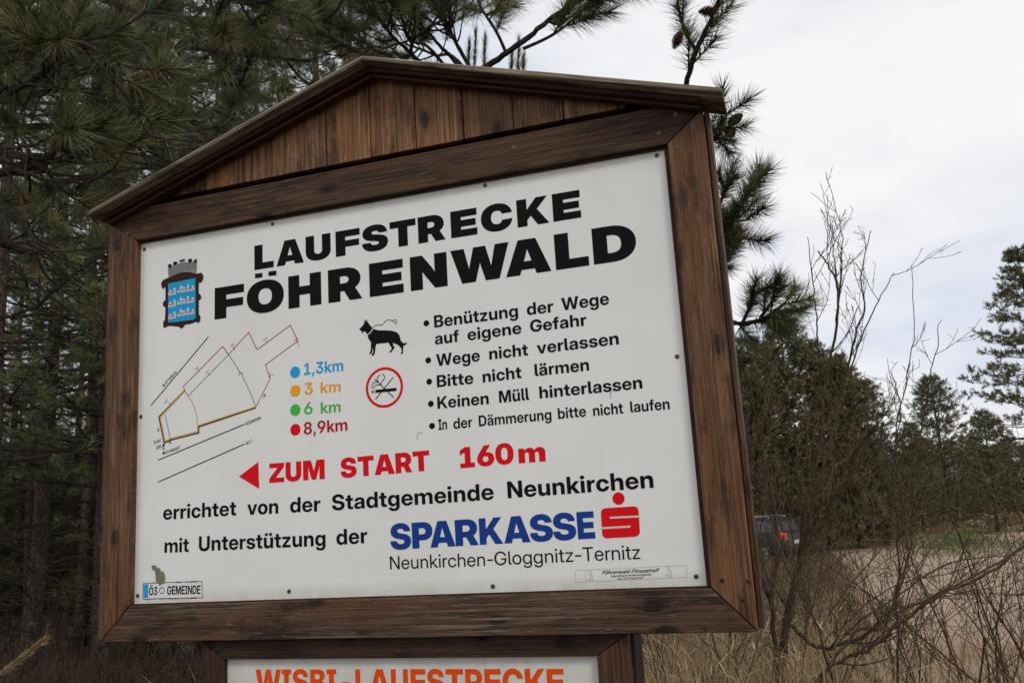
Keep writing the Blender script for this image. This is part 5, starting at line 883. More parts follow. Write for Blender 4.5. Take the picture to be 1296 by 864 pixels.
# screws
def screw_mesh(r, m1=M_SCREW):
    bm = bmesh.new()
    k = 10; rings = [(r, 0.0), (r, -0.0010), (r * 0.72, -0.0018), (r * 0.42, -0.0018), (r * 0.36, -0.0008)]
    L = [[bm.verts.new((q * math.cos(2 * math.pi * i / k), y, q * math.sin(2 * math.pi * i / k))) for i in range(k)] for q, y in rings]
    for A_, B_ in zip(L, L[1:]):
        for i in range(k): bm.faces.new((A_[i], A_[(i + 1) % k], B_[(i + 1) % k], B_[i]))
    f = bm.faces.new(L[-1]); f.material_index = 1
    me = bpy.data.meshes.new('screw'); bm.to_mesh(me); bm.free(); me.materials.append(m1); me.materials.append(M_SCREWD); return me
S_PANEL, S_WOOD, S_HOLE = screw_mesh(0.0056), screw_mesh(0.0046, plain('bright_screw_head', (0.19, 0.15, 0.11), 0.5, 0.4, 0.3)), screw_mesh(0.005, M_SCREWD)
def screw(me, x, y, z, parent):
    o = link(bpy.data.objects.new('screw', me), parent); o.location = (x, y, z); o.rotation_euler = (0, GR.uniform(0, 3), 0)
for x, z in PRINT['screws']: screw(S_PANEL, x, 0.0, z, panel)
for x, z in PRINT['plank_screws']:
    host = planks[min(range(len(planks)), key=lambda i: abs((px_[i] + px_[i + 1]) / 2 - x))]
    screw(S_WOOD, x, -0.0078, z, host)
for x, z in PRINT['frame_screws']:
    host, y = (railb, -.0195) if z < IZ0 and x < 1.5 else ((rail, -.020) if z > IZ1 + .01 and x < 1.54 and x > 0 else ((stl if x < 0.1 else srt), -.0205))
    screw(S_HOLE if z < 1.5 else S_WOOD, x, y, z, host)
# ---- print on the panel
W = WORDS
def rows(lo, hi, z=None): return W[lo:hi]
text_obj(panel, W[0:11], 'black', 'black heading LAUFSTRECKE')
p = Print()
for w_ in W[11:21]: p.text('O' if w_[0] == 'Ö' else w_[0], w_[1], (w_[3], w_[4]), (w_[5], w_[6]), w_[7])
for x0_, x1_ in ((0.3797, 0.4030), (0.4219, 0.4462)):       # the two square dots over the O
    p.poly([(x0_, 2.1872), (x1_, 2.1866), (x1_, 2.1994), (x0_, 2.2002)])
p.build('lettering', PRINTM['black'], panel, 'large black heading FÖHRENWALD')
text_obj(panel, W[21:24], 'black', 'black rule Benützung der Wege')
text_obj(panel, W[24:27], 'black', 'black rule auf eigene Gefahr')
text_obj(panel, W[27:30], 'black', 'black rule Wege nicht verlassen')
text_obj(panel, W[30:33], 'black', 'black rule Bitte nicht lärmen')
text_obj(panel, W[33:36], 'black', 'black rule Keinen Müll hinterlassen')
text_obj(panel, W[36:42], 'black', 'smaller black rule In der Dämmerung bitte nicht laufen')
text_obj(panel, W[42:43], 'blue', 'blue distance 1,3km')
text_obj(panel, W[43:45], 'orange', 'orange distance 3 km')
text_obj(panel, W[45:47], 'green', 'green distance 6 km')
text_obj(panel, W[47:48], 'darkred', 'dark red distance 8,9km')
text_obj(panel, W[48:52], 'red', 'red direction ZUM START 160m')
text_obj(panel, W[52:57], 'black', 'black line errichtet von der Stadtgemeinde Neunkirchen')
text_obj(panel, W[57:60], 'black', 'black line mit Unterstützung der')
text_obj(panel, W[60:69], 'navy', 'blue sponsor lettering SPARKASSE')
text_obj(panel, W[69:74], 'black', 'thin black line Neunkirchen-Gloggnitz-Ternitz')
K = PRINT
for c in K['bullets']:
    p = Print(); p.disc(c, K['bullet_r'], y=-0.0006); p.build('bullet_point', PRINTM['black'], panel)
for c, col in zip(K['kmdots'], ('blue', 'orange', 'green', 'red')):
    p = Print(); p.disc(c, K['kmdot_r']); p.build('distance_dot', PRINTM[col], panel, col + ' dot of the distance key')
p = Print(); p.poly(K['arrow']); p.build('direction_arrow', PRINTM['red'], panel)
# sponsor logo
TL, TR, BR, BL = [Vector(q) for q in K['logo']]
def quad(u, v): return (TL * (1 - u) + TR * u) * (1 - v) + (BL * (1 - u) + BR * u) * v
ru, rv = 0.13, 0.16; pts = []
for cu, cv, a0 in ((1 - ru, rv, -90), (1 - ru, 1 - rv, 0), (ru, 1 - rv, 90), (ru, rv, 180)):
    for k in range(7):
        a = math.radians(a0 + 15 * k); pts.append(tuple(quad(cu + ru * math.cos(a), cv + rv * math.sin(a))))
p = Print(); p.poly(pts); p.disc(K['logo_dot'], K['logo_r'])
lg = p.build('sponsor_logo', PRINTM['red'], panel)
p = Print()
for l in K['slits']: p.line(l, 0.0042, -0.0010)
p.build('logo_slits', PRINTM['slit'], panel)
# route map
mo = Print()
for l in K['m_black']: mo.line(l, 0.0026)
for l in K['m_arrows']: mo.line(l, 0.0012, -0.0012)
for c in K['m_dots']: mo.disc(c, 0.0036, y=-0.0012)
for t, A_, B_ in K['m_labels']: mo.text(t, 560, A_, B_, 0.0078)
mo.build('route_map', PRINTM['black'], panel, 'black roads and labels of the route map')
def lines(key, w, m, label, y):
    q = Print()
    for l in K[key]: q.line(l, w, y)
    return q
q = lines('m_red', 0.0018, 'mapred', '', -0.0008)
for l in K['m_ticks'][:5]: 
    q.line(l, 0.001, -0.0009); c = Vector(l[0]); d = (Vector(l[1]) - c).normalized(); n_ = Vector((-d.y, d.x))
    q.text('km', 560, tuple(c - n_ * .006 + d * -.002), tuple(c + n_ * .006 + d * -.002), .004, -0.0009)
q.build('route_line', PRINTM['mapred'], panel, 'dark red long running route on the map')
q = lines('m_green', 0.0018, 'mapgreen', '', -0.0007)
for l in K['m_ticks'][5:]:
    q.line(l, 0.001, -0.0009); c = Vector(l[0]); d = (Vector(l[1]) - c).normalized(); n_ = Vector((-d.y, d.x))
    q.text('km', 560, tuple(c - n_ * .006 + d * -.002), tuple(c + n_ * .006 + d * -.002), .004, -0.0009)
q.build('route_line', PRINTM['mapgreen'], panel, 'green running route on the map')
lines('m_loopk', 0.0030, '', '', -0.0009).build('route_line', PRINTM['mapbrown'], panel, 'dark brown outer loop on the map')
lines('m_loopo', 0.0029, '', '', -0.0010).build('route_line', PRINTM['maporange'], panel, 'orange loop on the map')
lines('m_arc', 0.0019, '', '', -0.0008).build('route_line', PRINTM['maporange'], panel, 'thin orange arc on the map')
lines('m_blue', 0.0017, '', '', -0.0008).build('route_line', PRINTM['mapblue'], panel, 'thin blue line on the map')
# town coat of arms
crest = Print(); crest.poly(K['brown'], -0.0006); cb = crest.build('coat_of_arms', PRINTM['brown'], panel, 'brown scrolled shield frame under a grey wall crown')
p = Print(); p.poly(K['field'], -0.0010); p.build('shield_field', PRINTM['field'], panel)
p = Print(); p.poly(K['crown'], -0.0009); p.build('wall_crown', PRINTM['grey'], panel)
p = Print()
for s_ in K['crown_slots']: p.poly(s_, -0.0012)
for r_ in range(4):
    z = 2.2365 + r_ * 0.0062
    p.line([(0.100, z), (0.125, z + .0035), (0.150, z + .0048), (0.172, z + .0044), (0.192, z + .0026)], 0.0009, -0.0012)
    for j in range(8):
        x = 0.1025 + j * 0.0118 + (r_ % 2) * .0058; zz = z + .0045 * math.sin(min(1, (x - .1) / .09) * 2.4)
        p.line([(x, zz), (x, zz + .0058)], 0.0008, -0.0012)
p.build('crown_masonry', PRINTM['black'], panel)
pw, pd, pk_ = Print(), Print(), Print()
for i, (cx, cz) in enumerate(K['castles']):
    u = 0.0035; kind = i % 3
    tx = (cx + 2.2 * u, cx - 0.3 * u, cx - 2.2 * u)[kind]
    pw.poly([(cx - 3.6 * u, cz - 2 * u), (cx + 3.6 * u, cz - 1.9 * u), (cx + 3.6 * u, cz + .9 * u), (cx + 2.5 * u, cz + .9 * u), (cx + 2.5 * u, cz + .4 * u), (cx - 2.5 * u, cz + .3 * u), (cx - 2.5 * u, cz + .8 * u), (cx - 3.6 * u, cz + .8 * u)], -0.0013)
    pw.poly([(tx - 1.0 * u, cz + .3 * u), (tx + 1.0 * u, cz + .3 * u), (tx + 1.0 * u, cz + 2.4 * u), (tx, cz + 3.9 * u), (tx - 1.0 * u, cz + 2.4 * u)], -0.00132)
    pw.poly([(cx + (-2.4 if kind == 0 else 1.4) * u, cz + .2 * u), (cx + (-.6 if kind == 0 else 3.2) * u, cz + .2 * u), (cx + (-.6 if kind == 0 else 3.2) * u, cz + 1.9 * u), (cx + (-2.4 if kind == 0 else 1.4) * u, cz + 1.9 * u)], -0.00134)
    for dx in (-2.6, -1.2, 0.2, 1.6):
        pd.line([(cx + dx * u, cz - .8 * u), (cx + (dx + .8) * u, cz - .8 * u)], 0.9 * u, -0.0016)
    pk_.line([(cx - 3.4 * u, cz + .15 * u), (cx + 3.4 * u, cz + .25 * u)], 0.35 * u, -0.0017)
    pk_.line([(tx, cz + 1.2 * u), (tx, cz + 2.0 * u)], 0.6 * u, -0.0017)
for q_, n_, c_ in ((pw, 'castle_emblems', 'white'), (pd, 'castle_windows', 'darkred'), (pk_, 'castle_outlines', 'black')):
    o_ = q_.build(n_, PRINTM[c_], panel); o_['kind'] = 'stuff'
# pictograms
p = Print(); p.poly(K['dog']); p.line(K['leash'], 0.0014, -0.0007); p.build('dog_pictogram', PRINTM['black'], panel, 'black dog on a leash')
p = Print(); p.line(K['collar'], 0.0022, -0.0011); p.build('dog_collar', PRINTM['white'], panel)
c = K['ringc'][0]; rx = (K['ringc'][1][0] - K['ringc'][4][0]) / 2; rz = (K['ringc'][2][1] - K['ringc'][3][1]) / 2
p = Print(); p.disc(c, rx, rz, k=48, inner=0.0066); p.build('prohibition_ring', PRINTM['red'], panel)
p = Print(); p.poly(K['cig'])
for l in K['cig2']: p.poly(l)
for l in K['cross']: p.line(l, 0.0022, -0.0009)
for i, l in enumerate(K['smoke']): p.line(l, 0.0019, -0.0007 - 0.0001 * i)
p.build('cigarette_pictogram', PRINTM['black'], panel, 'crossed out smoking cigarette')
# sticker
p = Print(); p.poly(K['sticker'], -0.0006); stk = p.build('sticker', PRINTM['white'], panel, 'small number plate sticker Ö3 GEMEINDE')
p = Print(); p.poly(K['sticker_blue'], -0.0012); p.build('sticker_band', PRINTM['blue'], panel)
p = Print(); q = list(K['sticker']); p.line(q + q[:1], 0.0014, -0.0011)
rr_ = random.Random(4)
for e0, e1 in ((q[0], q[1]), (q[3], q[2])):
    for k in range(9):
        t0_ = rr_.random() * .9; a = Vector(e0).lerp(Vector(e1), t0_); b_ = Vector(e0).lerp(Vector(e1), t0_ + .06 + .05 * rr_.random())
        p.line([tuple(a), tuple(b_)], 0.0012 + .0012 * rr_.random(), -0.0013 - .0001 * k)
p.build('sticker_edge', PRINTM['mapbrown'], panel)
text_obj(panel, W[74:76], 'black', 'condensed black letters on the sticker', -0.0013)
p = Print(); p.disc(K['sticker_ring'][0], .0088, y=-0.0013, inner=0.0022, k=24); p.build('sticker_ring', PRINTM['violet'], panel)
p = Print(); p.poly(K['stain'], -0.0020)
for k in range(5): p.disc((0.045 + .004 * k - .006 * (k % 2), 1.392 + .003 * k), .0007, y=-0.0007, k=6)
p.build('peeling_residue', PRINTM['stain'], panel, 'greenish grey residue above the sticker')
# faint strip sign
p = Print(); q = list(K['strip']); p.line(q + q[:1], 0.0007); p.line(K['strip2'], 0.0007, -0.0008)
for cx, cz in K['kids']:
    for dx, dz, r_ in ((0, .007, .0042), (.003, -.001, .0035), (-.003, -.008, .0030), (.0045, -.009, .0026)):
        p.disc((cx + dx, cz + dz), r_, y=-0.0007 - .0001 * abs(dx) * 1000, inner=0.0007, k=14)
p.build('strip_outline', PRINTM['faint'], panel, 'thin outline with small loose doodles')
p = Print()
for (t, it, A_, B_), hcap in zip(K['strip_txt'], (0.0078, 0.0040, 0.0036)): p.text(t, 590, A_, B_, hcap, -0.0008, slant=0.45 if it else 0.0)
p.build('lettering', PRINTM['black'], panel, 'tiny black strip lettering Föhrenwald Fitnesstreff')
# chips and scuffs on the enamel
p = Print(); r_ = random.Random(12)
for k in range(16):
    x, z = r_.uniform(.05, 1.45), r_.uniform(1.38, 2.3); a = [(x + r_.uniform(.4, 1) * .0017 * math.cos(j), z + r_.uniform(.4, 1) * .0017 * math.sin(j)) for j in (0, 1.2, 2.5, 3.7, 5)]
    p.poly(a, -0.0005)
for cx_, cz_ in ((0.846, 1.722), (1.332, 1.778), (0.40, 2.09)):
    p.line([(cx_ + .009 * math.cos(a_), cz_ + .011 * math.sin(a_)) for a_ in (1.0, 1.7, 2.4, 3.1, 3.8)], .0022, -0.00055)
ec = p.build('enamel_chips', PRINTM['faint'], panel); ec['kind'] = 'stuff'

# ---- lower board
lb = empty('notice_board', (0, 0, 0), 'lower brown framed board with orange lettering mounted below the large panel', 'notice board')
LX0, LX1, LZ1 = 0.211, 1.316, 1.2535
jx0, jx1, jz1, lz0, jz0 = 0.279, 1.244, 1.207, 0.70, 0.76
board('top_rail', [(jx0, jz1), (jx1, jz1), (LX1, LZ1), (LX0, LZ1)], 0.004, 0.038, (1, 0), MW_BACK, lb)
board('bottom_rail', [(LX0, lz0), (LX1, lz0), (jx1, jz0), (jx0, jz0)], 0.004, 0.038, (1, 0), MW_FASCIA, lb)
board('stile', [(LX0, lz0 + .001), (jx0 - .001, jz0), (jx0 - .001, jz1), (LX0, LZ1 - .001)], 0.0035, 0.038, (0, 1), MW_LOW, lb)
board('stile', [(jx1 + .001, jz0), (LX1, lz0 + .001), (LX1, LZ1 - .001), (jx1 + .001, jz1)], 0.0035, 0.038, (0, 1), MW_LOW, lb)
lp = board('panel', [(0.27, 0.745), (1.26, 0.745), (1.26, 1.217), (0.27, 1.217)], 0.020, 0.024, (1, 0), M_PANEL, lb, 0.0)
p = Print(); p.text('WISBI-LAUFSTRECKE', 820, (0.3611, 1.1815 - 0.058), (1.1618, 1.1779 - 0.056), 0.0570, 0.0192)
p.build('lettering', PRINTM['orange2'], lp, 'orange heading WISBI-LAUFSTRECKE')
rebase(nb, (0.765, 0.09, gz(0.765, 0.09))); rebase(lb, (0.765, 0.02, 0.70))

# ------------------------------------------------------------------ vegetation
def unit(v):
    v = np.asarray(v, float); return v / (np.linalg.norm(v, axis=-1, keepdims=True) + 1e-9)
def needle_tris(P, D, L, n, ln, w, rng, a0=68, a1=22, tbase=0.05, droop=0.0):
    """needles round m shoots: start points P, directions D, shoot lengths L"""
    m = len(P)
    P = np.repeat(P, n, 0); D = np.repeat(unit(D), n, 0); L = np.repeat(L, n)
    t = rng.uniform(tbase, 1, m * n) ** 0.8
    r = unit(np.cross(D, rng.normal(size=(m * n, 3))))
    ang = np.radians(a0 + (a1 - a0) * t + rng.normal(0, 9, m * n))
    d = D * np.cos(ang)[:, None] + r * np.sin(ang)[:, None]; d[:, 2] -= droop; d = unit(d)
    s = P + D * (L * t)[:, None]
    ll = ln * rng.uniform(0.65, 1.12, m * n)
    wv = unit(np.cross(d, rng.normal(size=(m * n, 3)))) * (w / 2)
    e_ = s + d * ll[:, None]
    return np.stack([s - wv, s + wv, e_], 1)
def bez(pts, k=8, jit=0.0, rng=None):
    """smooth line through points"""
    pts = np.asarray(pts, float); out = []
    for i in range(len(pts) - 1):
        p0 = pts[max(i - 1, 0)]; p1 = pts[i]; p2 = pts[i + 1]; p3 = pts[min(i + 2, len(pts) - 1)]
        for j in range(k):
            t = j / k
            out.append(0.5 * ((2 * p1) + (-p0 + p2) * t + (2 * p0 - 5 * p1 + 4 * p2 - p3) * t * t + (-p0 + 3 * p1 - 3 * p2 + p3) * t ** 3))
    out.append(pts[-1]); out = np.array(out)
    if jit and rng is not None: out[1:-1] += rng.normal(0, jit, out[1:-1].shape)
    return out
def near_limb(wood_g, ndl, pts, r0, r1, rng, twigs=8, tl=0.30, brush=0.16, ln=0.105, n=130, t0=0.25, tip=True, w=0.0021, up=0.25, spread=1.0, dead=0.06, cones=None, tone=0.0):
    """a pine limb seen close: tapered wood, side twigs, bottle-brush shoots"""
    c = bez(pts, 7, r0 * 0.12, rng); m = len(c)
    wood_g.tube(c, np.linspace(r0, r1, m), 6)
    tang = unit(np.gradient(c, axis=0)); S, D, L = [], [], []
    for k in range(twigs):
        t = t0 + (1 - t0) * (k + rng.uniform(0.1, 0.9)) / twigs; i = min(m - 2, int(t * (m - 1)))
        side = unit(np.cross(tang[i], rng.normal(size=3)))
        d = unit(tang[i] * 0.75 + side * spread * 0.85 + np.array([0, 0, up])); le = tl * rng.uniform(0.45, 1.1) * (1.15 - 0.5 * t)
        q = bez([c[i], c[i] + d * le * 0.5 + np.array([0, 0, -0.02]), c[i] + d * le + np.array([0, 0, up * le * 0.35])], 4)
        wood_g.tube(q, np.linspace(max(r1, 0.004), 0.003, len(q)), 5)
        e_ = unit(q[-1] - q[-2]); nb_ = rng.integers(1, 4)
        for j in range(nb_):
            dd = unit(e_ + rng.normal(0, 0.42, 3) * (j > 0)); bl = brush * rng.uniform(0.7, 1.2)
            base = q[-1] if j == 0 else q[-1 - rng.integers(0, 3)]
            S.append(base - dd * 0.02); D.append(dd); L.append(bl)
            wood_g.tube([base, base + dd * bl], [0.0035, 0.002], 4)
    if tip: S.append(c[-3]); D.append(tang[-1]); L.append(brush * 1.3)
    S, D, L = np.array(S), np.array(D), np.array(L)
    T = needle_tris(S, D, L, n, ln, w, rng)
    tint = np.clip(rng.uniform(0.05, 0.8, len(S)) + tone, 0, .86)
    tt = np.clip(np.repeat(tint, n) + rng.normal(0, 0.10, len(T)), 0, 0.86)
    dd_ = rng.random(len(T)) < dead; tt[dd_] = 1.0
    ndl.tris(T, tt)
    if cones is not None:
        for t in cones[0]:
            i = int(t * (m - 1)); cone(c[i] + np.array([0, 0, -0.02]), unit(tang[i] + rng.normal(0, .8, 3)), cones[1])
CONE_G = []
def cone(p, d, parent_list): parent_list.append((p, d))
def cone_mesh():
    bm = bmesh.new(); R = random.Random(2); rows_ = 9
    for i in range(rows_):
        t = i / (rows_ - 1); rad = 0.021 * math.sin(math.pi * (0.18 + 0.74 * t)) ** 0.8; k = 9
        for j in range(k):
            a = 2 * math.pi * (j + 0.5 * (i % 2)) / k; z = 0.062 * t
            ca, sa = math.cos(a), math.sin(a); w = rad * 0.42
            v = [bm.verts.new(q) for q in ((rad * .25 * ca - w * sa * .5, rad * .25 * sa + w * ca * .5, z), (rad * .25 * ca + w * sa * .5, rad * .25 * sa - w * ca * .5, z),
                 (rad * ca + w * sa, rad * sa - w * ca, z + .007), (rad * 1.12 * ca, rad * 1.12 * sa, z + .012), (rad * ca - w * sa, rad * sa + w * ca, z + .007))]
            bm.faces.new(v)
    me = bpy.data.meshes.new('pine_cone'); bm.to_mesh(me); bm.free(); me.materials.append(M_CONE); return me
ME_CONE = cone_mesh()
def put_cones(lst, parent):
    for p, d in lst:
        o = link(bpy.data.objects.new('pine_cone', ME_CONE), parent)
        o.location = p; o.rotation_euler = Vector(d).to_track_quat('Z', 'Y').to_euler()

def pine_meshes(seed, H, z0, reach, n_tuft, ln, w, trunk_r, whorl=0.42, per=5, up=0.18, brush=0.14, tn=24, top_pow=0.8, lean=0.02, dead_twigs=10, density=1.0, mat_n=None, bare=0.25, bark_m=None, sub=7):
    """one pine: trunk, limbs and needles; the crown's outline comes from the limbs"""
    rng = np.random.default_rng(seed)
    tr, lb_, nd = Geo(), Geo(), Geo()
    k = 14; hs = np.linspace(-0.25, H, k)
    ax = np.stack([np.cumsum(rng.normal(0, lean, k)), np.cumsum(rng.normal(0, lean, k)), hs], 1); ax[:, :2] -= ax[1, :2]
    rad = trunk_r * (1 - (np.clip(hs, 0, H) / H)) ** 0.75 + 0.008; rad[0] *= 1.25
    tr.tube(ax, rad, 9)
    S, D, L = [], [], []
    z = z0
    while z < H - 0.15:
        f = (z - z0) / (H - z0); Rr = reach * max(0.10, (1 - f) ** top_pow) * (0.72 + 0.28 * min(1, f * 5 + 0.2))
        a0 = rng.uniform(0, 6.28)
        for j in range(per):
            a = a0 + j * 6.283 / per + rng.normal(0, 0.3); le = Rr * rng.uniform(0.62, 1.12)
            o = np.array([np.interp(z, hs, ax[:, 0]), np.interp(z, hs, ax[:, 1]), z + rng.uniform(-.12, .12)])
            dr = np.array([math.cos(a), math.sin(a), 0.0]); lift = up * (0.4 + 1.8 * f) + rng.normal(0, 0.07)
            q = bez([o, o + dr * le * 0.5 + np.array([0, 0, lift * le * 0.35]), o + dr * le + np.array([0, 0, lift * le + 0.10 * le])], 4, 0.012 * le, rng)
            r_ = max(0.007, 0.34 * np.interp(z, hs, rad)) * (0.5 + 0.5 * le / reach)
            lb_.tube(q, np.linspace(r_, 0.004, len(q)), 5)
            side = np.cross(dr, [0, 0, 1])
            for s_ in range(sub):
                t = bare + (1 - bare) * (s_ + rng.random()) / sub
                if rng.random() > density: continue
                i = t * (len(q) - 1); i0 = int(min(i, len(q) - 2)); b_ = q[i0] + (q[i0 + 1] - q[i0]) * (i - i0)
                sd = side * (1 if s_ % 2 else -1)
                dd = unit(dr * rng.uniform(0.5, 1.0) + sd * rng.uniform(0.3, 1.1) + np.array([0, 0, rng.uniform(0.0, 0.6)]))
                sl_ = le * 0.33 * (1.25 - t) * rng.uniform(0.5, 1.3) + 0.08
                e_ = b_ + dd * sl_
                lb_.tube([b_, e_], [0.006, 0.003], 3, cap=False)
                nt = max(1, int(rng.poisson(n_tuft * (0.5 + sl_))))
                for _ in range(nt):
                    u = rng.uniform(0.35, 1.0); d2 = unit(dd + rng.normal(0, 0.55, 3) + np.array([0, 0, 0.25]))
                    S.append(b_ + (e_ - b_) * u); D.append(d2); L.append(brush * rng.uniform(0.7, 1.3))
            S.append(q[-1]); D.append(unit(q[-1] - q[-2] + np.array([0, 0, 0.05]))); L.append(brush * 1.2)
        z += whorl * rng.uniform(0.8, 1.2) * (1 - 0.45 * f)
    S.append(ax[-1] - [0, 0, .1]); D.append(np.array([0, 0, 1.0])); L.append(brush * 1.4)
    for _ in range(dead_twigs):
        zz = rng.uniform(0.5, max(0.8, z0)); a = rng.uniform(0, 6.28); le = rng.uniform(0.4, 1.5)
        o = np.array([np.interp(zz, hs, ax[:, 0]), np.interp(zz, hs, ax[:, 1]), zz]); dr = np.array([math.cos(a), math.sin(a), rng.uniform(-.2, .25)])
        q = bez([o, o + dr * le * .5 + [0, 0, .03], o + dr * le + [0, 0, rng.uniform(-.25, .15)]], 4, .02, rng)
        lb_.tube(q, np.linspace(.011, .003, len(q)), 4)
        for _ in range(3):
            i = rng.integers(2, len(q) - 1); lb_.tube([q[i], q[i] + unit(dr + rng.normal(0, .6, 3)) * le * .3], [.004, .002], 3, cap=False)
    S, D, L = np.array(S), np.array(D), np.array(L)
    T = needle_tris(S, D, L, tn, ln, w, rng, 62, 28)
    tint = np.clip(np.repeat(rng.beta(2, 2.4, len(S)), tn) + rng.normal(0, 0.08, len(T)), 0, 0.87)
    tint[np.repeat(rng.random(len(S)) < 0.025, tn)] = 1.0
    nd.tris(T, tint)
    a = tr.build('trunk', bark_m or M_BARK, None, True); b_ = lb_.build('limbs', M_LIMB, None); c = nd.build('crown', mat_n or M_NEEDLE)
    b_['kind'] = 'stuff'; c['kind'] = 'stuff'
    return [a, b_, c], len(T)
PROTO = {}
def pine(kind, px, depth, rz, sc, label, group=None, name='pine_tree', szf=1.0, tilt=(0, 0), pos=None):
    loc = ground_at(px, depth) if pos is None else np.array([pos[0], pos[1], gz(pos[0], pos[1])])
    e_ = empty(name, loc, label, 'tree', group, rz)
    e_.scale = (sc, sc, sc * szf); e_.rotation_euler = (tilt[0], tilt[1], rz)
    first = not PROTO[kind][1]; PROTO[kind][1] = True
    for o in PROTO[kind][0]:
        if first: o.parent = e_
        else:
            c = o.copy(); COL.objects.link(c); c.parent = e_
    return e_
import time as _t
_t0 = _t.time()
PROTO['forest'] = [pine_meshes(11, 9.5, 2.4, 2.2, 3.0, 0.12, 0.0062, 0.088, whorl=0.45, per=5, tn=34, dead_twigs=26, sub=6, bark_m=M_BARK, bare=.2)[0], False]
PROTO['forest_b'] = [pine_meshes(12, 8.5, 3.0, 2.0, 3.0, 0.12, 0.0062, 0.078, whorl=0.45, per=5, tn=34, dead_twigs=30, sub=6, bark_m=M_BARK_RED, bare=.2)[0], False]
PROTO['young'] = [pine_meshes(13, 4.4, 0.25, 1.45, 3.0, 0.11, 0.0065, 0.065, whorl=0.34, per=6, tn=30, dead_twigs=0, sub=6, bare=.15)[0], False]
PROTO['young_b'] = [pine_meshes(14, 4.2, 0.2, 1.5, 2.8, 0.11, 0.0065, 0.06, whorl=0.36, per=6, tn=30, dead_twigs=0, sub=6, bare=.15, mat_n=M_NEEDLE_FAR)[0], False]
PROTO['pale'] = [pine_meshes(15, 8.0, 0.4, 2.4, 2.6, 0.17, 0.032, 0.12, whorl=0.55, per=6, tn=14, dead_twigs=0, sub=6, bare=.15, brush=.22, mat_n=M_NEEDLE_PALE, top_pow=.6)[0], False]
PROTO['open'] = [pine_meshes(16, 10.5, 2.0, 3.1, 3.6, 0.15, 0.030, 0.15, whorl=0.60, per=6, tn=15, dead_twigs=6, sub=8, bare=.22, up=0.06, brush=.2, mat_n=M_NEEDLE_FAR, top_pow=0.62)[0], False]
PROTO['far'] = [pine_meshes(17, 8.0, 0.4, 2.7, 3.2, 0.17, 0.032, 0.13, whorl=0.5, per=7, tn=14, dead_twigs=0, sub=6, bare=.15, brush=.22, mat_n=M_NEEDLE_FAR, top_pow=.6)[0], False]
print('proto', round(_t.time() - _t0, 1), {k: len(v[0][2].data.polygons) for k, v in PROTO.items()})

# --- forest on the left, behind the board
G_F = 'pines standing in the dark wood'
HEI = {'forest': 9.5, 'forest_b': 8.5, 'young': 4.4, 'young_b': 4.2, 'pale': 8.0, 'open': 10.5, 'far': 8.0}
for i, (kind, px, dep, rz, sc, szf, tilt, lab) in enumerate([
    ('forest', 42, 9.2, 0.4, 1.0, 1.0, (0.02, 0.045), 'leaning pale-barked pine trunk in the dark wood left of the board'),
    ('forest', 132, 8.2, 2.1, 0.80, 1.0, (0, 0), 'slim grey pine trunk showing just under the lower left corner of the frame'),
    ('forest', 236, 8.6, 4.0, 0.9, 1.0, (0, 0.01), 'grey pine trunk showing under the frame beside the lower board'),
    ('forest', -14, 7.2, 1.1, 0.85, 1.05, (0, 0), 'lichen-flecked pine trunk at the very edge of the wood, farthest left'),
    ('forest_b', 414, 11.0, 3.3, 1.15, 1.0, (0, 0), 'reddish pine trunk rising above the left slope of the board roof'),
    ('forest', 468, 13.5, 5.1, 1.15, 1.0, (0, 0), 'thin dark pine trunk just above the ridge of the board roof'),
    ('forest', 283, 10.5, 0.9, 1.15, 1.0, (0, 0), 'dark pine behind the left slope of the board roof')]):
    pine(kind, px, dep, rz, sc, lab, G_F, szf=szf, tilt=tilt)
R = random.Random(5)
for i in range(36):
    px = -160 + (i * 137) % 730 + R.uniform(-25, 25); dep = 12 + (i % 9) * 2.6 + R.uniform(0, 2.0)
    if px < 190 and i % 2: continue
    pine(R.choice(['forest', 'forest_b']), px, dep, R.uniform(0, 6.28), R.uniform(0.9, 1.25), 'tall pine deep in the dark wood behind the board, crowded among its like', 'tall pines crowded deep in the wood')
for i in range(62):
    px = -150 + (i * 101) % 760 + R.uniform(-20, 20); dep = 11.5 + (i % 7) * 3.0 + R.uniform(0, 2)
    if px < 190 and i % 3 == 0: continue
    pine(R.choice(['young', 'young_b']), px, dep, R.uniform(0, 6.28), R.uniform(0.85, 1.15), 'bushy young pine in the shade of the wood behind the board', 'young pines in the shade of the wood', name='young_pine')

for i in range(16):
    pine(R.choice(['young', 'young_b']), -170 + i * 25 + R.uniform(-9, 9), 19 + (i % 4) * 4 + R.uniform(0, 2), R.uniform(0, 6.28), R.uniform(1.0, 1.25), 'bushy young pine in the shade of the wood behind the board', 'young pines in the shade of the wood', name='young_pine')
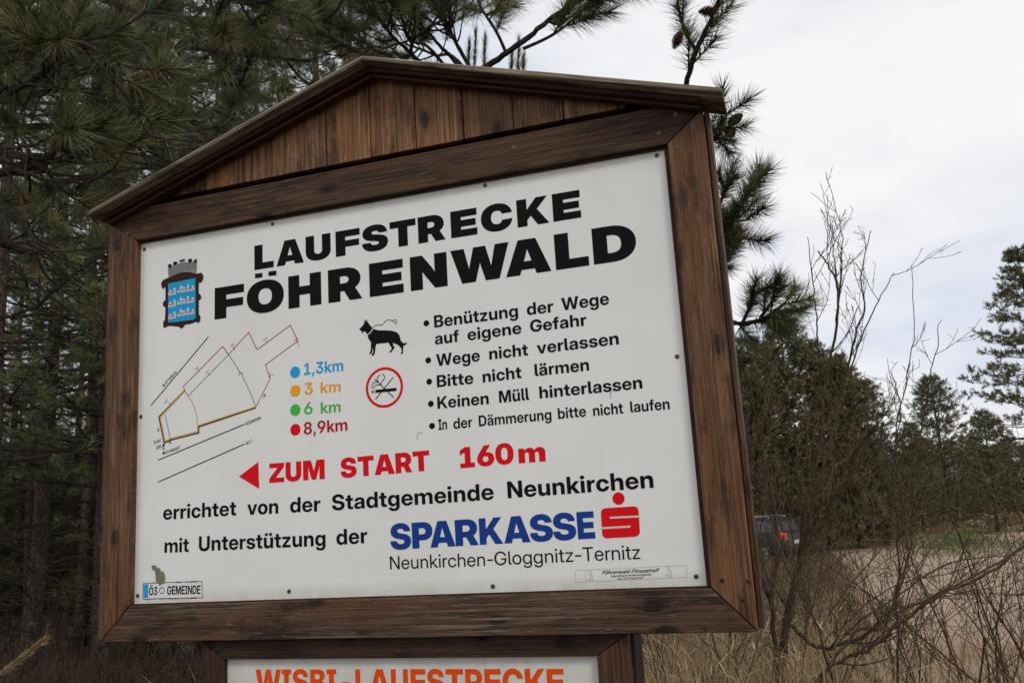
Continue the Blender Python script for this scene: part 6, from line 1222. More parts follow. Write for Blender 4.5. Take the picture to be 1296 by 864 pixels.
# --- evergreens at the right
for i, (kind, px, dep, top, rz, lab) in enumerate([
    ('far', 922, 37, 428, 0.3, 'bushy dark pine rising right beside the edge of the frame'),
    ('far', 968, 34.0, 425, 1.9, 'dark pine second from the frame in the evergreen row'),
    ('far', 1008, 35, 404, 3.0, 'tallest bushy pine of the dark row right of the board'),
    ('far', 1046, 35.2, 430, 4.4, 'dark bushy pine behind the forked bare stem'),
    ('far', 1084, 34.8, 447, 5.6, 'dark bushy pine near the end of the evergreen row, behind bare twigs'),
    ('far', 1116, 35.8, 480, 0.9, 'last and lowest pine of the dark row, before the sky gap'),
    ('far', 985, 39.5, 440, 2.6, 'dark pine in the second rank behind the tallest bushy pine'),
    ('far', 1066, 40.5, 460, 2.2, 'dark pine in the second rank, seen between two front pines')]):
    g = ground_at(px, dep); zt = at(px, top, dep)[2]; sc = (zt - g[2]) / HEI[kind]
    pine(kind, px, dep, rz, sc * 1.0, lab, 'row of bushy pines right of the board', name='young_pine', szf=1.0)
for px, dep, top, rz, lab in ((940, 35.5, 445, .5, 'yellowish young pine right beside the frame, before the dark row'), (962, 36.0, 470, 2.5, 'pale olive young pine behind the bare shrub stems')):
    g = ground_at(px, dep); sc = (at(px, top, dep)[2] - g[2]) / 8.0
    pine('pale', px, dep, rz, sc, lab, 'yellowish young pines', name='young_pine')
for px, dep, top, kind, rz, lab in ((1205, 46, 474, 'far', 0.7, 'rounded dark pine across the clearing, right of the sky gap'), (1345, 31, 300, 'open', 3.4, 'tall layered pine at the right with sky between its tiers'),
                               (1258, 40, 520, 'far', 3.4, 'low dark pine under the tall layered pine'), (1165, 44, 535, 'far', 2.0, 'small dark pine at the bottom of the sky gap')):
    g = ground_at(px, dep); sc = (at(px, top, dep)[2] - g[2]) / HEI[kind]
    pine(kind, px, dep, rz, sc, lab, 'pines across the clearing')
for i in range(26):
    px = 985 + i * 17.5 + R.uniform(-8, 8); dep = 60 + R.uniform(-3, 14); top = 566 + R.uniform(-14, 14) - (8 if i > 12 else 0)
    g = ground_at(px, dep); sc = (at(px, top, dep)[2] - g[2]) / HEI['far']
    e_ = pine('far', px, dep, R.uniform(0, 6.28), sc, 'pine in the dark line of trees at the far end of the clearing', 'line of pines at the far end of the clearing')
    e_.scale = (sc * 1.5, sc * 1.5, sc)

# --- pine standing close behind the board: its limbs show over the roof and past the right edge
rng = np.random.default_rng(31)
bt = empty('pine_tree', (0, 0, 0), 'near pine hidden behind the board, long-needled limbs past its right edge and above its roof', 'tree')
wg, ng_, cones = Geo(), Geo(), []
tp = [(0.62, 2.15, gz(0.62, 2.15) - .2), (0.66, 2.12, 1.0), (0.72, 2.08, 2.0), (0.78, 2.05, 2.75)]
tg = Geo(); tg.tube(bez(tp, 5), np.linspace(.10, .055, 16), 10); tg.build('trunk', M_BARK, bt, True)
d0 = 4.0
def L_(*q): return [at(*p) for p in q]
fork = np.array(tp[-1])
NL = near_limb
# over the roof, leaning right
def shoots(pts, n, bl, spread, k=150, ln=.105, lo=0.0):
    k = int(k * 1.35); ln = ln * 1.08
    """needle brushes set all along a thin stem, pointing forward"""
    c = bez(pts, 6); t_ = unit(np.gradient(c, axis=0)); S, D, Lh = [], [], []
    for j in range(n):
        i = int((lo + (1 - lo) * (j + .5) / n) * (len(c) - 1)); d = unit(t_[i] + rng.normal(0, spread, 3)); S.append(c[i]); D.append(d); Lh.append(bl * rng.uniform(.8, 1.2))
        wg.tube([c[i], c[i] + d * Lh[-1]], [.004, .002], 4)
    S, D, Lh = map(np.array, (S, D, Lh)); T = needle_tris(S, D, Lh, k, ln, .0026, rng, 72, 32); tt = np.clip(np.repeat(rng.uniform(.1, .75, n), k) + rng.normal(0, .1, len(T)), 0, .86)
    tt[rng.random(len(T)) < .03] = 1.0; ng_.tris(T, tt)
    wg.tube(c, np.linspace(.008, .004, len(c)), 6)
NL(wg, ng_, L_((520, 165, 4.0), (570, 122, 3.95), (612, 88, 3.9), (655, 57, 3.8), (700, 22, 3.75), (742, -12, 3.7)), .020, .008, rng, twigs=3, tl=.2, t0=.78, n=150, up=.2, cones=([.80], cones))
shoots(L_((662, 62, 3.8), (700, 44, 3.75), (738, 14, 3.7), (752, -4, 3.7)), 6, .15, .35, 170, lo=.3)
shoots(L_((705, 22, 3.75), (740, -4, 3.7), (766, -20, 3.7)), 5, .16, .4, 170)
shoots(L_((640, 66, 3.85), (628, 40, 3.8), (610, 12, 3.8), (600, -15, 3.8)), 5, .14, .5, 170, lo=.3)
shoots(L_((615, 20, 3.9), (640, 6, 3.9), (655, -10, 3.9)), 3, .12, .4, 150)
# upright shoot over the right eave
NL(wg, ng_, [fork] + L_((845, 180, 3.9), (868, 108, 3.7), (882, 62, 3.6), (905, 14, 3.55), (915, -18, 3.5)), .014, .007, rng, twigs=2, tl=.12, t0=.85, n=140, spread=.6, up=.5, cones=([.84], cones))
shoots(L_((870, 100, 3.65), (884, 60, 3.6), (905, 14, 3.55), (915, -18, 3.5)), 7, .14, .30, 120, ln=.09)
shoots(L_((882, 66, 3.6), (866, 38, 3.6), (856, -4, 3.6)), 4, .13, .3, 120, ln=.09)
# past the right edge
NL(wg, ng_, [fork] + L_((860, 230, 4.0), (890, 182, 3.8)), .014, .007, rng, twigs=1, tl=.1, t0=.9, n=130, spread=.7)
shoots(L_((880, 190, 3.8), (905, 165, 3.7), (925, 138, 3.65)), 5, .12, .45, 150, ln=.085); shoots(L_((880, 172, 3.8), (900, 172, 3.75), (912, 180, 3.7)), 3, .10, .5, 140, ln=.085)
for q_ in ((922, 158, 3.7), (928, 172, 3.7), (862, 40, 3.6)): cones.append((at(*q_), unit(rng.normal(size=3))))
NL(wg, ng_, [fork + [0, 0, -.3]] + L_((870, 335, 3.9), (895, 325, 3.75)), .014, .008, rng, twigs=1, tl=.1, t0=.9, n=150, spread=.7, up=.35)
shoots(L_((890, 300, 3.8), (925, 282, 3.7), (948, 278, 3.65)), 4, .12, .4, 170, ln=.09); shoots(L_((905, 350, 3.8), (925, 312, 3.7), (945, 300, 3.65)), 4, .12, .4, 170, ln=.09)
shoots(L_((895, 330, 3.75), (918, 300, 3.65), (938, 262, 3.6), (950, 236, 3.6)), 8, .13, .33, 190, ln=.09); shoots(L_((900, 285, 3.75), (914, 250, 3.7), (920, 232, 3.7)), 5, .11, .35, 160, ln=.085); shoots(L_((895, 335, 3.75), (915, 335, 3.7), (926, 322, 3.65)), 3, .10, .4, 150, ln=.085)
NL(wg, ng_, [fork + [0, 0, -.8]] + L_((890, 414, 3.9), (940, 410, 3.8), (970, 402, 3.75)), .012, .007, rng, twigs=1, tl=.1, t0=.9, n=140, spread=.75, up=.5)
shoots(L_((925, 410, 3.8), (960, 405, 3.75), (985, 390, 3.7), (998, 378, 3.7)), 8, .12, .40, 170, lo=.1, ln=.085); shoots(L_((940, 408, 3.8), (950, 385, 3.75), (956, 368, 3.7)), 4, .11, .35, 150, ln=.085); shoots(L_((962, 402, 3.75), (975, 385, 3.75), (980, 370, 3.7)), 3, .11, .35, 150, ln=.085)
# limbs behind the roof ridge, left of the gap
for a in (((560, 110, 4.3), (520, 60, 4.2), (560, 25, 4.1), (600, 5, 4.1)), ((540, 90, 4.5), (500, 50, 4.4), (470, 12, 4.3)), ((590, 100, 4.4), (560, 62, 4.3), (530, 30, 4.3), (480, -10, 4.3)), ((500, 100, 4.7), (440, 60, 4.6), (400, 40, 4.5)), ((600, 95, 4.2), (575, 50, 4.2), (560, 15, 4.2)),
          ((560, 80, 4.8), (520, 50, 4.7), (505, 10, 4.6)), ((520, 95, 4.9), (470, 60, 4.8), (430, 20, 4.7)), ((590, 90, 5.0), (550, 70, 4.9), (520, 58, 4.8)), ((580, 60, 4.6), (560, 20, 4.5), (540, -20, 4.5)), ((480, 80, 5.2), (430, 30, 5.1), (380, 0, 5.0))):
    NL(wg, ng_, [fork] + L_(*a), .012, .006, rng, twigs=10, tl=.22, t0=.6, n=150, up=.15, brush=.16)
lo_ = wg.build('limbs', M_LIMB, bt); lo_['kind'] = 'stuff'
no_ = ng_.build('crown', M_NEEDLE, bt); no_['kind'] = 'stuff'
put_cones(cones, bt)
cg, cw = Geo(), Geo()
for px, y0, y1, dp in ((600, 95, 42, 4.3), (592, 95, 56, 4.35), (612, 95, 50, 4.3), (655, 100, 52, 4.4), (646, 100, 70, 4.4), (661, 100, 74, 4.4)):
    a_, b_ = at(px, y0, dp), at(px + 2, y1, dp); d_ = unit(b_ - a_); ll = np.linalg.norm(b_ - a_)
    cw.tube([a_ - d_ * .25, b_], [.006, .003], 5); cg.tris(needle_tris(a_[None], d_[None], np.array([ll]), 260, .062, .0022, rng, 30, 10), rng.uniform(.5, .85, 260))
cw.build('young_stems', M_LIMB, bt); q_ = cg.build('pale_candles', M_NEEDLE_PALE, bt); q_['kind'] = 'stuff'; q_['label'] = 'pale green upright candle shoots just above the roof'
rebase(bt, (0.62, 2.15, gz(0.62, 2.15)))

# --- near pine off the left edge, its long-needled limbs hang into the upper left
rng = np.random.default_rng(47)
lt = empty('pine_tree', (0, 0, 0), 'near pine with long dark needles filling the upper left corner above the roof', 'tree')
wg, ng_, cones = Geo(), Geo(), []
base = at(-250, 432, 4.6); bx, by = base[0], base[1]
tg = Geo(); tt_ = bez([(bx, by, gz(bx, by) - .2), (bx, by, 1.5), (bx + .05, by, 3.4), (bx + .1, by, 5.6)], 6); tg.tube(tt_, np.linspace(.15, .06, len(tt_)), 10); tg.build('trunk', M_BARK, lt, True)
for pts, tw, s in (
    (((-180, 40, 4.3), (-60, 30, 3.6), (60, 45, 3.1), (140, 70, 2.9)), 12, 1.0),
    (((-180, 160, 4.2), (-60, 120, 3.5), (30, 110, 3.1), (78, 66, 3.0)), 11, 1.0),
    (((-180, 230, 4.2), (-40, 190, 3.4), (50, 200, 3.0), (90, 170, 2.9)), 11, 1.0),
    (((-180, 120, 4.2), (-20, 125, 3.6), (60, 112, 3.2), (72, 75, 3.1)), 8, 1.0),
    (((-180, 60, 4.6), (20, 70, 4.0), (130, 130, 3.7), (210, 205, 3.5)), 12, 1.0),
    (((-180, -60, 4.6), (60, -20, 4.0), (200, 20, 3.7), (300, 40, 3.6)), 13, 1.0),
    (((-180, -120, 4.4), (100, -60, 3.8), (240, -30, 3.6), (350, 10, 3.6)), 12, 1.0),
    (((-100, 250, 4.2), (20, 215, 3.8), (120, 190, 3.5), (200, 150, 3.4)), 12, 1.0),
    (((-180, 100, 4.8), (80, 60, 4.3), (200, 90, 4.1), (310, 110, 4.0)), 13, 1.0),
    (((-140, 330, 4.0), (-30, 310, 3.5), (50, 320, 3.3)), 5, .8),
    (((-180, -80, 5.0), (150, -40, 4.6), (300, 0, 4.4), (420, 30, 4.3)), 12, 1.0),
    (((-180, 180, 5.0), (60, 160, 4.7), (180, 170, 4.5), (270, 180, 4.4)), 12, 1.0)):
    tr_ = np.array([bx + .05, by, float(np.clip(at(*pts[0])[2] - .3, .8, 5.4))])
    NL(wg, ng_, [tr_] + L_(*pts), .030, .008, rng, twigs=tw + 2, tl=.36 * s, t0=.35, n=130, up=.12, ln=.12, brush=.12, w=.0027, dead=.07, cones=([.8], cones) if tw == 12 else None)
for k in range(9):
    x0_, y0_, dp = rng.uniform(-60, 470), rng.uniform(-20, 190), rng.uniform(3.6, 4.8)
    if y0_ > 210 - .36 * max(0, x0_ - 100): y0_ *= .45
    a_ = at(-190, 60 + 20 * k % 200, 4.8); b_ = at(x0_, y0_, dp); NL(wg, ng_, [tr_ * [1, 1, 0] + [0, 0, float(np.clip(a_[2], 1, 5.4))], (a_ + b_) / 2 + [0, 0, .15], b_], .022, .007, rng, twigs=8, tl=.36, t0=.45, n=110, up=.12, ln=.115, brush=.12, dead=.07, w=.0027)
# shoots that point towards the path: seen end-on as rosettes
def rosette(px, py, dp, r_, tone, dead=.05, n=210):
    r_ *= rng.uniform(.72, 1.12); n = int(n * rng.uniform(.6, 1.1))
    c = at(px, py, dp); d = unit(unit(CAM - c) * .8 + rng.normal(0, .5, 3) + [0, 0, .1]); T = needle_tris((c - d * .03)[None], d[None], np.array([.09]), n, r_, .0028, rng, 84, 38)
    tt = np.clip(rng.normal(tone, .14, n), 0, .86); tt[rng.random(n) < dead] = 1.0; ng_.tris(T, tt)
    b_ = c + rng.normal(0, .1, 3) + (c - CAM) * .12; wg.tube(bez([b_, (b_ + c) / 2 + rng.normal(0, .015, 3), c + d * .04], 4), np.linspace(.006, .003, 9), 5)
for px, py, dp, r_, tone in ((83, 50, 2.8, .135, .35), (78, 168, 2.7, .14, .45), (72, 112, 2.8, .12, .3), (285, 88, 3.4, .13, .4), (196, 112, 3.3, .12, .35), (228, 150, 3.2, .12, .5), (20, 30, 2.9, .13, .5), (135, 38, 3.2, .13, .45),
        (18, 170, 3.0, .12, .4), (320, 35, 3.7, .12, .4), (352, 110, 3.8, .11, .6), (180, 45, 3.4, .12, .3), (245, 40, 3.6, .12, .5), (60, 235, 3.3, .12, .3), (120, 250, 3.6, .11, .4), (400, 60, 4.0, .12, .4), (10, 260, 3.4, .11, .35), (160, 190, 3.4, .11, .4), (375, 20, 4.0, .12, .5), (440, 40, 4.3, .12, .4)):
    rosette(px, py, dp, r_, tone)
for px, py, dp in ((15, 95, 3.1), (112, 175, 2.9), (30, 262, 3.3), (195, 95, 3.4), (222, 170, 3.3), (283, 60, 3.5), (85, 28, 3.1)):
    rosette(px, py, dp, .10, .5, dead=.9, n=60)
# bare, lichened twigs
for pts in (((-20, 70, 3.0), (40, 66, 2.9), (70, 80, 2.85), (75, 110, 2.8)), ((-10, 120, 2.9), (30, 105, 2.8), (66, 112, 2.75)), ((-20, 190, 2.8), (20, 186, 2.75), (60, 178, 2.7)),
            ((120, 130, 3.0), (160, 160, 2.95), (215, 178, 2.9), (250, 190, 2.9)), ((125, 165, 3.0), (165, 182, 2.95), (205, 210, 2.9)), ((20, 215, 2.9), (90, 232, 2.85), (140, 215, 2.8), (165, 180, 2.8)),
            ((10, 262, 3.0), (70, 330, 2.9), (132, 405, 2.85), (190, 470, 2.8)), ((-10, 320, 3.2), (60, 372, 3.1), (130, 416, 3.0)), ((-20, 435, 4.2), (70, 430, 4.1), (130, 445, 4.0)), ((-20, 310, 3.2), (30, 306, 3.1), (70, 330, 3.1))):
    q = bez(L_(*pts), 6, .004, rng); wg.tube(q, np.linspace(.0075, .0028, len(q)), 5)
    for _ in range(5):
        i = rng.integers(2, len(q) - 1); dd = unit(unit(q[i] - q[i - 1]) + rng.normal(0, .6, 3)); wg.tube([q[i], q[i] + dd * .1, q[i] + dd * .17 + rng.normal(0, .015, 3)], [.0035, .0028, .0018], 4)
lo_ = wg.build('limbs', M_LIMB, lt); lo_['kind'] = 'stuff'
no_ = ng_.build('crown', M_NEEDLE, lt); no_['kind'] = 'stuff'
put_cones(cones, lt)
rebase(lt, (bx, by, gz(bx, by)))

# --- bare shrubs at the right
def grow(g, p, d, ln, r, rng, level, up=0.10, wig=0.10, kids=4, ang=0.6, thin=0.0014, gp=None):
    n = max(4, int(ln / 0.07)); q = [np.array(p, float)]; d = unit(d); bend = rng.normal(0, .05, 3)
    for i in range(n):
        d = unit(d + rng.normal(0, wig, 3) + bend + np.array([0, 0, up])); q.append(q[-1] + d * ln / n)
    q = np.array(q); r1 = max(thin, r * 0.35)
    (gp if (gp is not None and rng.random() < .45 and level < 2) else g).tube(q, np.linspace(r, r1, len(q)), 5 if r > .006 else 3, cap=r > .006)
    if level > 0:
        for k in range(kids):
            t = 0.18 + 0.8 * (k + rng.random()) / kids; i = min(len(q) - 2, int(t * (len(q) - 1)))
            dd = unit(q[i + 1] - q[i]); s_ = unit(np.cross(dd, rng.normal(size=3)))
            d2 = dd * math.cos(ang) + s_ * math.sin(ang * rng.uniform(.7, 1.3))
            grow(g, q[i], d2, ln * rng.uniform(.32, .62) * (1.15 - .5 * t), max(thin, np.interp(t, [0, 1], [r, r1]) * .6), rng, level - 1, up, wig * 1.1, max(2, kids - 1), ang, thin, gp)
    else:
        for k in range(max(1, int(ln / .09))):
            i = rng.integers(1, len(q)); s_ = unit(rng.normal(size=3) + [0, 0, .3]); g.tube([q[i], q[i] + s_ * rng.uniform(.012, .05)], [thin, thin * .7], 3, cap=False)
def shrub(name, label, stems, seed, loc, group='bare shrubs beside the board'):
    rng = np.random.default_rng(seed); e_ = empty(name, (0, 0, 0), label, 'shrub', group); g, gp = Geo(), Geo()
    stems(g, gp, rng)
    a = g.build('branches', M_TWIG, e_); a['kind'] = 'stuff'
    if gp.n: b_ = gp.build('pale_twigs', M_TWIG_PALE, e_); b_['kind'] = 'stuff'
    rebase(e_, loc); return e_
def main_shrub(g, gp, rng):
    for pts, r0, r1, kd in (
        (((985, 880, 4.6), (995, 800, 4.6), (1008, 735, 4.6), (1022, 690, 4.6), (1050, 650, 4.55), (1075, 600, 4.5), (1098, 560, 4.5)), .017, .006, 9),
        (((985, 880, 4.6), (993, 790, 4.65), (1012, 700, 4.7), (1020, 640, 4.7), (1038, 560, 4.75), (1045, 480, 4.8), (1058, 420, 4.8), (1060, 365, 4.8), (1048, 335, 4.8), (1035, 318, 4.8)), .015, .0035, 10),
        (((1058, 420, 4.8), (1064, 360, 4.8), (1066, 310, 4.8), (1062, 272, 4.8)), .006, .0016, 4),
        (((1060, 365, 4.8), (1056, 330, 4.8), (1054, 285, 4.8)), .005, .0016, 2),
        (((1012, 700, 4.7), (1040, 600, 4.8), (1060, 520, 4.9), (1082, 425, 4.9), (1094, 390, 4.9), (1090, 350, 4.9), (1102, 292, 4.9)), .010, .0022, 7),
        (((1060, 520, 4.9), (1085, 440, 4.95), (1112, 380, 5.0), (1132, 345, 5.0)), .006, .0018, 4),
        (((985, 860, 4.6), (975, 760, 4.5), (950, 700, 4.5), (940, 600, 4.5), (945, 520, 4.5)), .014, .005, 8),
        (((975, 770, 4.5), (985, 680, 4.6), (965, 560, 4.7), (975, 470, 4.8), (1000, 430, 4.8)), .010, .004, 8),
        (((1000, 790, 4.5), (1040, 820, 4.45), (1098, 800, 4.4), (1136, 775, 4.4), (1191, 750, 4.4), (1275, 705, 4.5)), .012, .005, 9),
        (((1035, 440, 4.8), (1033, 400, 4.8), (1028, 350, 4.8), (1022, 300, 4.8)), .005, .0018, 3)):
        q = bez(L_(*pts), 6, .003, rng); rr = np.linspace(r0, r1, len(q)); g.tube(q, rr, 7)
        for k in range(kd):
            t = .2 + .78 * (k + rng.random()) / kd; i = min(len(q) - 2, int(t * (len(q) - 1))); dd = unit(q[i + 1] - q[i]); s_ = unit(np.cross(dd, rng.normal(size=3)))
            hi_ = q[i][2] > 1.9
            grow(g, q[i], dd * .8 + s_ * .55, rng.uniform(.16, .40) if hi_ else rng.uniform(.25, .6), max(.0024, rr[i] * .5), rng, 1 if hi_ else (2 if rr[i] > .005 else 1), .08, .10, 4 if hi_ else 4, .5, .0015, gp)
p_ = ground_at(985, 4.6)
shrub('bare_shrub', 'tall bare shrub with dark forked stems growing beside the frame against the sky', main_shrub, 3, p_)
def thick_shrub(g, gp, rng):
    for pts, r0, r1, kd in (
        (((1020, 890, 3.9), (1043, 852, 3.9), (1070, 832, 3.9), (1098, 822, 3.85), (1136, 790, 3.8), (1191, 752, 3.8), (1240, 730, 3.8), (1300, 690, 3.8)), .014, .006, 9),
        (((1020, 890, 3.9), (1080, 800, 4.0), (1120, 790, 4.0), (1150, 700, 4.0), (1160, 640, 4.05), (1175, 590, 4.1), (1190, 500, 4.2)), .011, .003, 9),
        (((1136, 880, 4.2), (1137, 790, 4.2), (1136, 670, 4.2), (1130, 600, 4.2), (1140, 520, 4.2), (1128, 470, 4.2)), .009, .002, 7),
        (((1150, 700, 4.0), (1140, 620, 4.1), (1132, 560, 4.1), (1148, 480, 4.2), (1156, 420, 4.2), (1154, 335, 4.2)), .006, .0014, 3),
        (((1136, 670, 4.2), (1170, 520, 4.3), (1180, 460, 4.4), (1192, 405, 4.4)), .006, .0016, 4),
        (((1160, 640, 4.1), (1120, 600, 4.2), (1090, 560, 4.3), (1060, 530, 4.3)), .006, .003, 5),
        (((1060, 880, 4.0), (1030, 780, 4.0), (1000, 730, 4.0), (985, 690, 4.0)), .008, .003, 5)):
        r0 *= .72; q = bez(L_(*pts), 6, .004, rng); rr = np.linspace(r0, r1, len(q)); g.tube(q, rr, 7)
        for k in range(kd):
            t = .15 + .82 * (k + rng.random()) / kd; i = min(len(q) - 2, int(t * (len(q) - 1))); dd = unit(q[i + 1] - q[i]); s_ = unit(np.cross(dd, rng.normal(size=3)))
            grow(g, q[i], dd * .7 + s_ * .65, rng.uniform(.12, .32) if q[i][2] > 1.8 else rng.uniform(.2, .5), max(.002, rr[i] * .5), rng, 1, .08, .11, 4, .6, .0012, gp)
shrub('bare_shrub', 'bare shrub with thick stems curving out low over the dry grass to the right', thick_shrub, 9, ground_at(1030, 3.95))
for i, (px, dep, hgt, ns, lab) in enumerate((
    (905, 4.2, 1.1, 6, 'low bare thicket just under the lower right corner of the frame'), (1180, 5.2, 1.4, 5, 'many-stemmed bare shrub in front of the gravel clearing'),
    (1225, 4.6, 1.5, 7, 'bare shrub with reddish upright stems near the right edge'), (1290, 5.2, 1.7, 8, 'bare shrub at the far right edge of the view'),
    (1090, 5.8, 1.4, 4, 'fine-twigged bare shrub between the forked shrub and the clearing'), (1150, 7.0, 1.2, 4, 'small bare shrub at the near border of the gravel'),
    (948, 5.6, 2.3, 7, 'dense bare shrub against the dark pines beside the frame'), (1040, 6.6, 2.4, 4, 'dense bare shrub in front of the parked car and dark pines'), (1262, 6.4, 1.5, 7, 'bare shrub in front of the green lawn'),
    (1110, 9.0, 2.3, 6, 'bare shrub standing farther back by the dark pines'), (850, 4.6, 1.0, 6, 'bare twigs showing between the lower board and the frame corner'),
    (972, 12.0, 1.9, 9, 'bare shrub standing just in front of the parked car'), (1000, 10.5, 2.9, 8, 'tall twiggy bare shrub in front of the dark pines'), (962, 7.4, 2.2, 7, 'upright bare shrub screening the front of the parked car'), (1015, 14.0, 1.8, 9, 'bare shrub beside the tail light of the parked car'), (945, 16.0, 2.4, 8, 'bare shrub by the frame edge, in front of the car bonnet side'))):
    def st(g, gp, rng, px=px, dep=dep, hgt=hgt, ns=ns):
        b0 = ground_at(px, dep)
        for k in range(ns):
            a = rng.uniform(0, 6.28); o = b0 + [math.cos(a) * .18 * rng.random(), math.sin(a) * .18 * rng.random(), -.03]
            grow(g, o, [math.cos(a) * .38, math.sin(a) * .38, 1], hgt * rng.uniform(.6, 1.1), rng.uniform(.005, .009), rng, 2, .07, .09, 4, .55, .0017, gp)
    shrub('bare_shrub', lab, st, 100 + i, ground_at(px, dep))
# dead stalks in the dark wood at the left
for i, (px, dep, hgt, lab) in enumerate(((70, 4.6, .8, 'dark dead bramble mound left of the board'), (140, 5.2, .9, 'dark dead undergrowth just below the left frame corner'), (10, 5.6, .8, 'dead undergrowth at the left edge'), (210, 5.6, .8, 'dead undergrowth beside the lower board'))):
    def st(g, gp, rng, px=px, dep=dep, hgt=hgt):
        b0 = ground_at(px, dep)
        for k in range(10):
            a = rng.uniform(0, 6.28); o = b0 + [math.cos(a) * .3 * rng.random(), math.sin(a) * .3 * rng.random(), -.03]
            grow(g, o, [math.cos(a) * .9, math.sin(a) * .9, .8], hgt * rng.uniform(.5, 1.0), .004, rng, 1, -.06, .14, 3, .6, .0013, gp)
    shrub('dead_bramble', lab, st, 200 + i, ground_at(px, dep), 'dead brambles at the edge of the wood')

# --- grass and litter
def blades(name, spots, m, seed, ln=(.35, .85), w=.0035, spread=.35, n=None, seedhead=0.12):
    """bent grass blades; spots = list of (x, y)"""
    rng = np.random.default_rng(seed); S = np.array(spots); k = len(S)
    z = np.array([gz(a, b_) for a, b_ in S]); b0 = np.stack([S[:, 0], S[:, 1], z - .01], 1)
    L = rng.uniform(ln[0], ln[1], k); a = rng.uniform(0, 6.283, k); lean = rng.uniform(.05, spread, k)
    hd = np.stack([np.cos(a), np.sin(a), np.zeros(k)], 1); up_ = np.array([0, 0, 1.0])
    p1 = b0 + up_ * (L * .5)[:, None] + hd * (L * lean * .3)[:, None]
    p2 = b0 + up_ * (L * .85)[:, None] * (1 - lean[:, None] * .3) + hd * (L * lean * 1.0)[:, None]
    p3 = b0 + up_ * (L * .95)[:, None] * (1 - lean[:, None] * .5) + hd * (L * lean * 1.7)[:, None]
    wv = unit(np.cross(hd + rng.normal(0, .3, (k, 3)), up_)) * (w / 2)
    t = rng.random(k); G = Geo()
    def q(a_, wa, b_, wb):
        G.tris(np.stack([a_ - wv * wa, a_ + wv * wa, b_ + wv * wb], 1), t); G.tris(np.stack([a_ - wv * wa, b_ + wv * wb, b_ - wv * wb], 1), t)
    q(b0, 1.0, p1, .85); q(p1, .85, p2, .6); G.tris(np.stack([p2 - wv * .6, p2 + wv * .6, p3], 1), t)
    s_ = rng.random(k) < seedhead
    if s_.any():
        h0, h1 = p2[s_], p3[s_] + (p3[s_] - p2[s_]) * .5; hw = wv[s_] * 2.4
        G.tris(np.stack([h0, (h0 + h1) / 2 + hw, h1], 1), t[s_]); G.tris(np.stack([h0, h1, (h0 + h1) / 2 - hw], 1), t[s_])
    o = G.build(name, m); return tag(o, kind='stuff')
def scatter(n, px0, px1, d0_, d1_, seed, clump=0.12):
    rng = np.random.default_rng(seed); out = []
    while len(out) < n:
        px = rng.uniform(px0, px1); dp = math.sqrt(rng.uniform(d0_ ** 2, d1_ ** 2)); c = ground_at(px, dp)
        for _ in range(rng.integers(4, 16)): out.append((c[0] + rng.normal(0, clump), c[1] + rng.normal(0, clump)))
    return out[:n]
def lab(o, l, c, g=None): return tag(o, l, c, g)
lab(blades('dry_grass', scatter(7000, 770, 1060, 3.0, 6.3, 1), M_STRAW, 2, (.35, .95), .0036, .42), 'tall dry straw-coloured grass under the bare shrubs beside the frame', 'grass')
lab(blades('dry_grass', scatter(5500, 1060, 1420, 3.0, 4.5, 21), M_STRAW, 22, (.3, .72), .0036, .5), 'dry straw-coloured grass along the bottom right edge of the view', 'grass')
lab(blades('dry_grass', scatter(4200, 1060, 1440, 4.5, 6.4, 23, .2), M_STRAW, 24, (.12, .40), .0045, .6), 'short thin dry grass before the gravel clearing', 'grass')
lab(blades('dry_grass', scatter(2600, 960, 1440, 6.0, 9.0, 8, .2), M_STRAW, 4, (.1, .34), .005, .5), 'shorter dry grass along the near border of the gravel clearing', 'grass')
lab(blades('dry_grass', scatter(13000, 870, 1055, 8.0, 28.0, 9, .4), M_STRAW_MIX, 4, (.2, .6), .012, .5), 'brown grass at the foot of the dark pine row', 'grass')
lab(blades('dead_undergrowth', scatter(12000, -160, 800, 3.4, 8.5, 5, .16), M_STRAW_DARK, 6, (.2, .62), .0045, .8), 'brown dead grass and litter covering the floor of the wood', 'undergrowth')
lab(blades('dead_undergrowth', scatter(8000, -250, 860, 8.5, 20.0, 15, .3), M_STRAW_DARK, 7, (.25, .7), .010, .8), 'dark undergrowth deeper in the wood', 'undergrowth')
lab(blades('dry_grass', scatter(90, 150, 250, 3.0, 3.7, 16, .1), M_STRAW, 7, (.75, 1.05), .006, .22, seedhead=.6), 'sparse pale grass stalks rising between the trunk and the lower board', 'grass')
lab(blades('green_grass', scatter(7000, 1170, 1246, 29, 41, 17, 1.0), M_GREEN, 7, (.05, .16), .02, .5), 'short green grass across the gravel clearing', 'grass')
lab(blades('tawny_grass', scatter(7000, 1010, 1420, 42, 62, 18, .8), M_STRAW, 7, (.15, .5), .04, .6), 'tawny grass verge at the foot of the far pines', 'grass')
# blurred grass plume in the lower left corner
pl = empty('grass_stalk', (0, 0, 0), 'pale bent grass plume slanting up in the lower left corner', 'grass stalk')
g = Geo(); q = bez(L_((-70, 950, 2.2), (-20, 872, 2.2), (20, 838, 2.2), (50, 814, 2.2)), 8); g.tube(q, np.linspace(.0022, .001, len(q)), 4); g.build('stem', plain('pale_stalk', (0.20, 0.14, 0.08), .8), pl)
rngp = np.random.default_rng(3); g = Geo(); i0 = int(len(q) * .45)
P_ = q[i0:-1]; P_ = np.repeat(P_, 9, 0); D_ = unit(np.repeat(unit(np.diff(q, axis=0)[i0:]), 9, 0)); T = needle_tris(P_, D_, np.full(len(P_), .02), 6, .024, .0028, rngp, 30, 20)
g.tris(T, rngp.uniform(.25, .6, len(T))); o = g.build('seed_head', M_STRAW, pl); o['kind'] = 'stuff'
rebase(pl, tuple(q[0]))

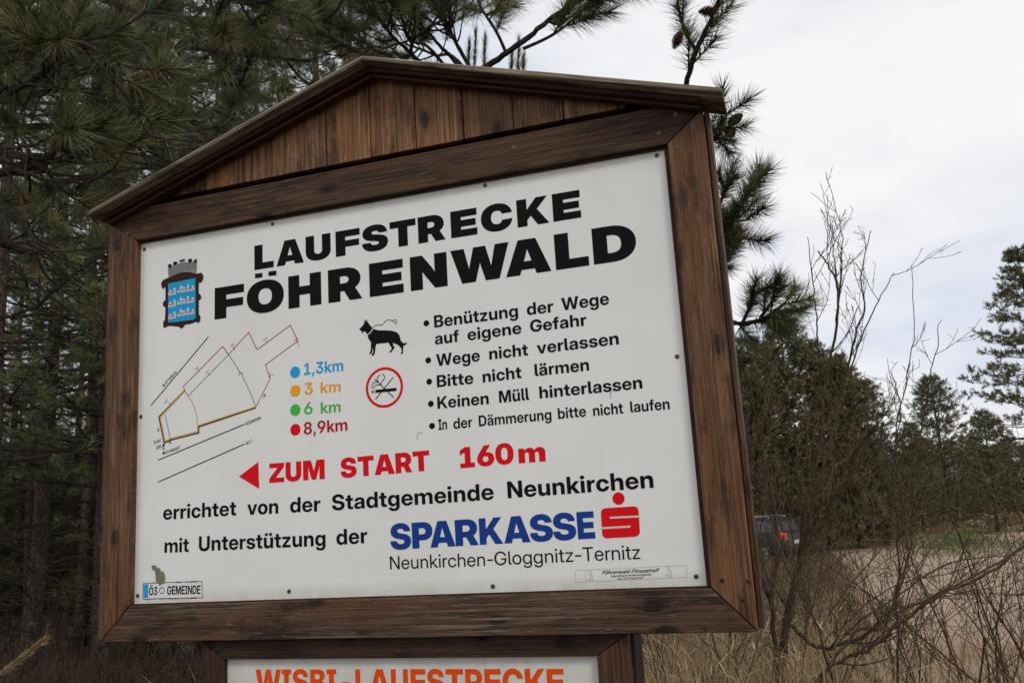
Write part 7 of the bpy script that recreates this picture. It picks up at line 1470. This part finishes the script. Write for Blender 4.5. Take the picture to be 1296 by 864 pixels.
# ------------------------------------------------------------------ parked car, half hidden by the shrubs
def car():
    root = empty('parked_car', (0, 0, 0), 'dark blue-grey estate car with glowing red tail light parked behind the bare shrubs', 'car')
    paint = plain('dark_car_paint', (0.030, 0.037, 0.050), 0.28, 0.6); paint.node_tree.nodes['Principled BSDF'].inputs['Metallic'].default_value = 0.35
    glass = plain('tinted_car_glass', (0.05, 0.065, 0.08), 0.06, 0.8); rubber = plain('black_rubber', (0.015, 0.015, 0.016), 0.8)
    trim = plain('black_trim', (0.02, 0.02, 0.022), 0.6); alloy = plain('alloy_rim', (0.35, 0.36, 0.38), 0.35, 0.6)
    lampm = plain('red_tail_lamp', (0.6, 0.01, 0.02), 0.15, 0.6, emit=((1.0, 0.03, 0.06), 0.7)); refl = plain('red_reflector', (0.35, 0.01, 0.01), 0.3); white = plain('plate_white', (0.7, 0.7, 0.68), 0.5); chrome = plain('roof_rail_metal', (0.55, 0.57, 0.6), 0.25, 0.8)
    HW = 0.88
    def yw(z): return HW * (1 - 0.035 * abs(z - .6)) if z < .95 else HW * (0.985 - 0.30 * (z - .95))     # half width by height (tumblehome)
    # x forward; rear bumper at x=-2.15
    prof = [(-2.12, .32), (-2.17, .45), (-2.16, .66), (-2.10, .92), (-2.02, 1.0), (-1.86, 1.36), (-1.72, 1.45), (-1.2, 1.50), (-.3, 1.50), (.35, 1.44), (1.05, 1.02), (1.7, .92), (2.08, .78), (2.16, .55), (2.12, .32)]
    def arch(cx, r=.36, k=9): return [(cx + r * math.cos(a), .30 + r * math.sin(a)) for a in [math.pi * i / (k - 1) for i in range(k)]]
    outline = prof + [(1.72, .24)] + arch(1.33) + [(.9, .22), (-.85, .22)] + arch(-1.30) + [(-1.75, .26)]
    bm = bmesh.new(); n = len(outline)
    A = [bm.verts.new((x, yw(z), z)) for x, z in outline]; B = [bm.verts.new((x, -yw(z), z)) for x, z in outline]
    bm.faces.new(A); bm.faces.new(B[::-1])
    for i in range(n): bm.faces.new((A[(i + 1) % n], A[i], B[i], B[(i + 1) % n]))
    bmesh.ops.recalc_face_normals(bm, faces=bm.faces[:]); bmesh.ops.triangulate(bm, faces=[f for f in bm.faces if len(f.verts) > 4])
    me = bpy.data.meshes.new('body'); bm.to_mesh(me); bm.free(); me.materials.append(paint); body = link(bpy.data.objects.new('body', me), root)
    bv = body.modifiers.new('soft_edges', 'BEVEL'); bv.width = .035; bv.segments = 3; bv.limit_method = 'ANGLE'; bv.angle_limit = math.radians(35)
    for s in (1, -1):
        for nm, pts in (('side_window', [(-1.72, 1.02), (-1.62, 1.34), (-1.05, 1.41), (-1.05, 1.0)]), ('side_window', [(-.98, 1.0), (-.98, 1.42), (-.12, 1.43), (-.12, .99)]), ('side_window', [(-.04, .99), (-.04, 1.425), (.32, 1.38), (.88, 1.02)])):
            poly_mesh(nm, glass, [(x, s * (yw(z) + .006), z) for x, z in pts] + [(x, s * (yw(z) - .02), z) for x, z in pts], [(0, 1, 2, 3), (7, 6, 5, 4), (0, 4, 5, 1), (1, 5, 6, 2), (2, 6, 7, 3), (3, 7, 4, 0)], root)
        g = Geo(); g.tube([(-1.6, s * .66, 1.50), (-1.4, s * .66, 1.545), (.0, s * .66, 1.55), (.2, s * .66, 1.50)], .014, 6); g.build('roof_rail', chrome, root)
        poly_mesh('tail_lamp', lampm, [(-2.135 + .0, s * (.86), .76), (-2.17, s * .62, .76), (-2.14, s * .62, .96), (-2.05, s * .875, .99), (-1.92, s * .885, .97), (-1.94, s * .892, .80)], [(0, 1, 2, 3), (0, 3, 4, 5)], root)
        for cx in (1.33, -1.30):
            g = Geo(); g.tube([(cx, s * .72, .30), (cx, s * .89, .30)], .31, 24); w_ = g.build('wheel', rubber, root)
            g = Geo(); g.tube([(cx, s * .885, .30), (cx, s * .90, .30)], .20, 18); g.build('rim', alloy, w_)
            for k in range(5):
                g2 = Geo(); a = k * 1.2566; g2.tube([(cx, s * .905, .30), (cx + .18 * math.cos(a), s * .905, .30 + .18 * math.sin(a))], .022, 5); g2.build('spoke', trim, w_)
        g = Geo(); g.tube([(.72, s * .90, 1.02), (.70, s * 1.02, 1.06), (.62, s * 1.03, 1.07)], [.03, .07, .06], 8); g.build('mirror', paint, root)
        for x in (-.75, .15):
            g = Geo(); g.tube([(x, s * .885, .88), (x + .16, s * .885, .89)], .016, 5); g.build('door_handle', trim, root)
    poly_mesh('rear_window', glass, [(-2.035, -.66, 1.03), (-2.035, .66, 1.03), (-1.885, .58, 1.355), (-1.885, -.58, 1.355)], [(0, 1, 2, 3)], root)
    poly_mesh('windscreen', glass, [(1.02, -.70, 1.06), (1.02, .70, 1.06), (.42, .58, 1.425), (.42, -.58, 1.425)], [(0, 1, 2, 3)], root)
    poly_mesh('number_plate', white, [(-2.19, -.26, .58), (-2.19, .26, .58), (-2.185, .26, .69), (-2.185, -.26, .69)], [(0, 1, 2, 3)], root)
    g = Geo(); g.tube([(-2.12, -.86, .42), (-2.20, -.6, .42), (-2.22, 0, .42), (-2.20, .6, .42), (-2.12, .86, .42)], .085, 8); g.build('rear_bumper', trim, root)
    g = Geo(); g.tube([(2.10, -.86, .42), (2.20, 0, .42), (2.10, .86, .42)], .085, 8); g.build('front_bumper', trim, root)
    for s in (1, -1): poly_mesh('reflector', refl, [(-2.27, s * .5, .38), (-2.25, s * .72, .38), (-2.25, s * .72, .45), (-2.27, s * .5, .45)], [(0, 1, 2, 3)], root)
    return root
cr_ = car()
g0 = ground_at(930, 32.5); cr_.location = g0
vd = Vector((g0[0] - CAM[0], g0[1] - CAM[1])); cr_.rotation_euler = (0, 0, math.atan2(vd.y, vd.x) + math.radians(64))
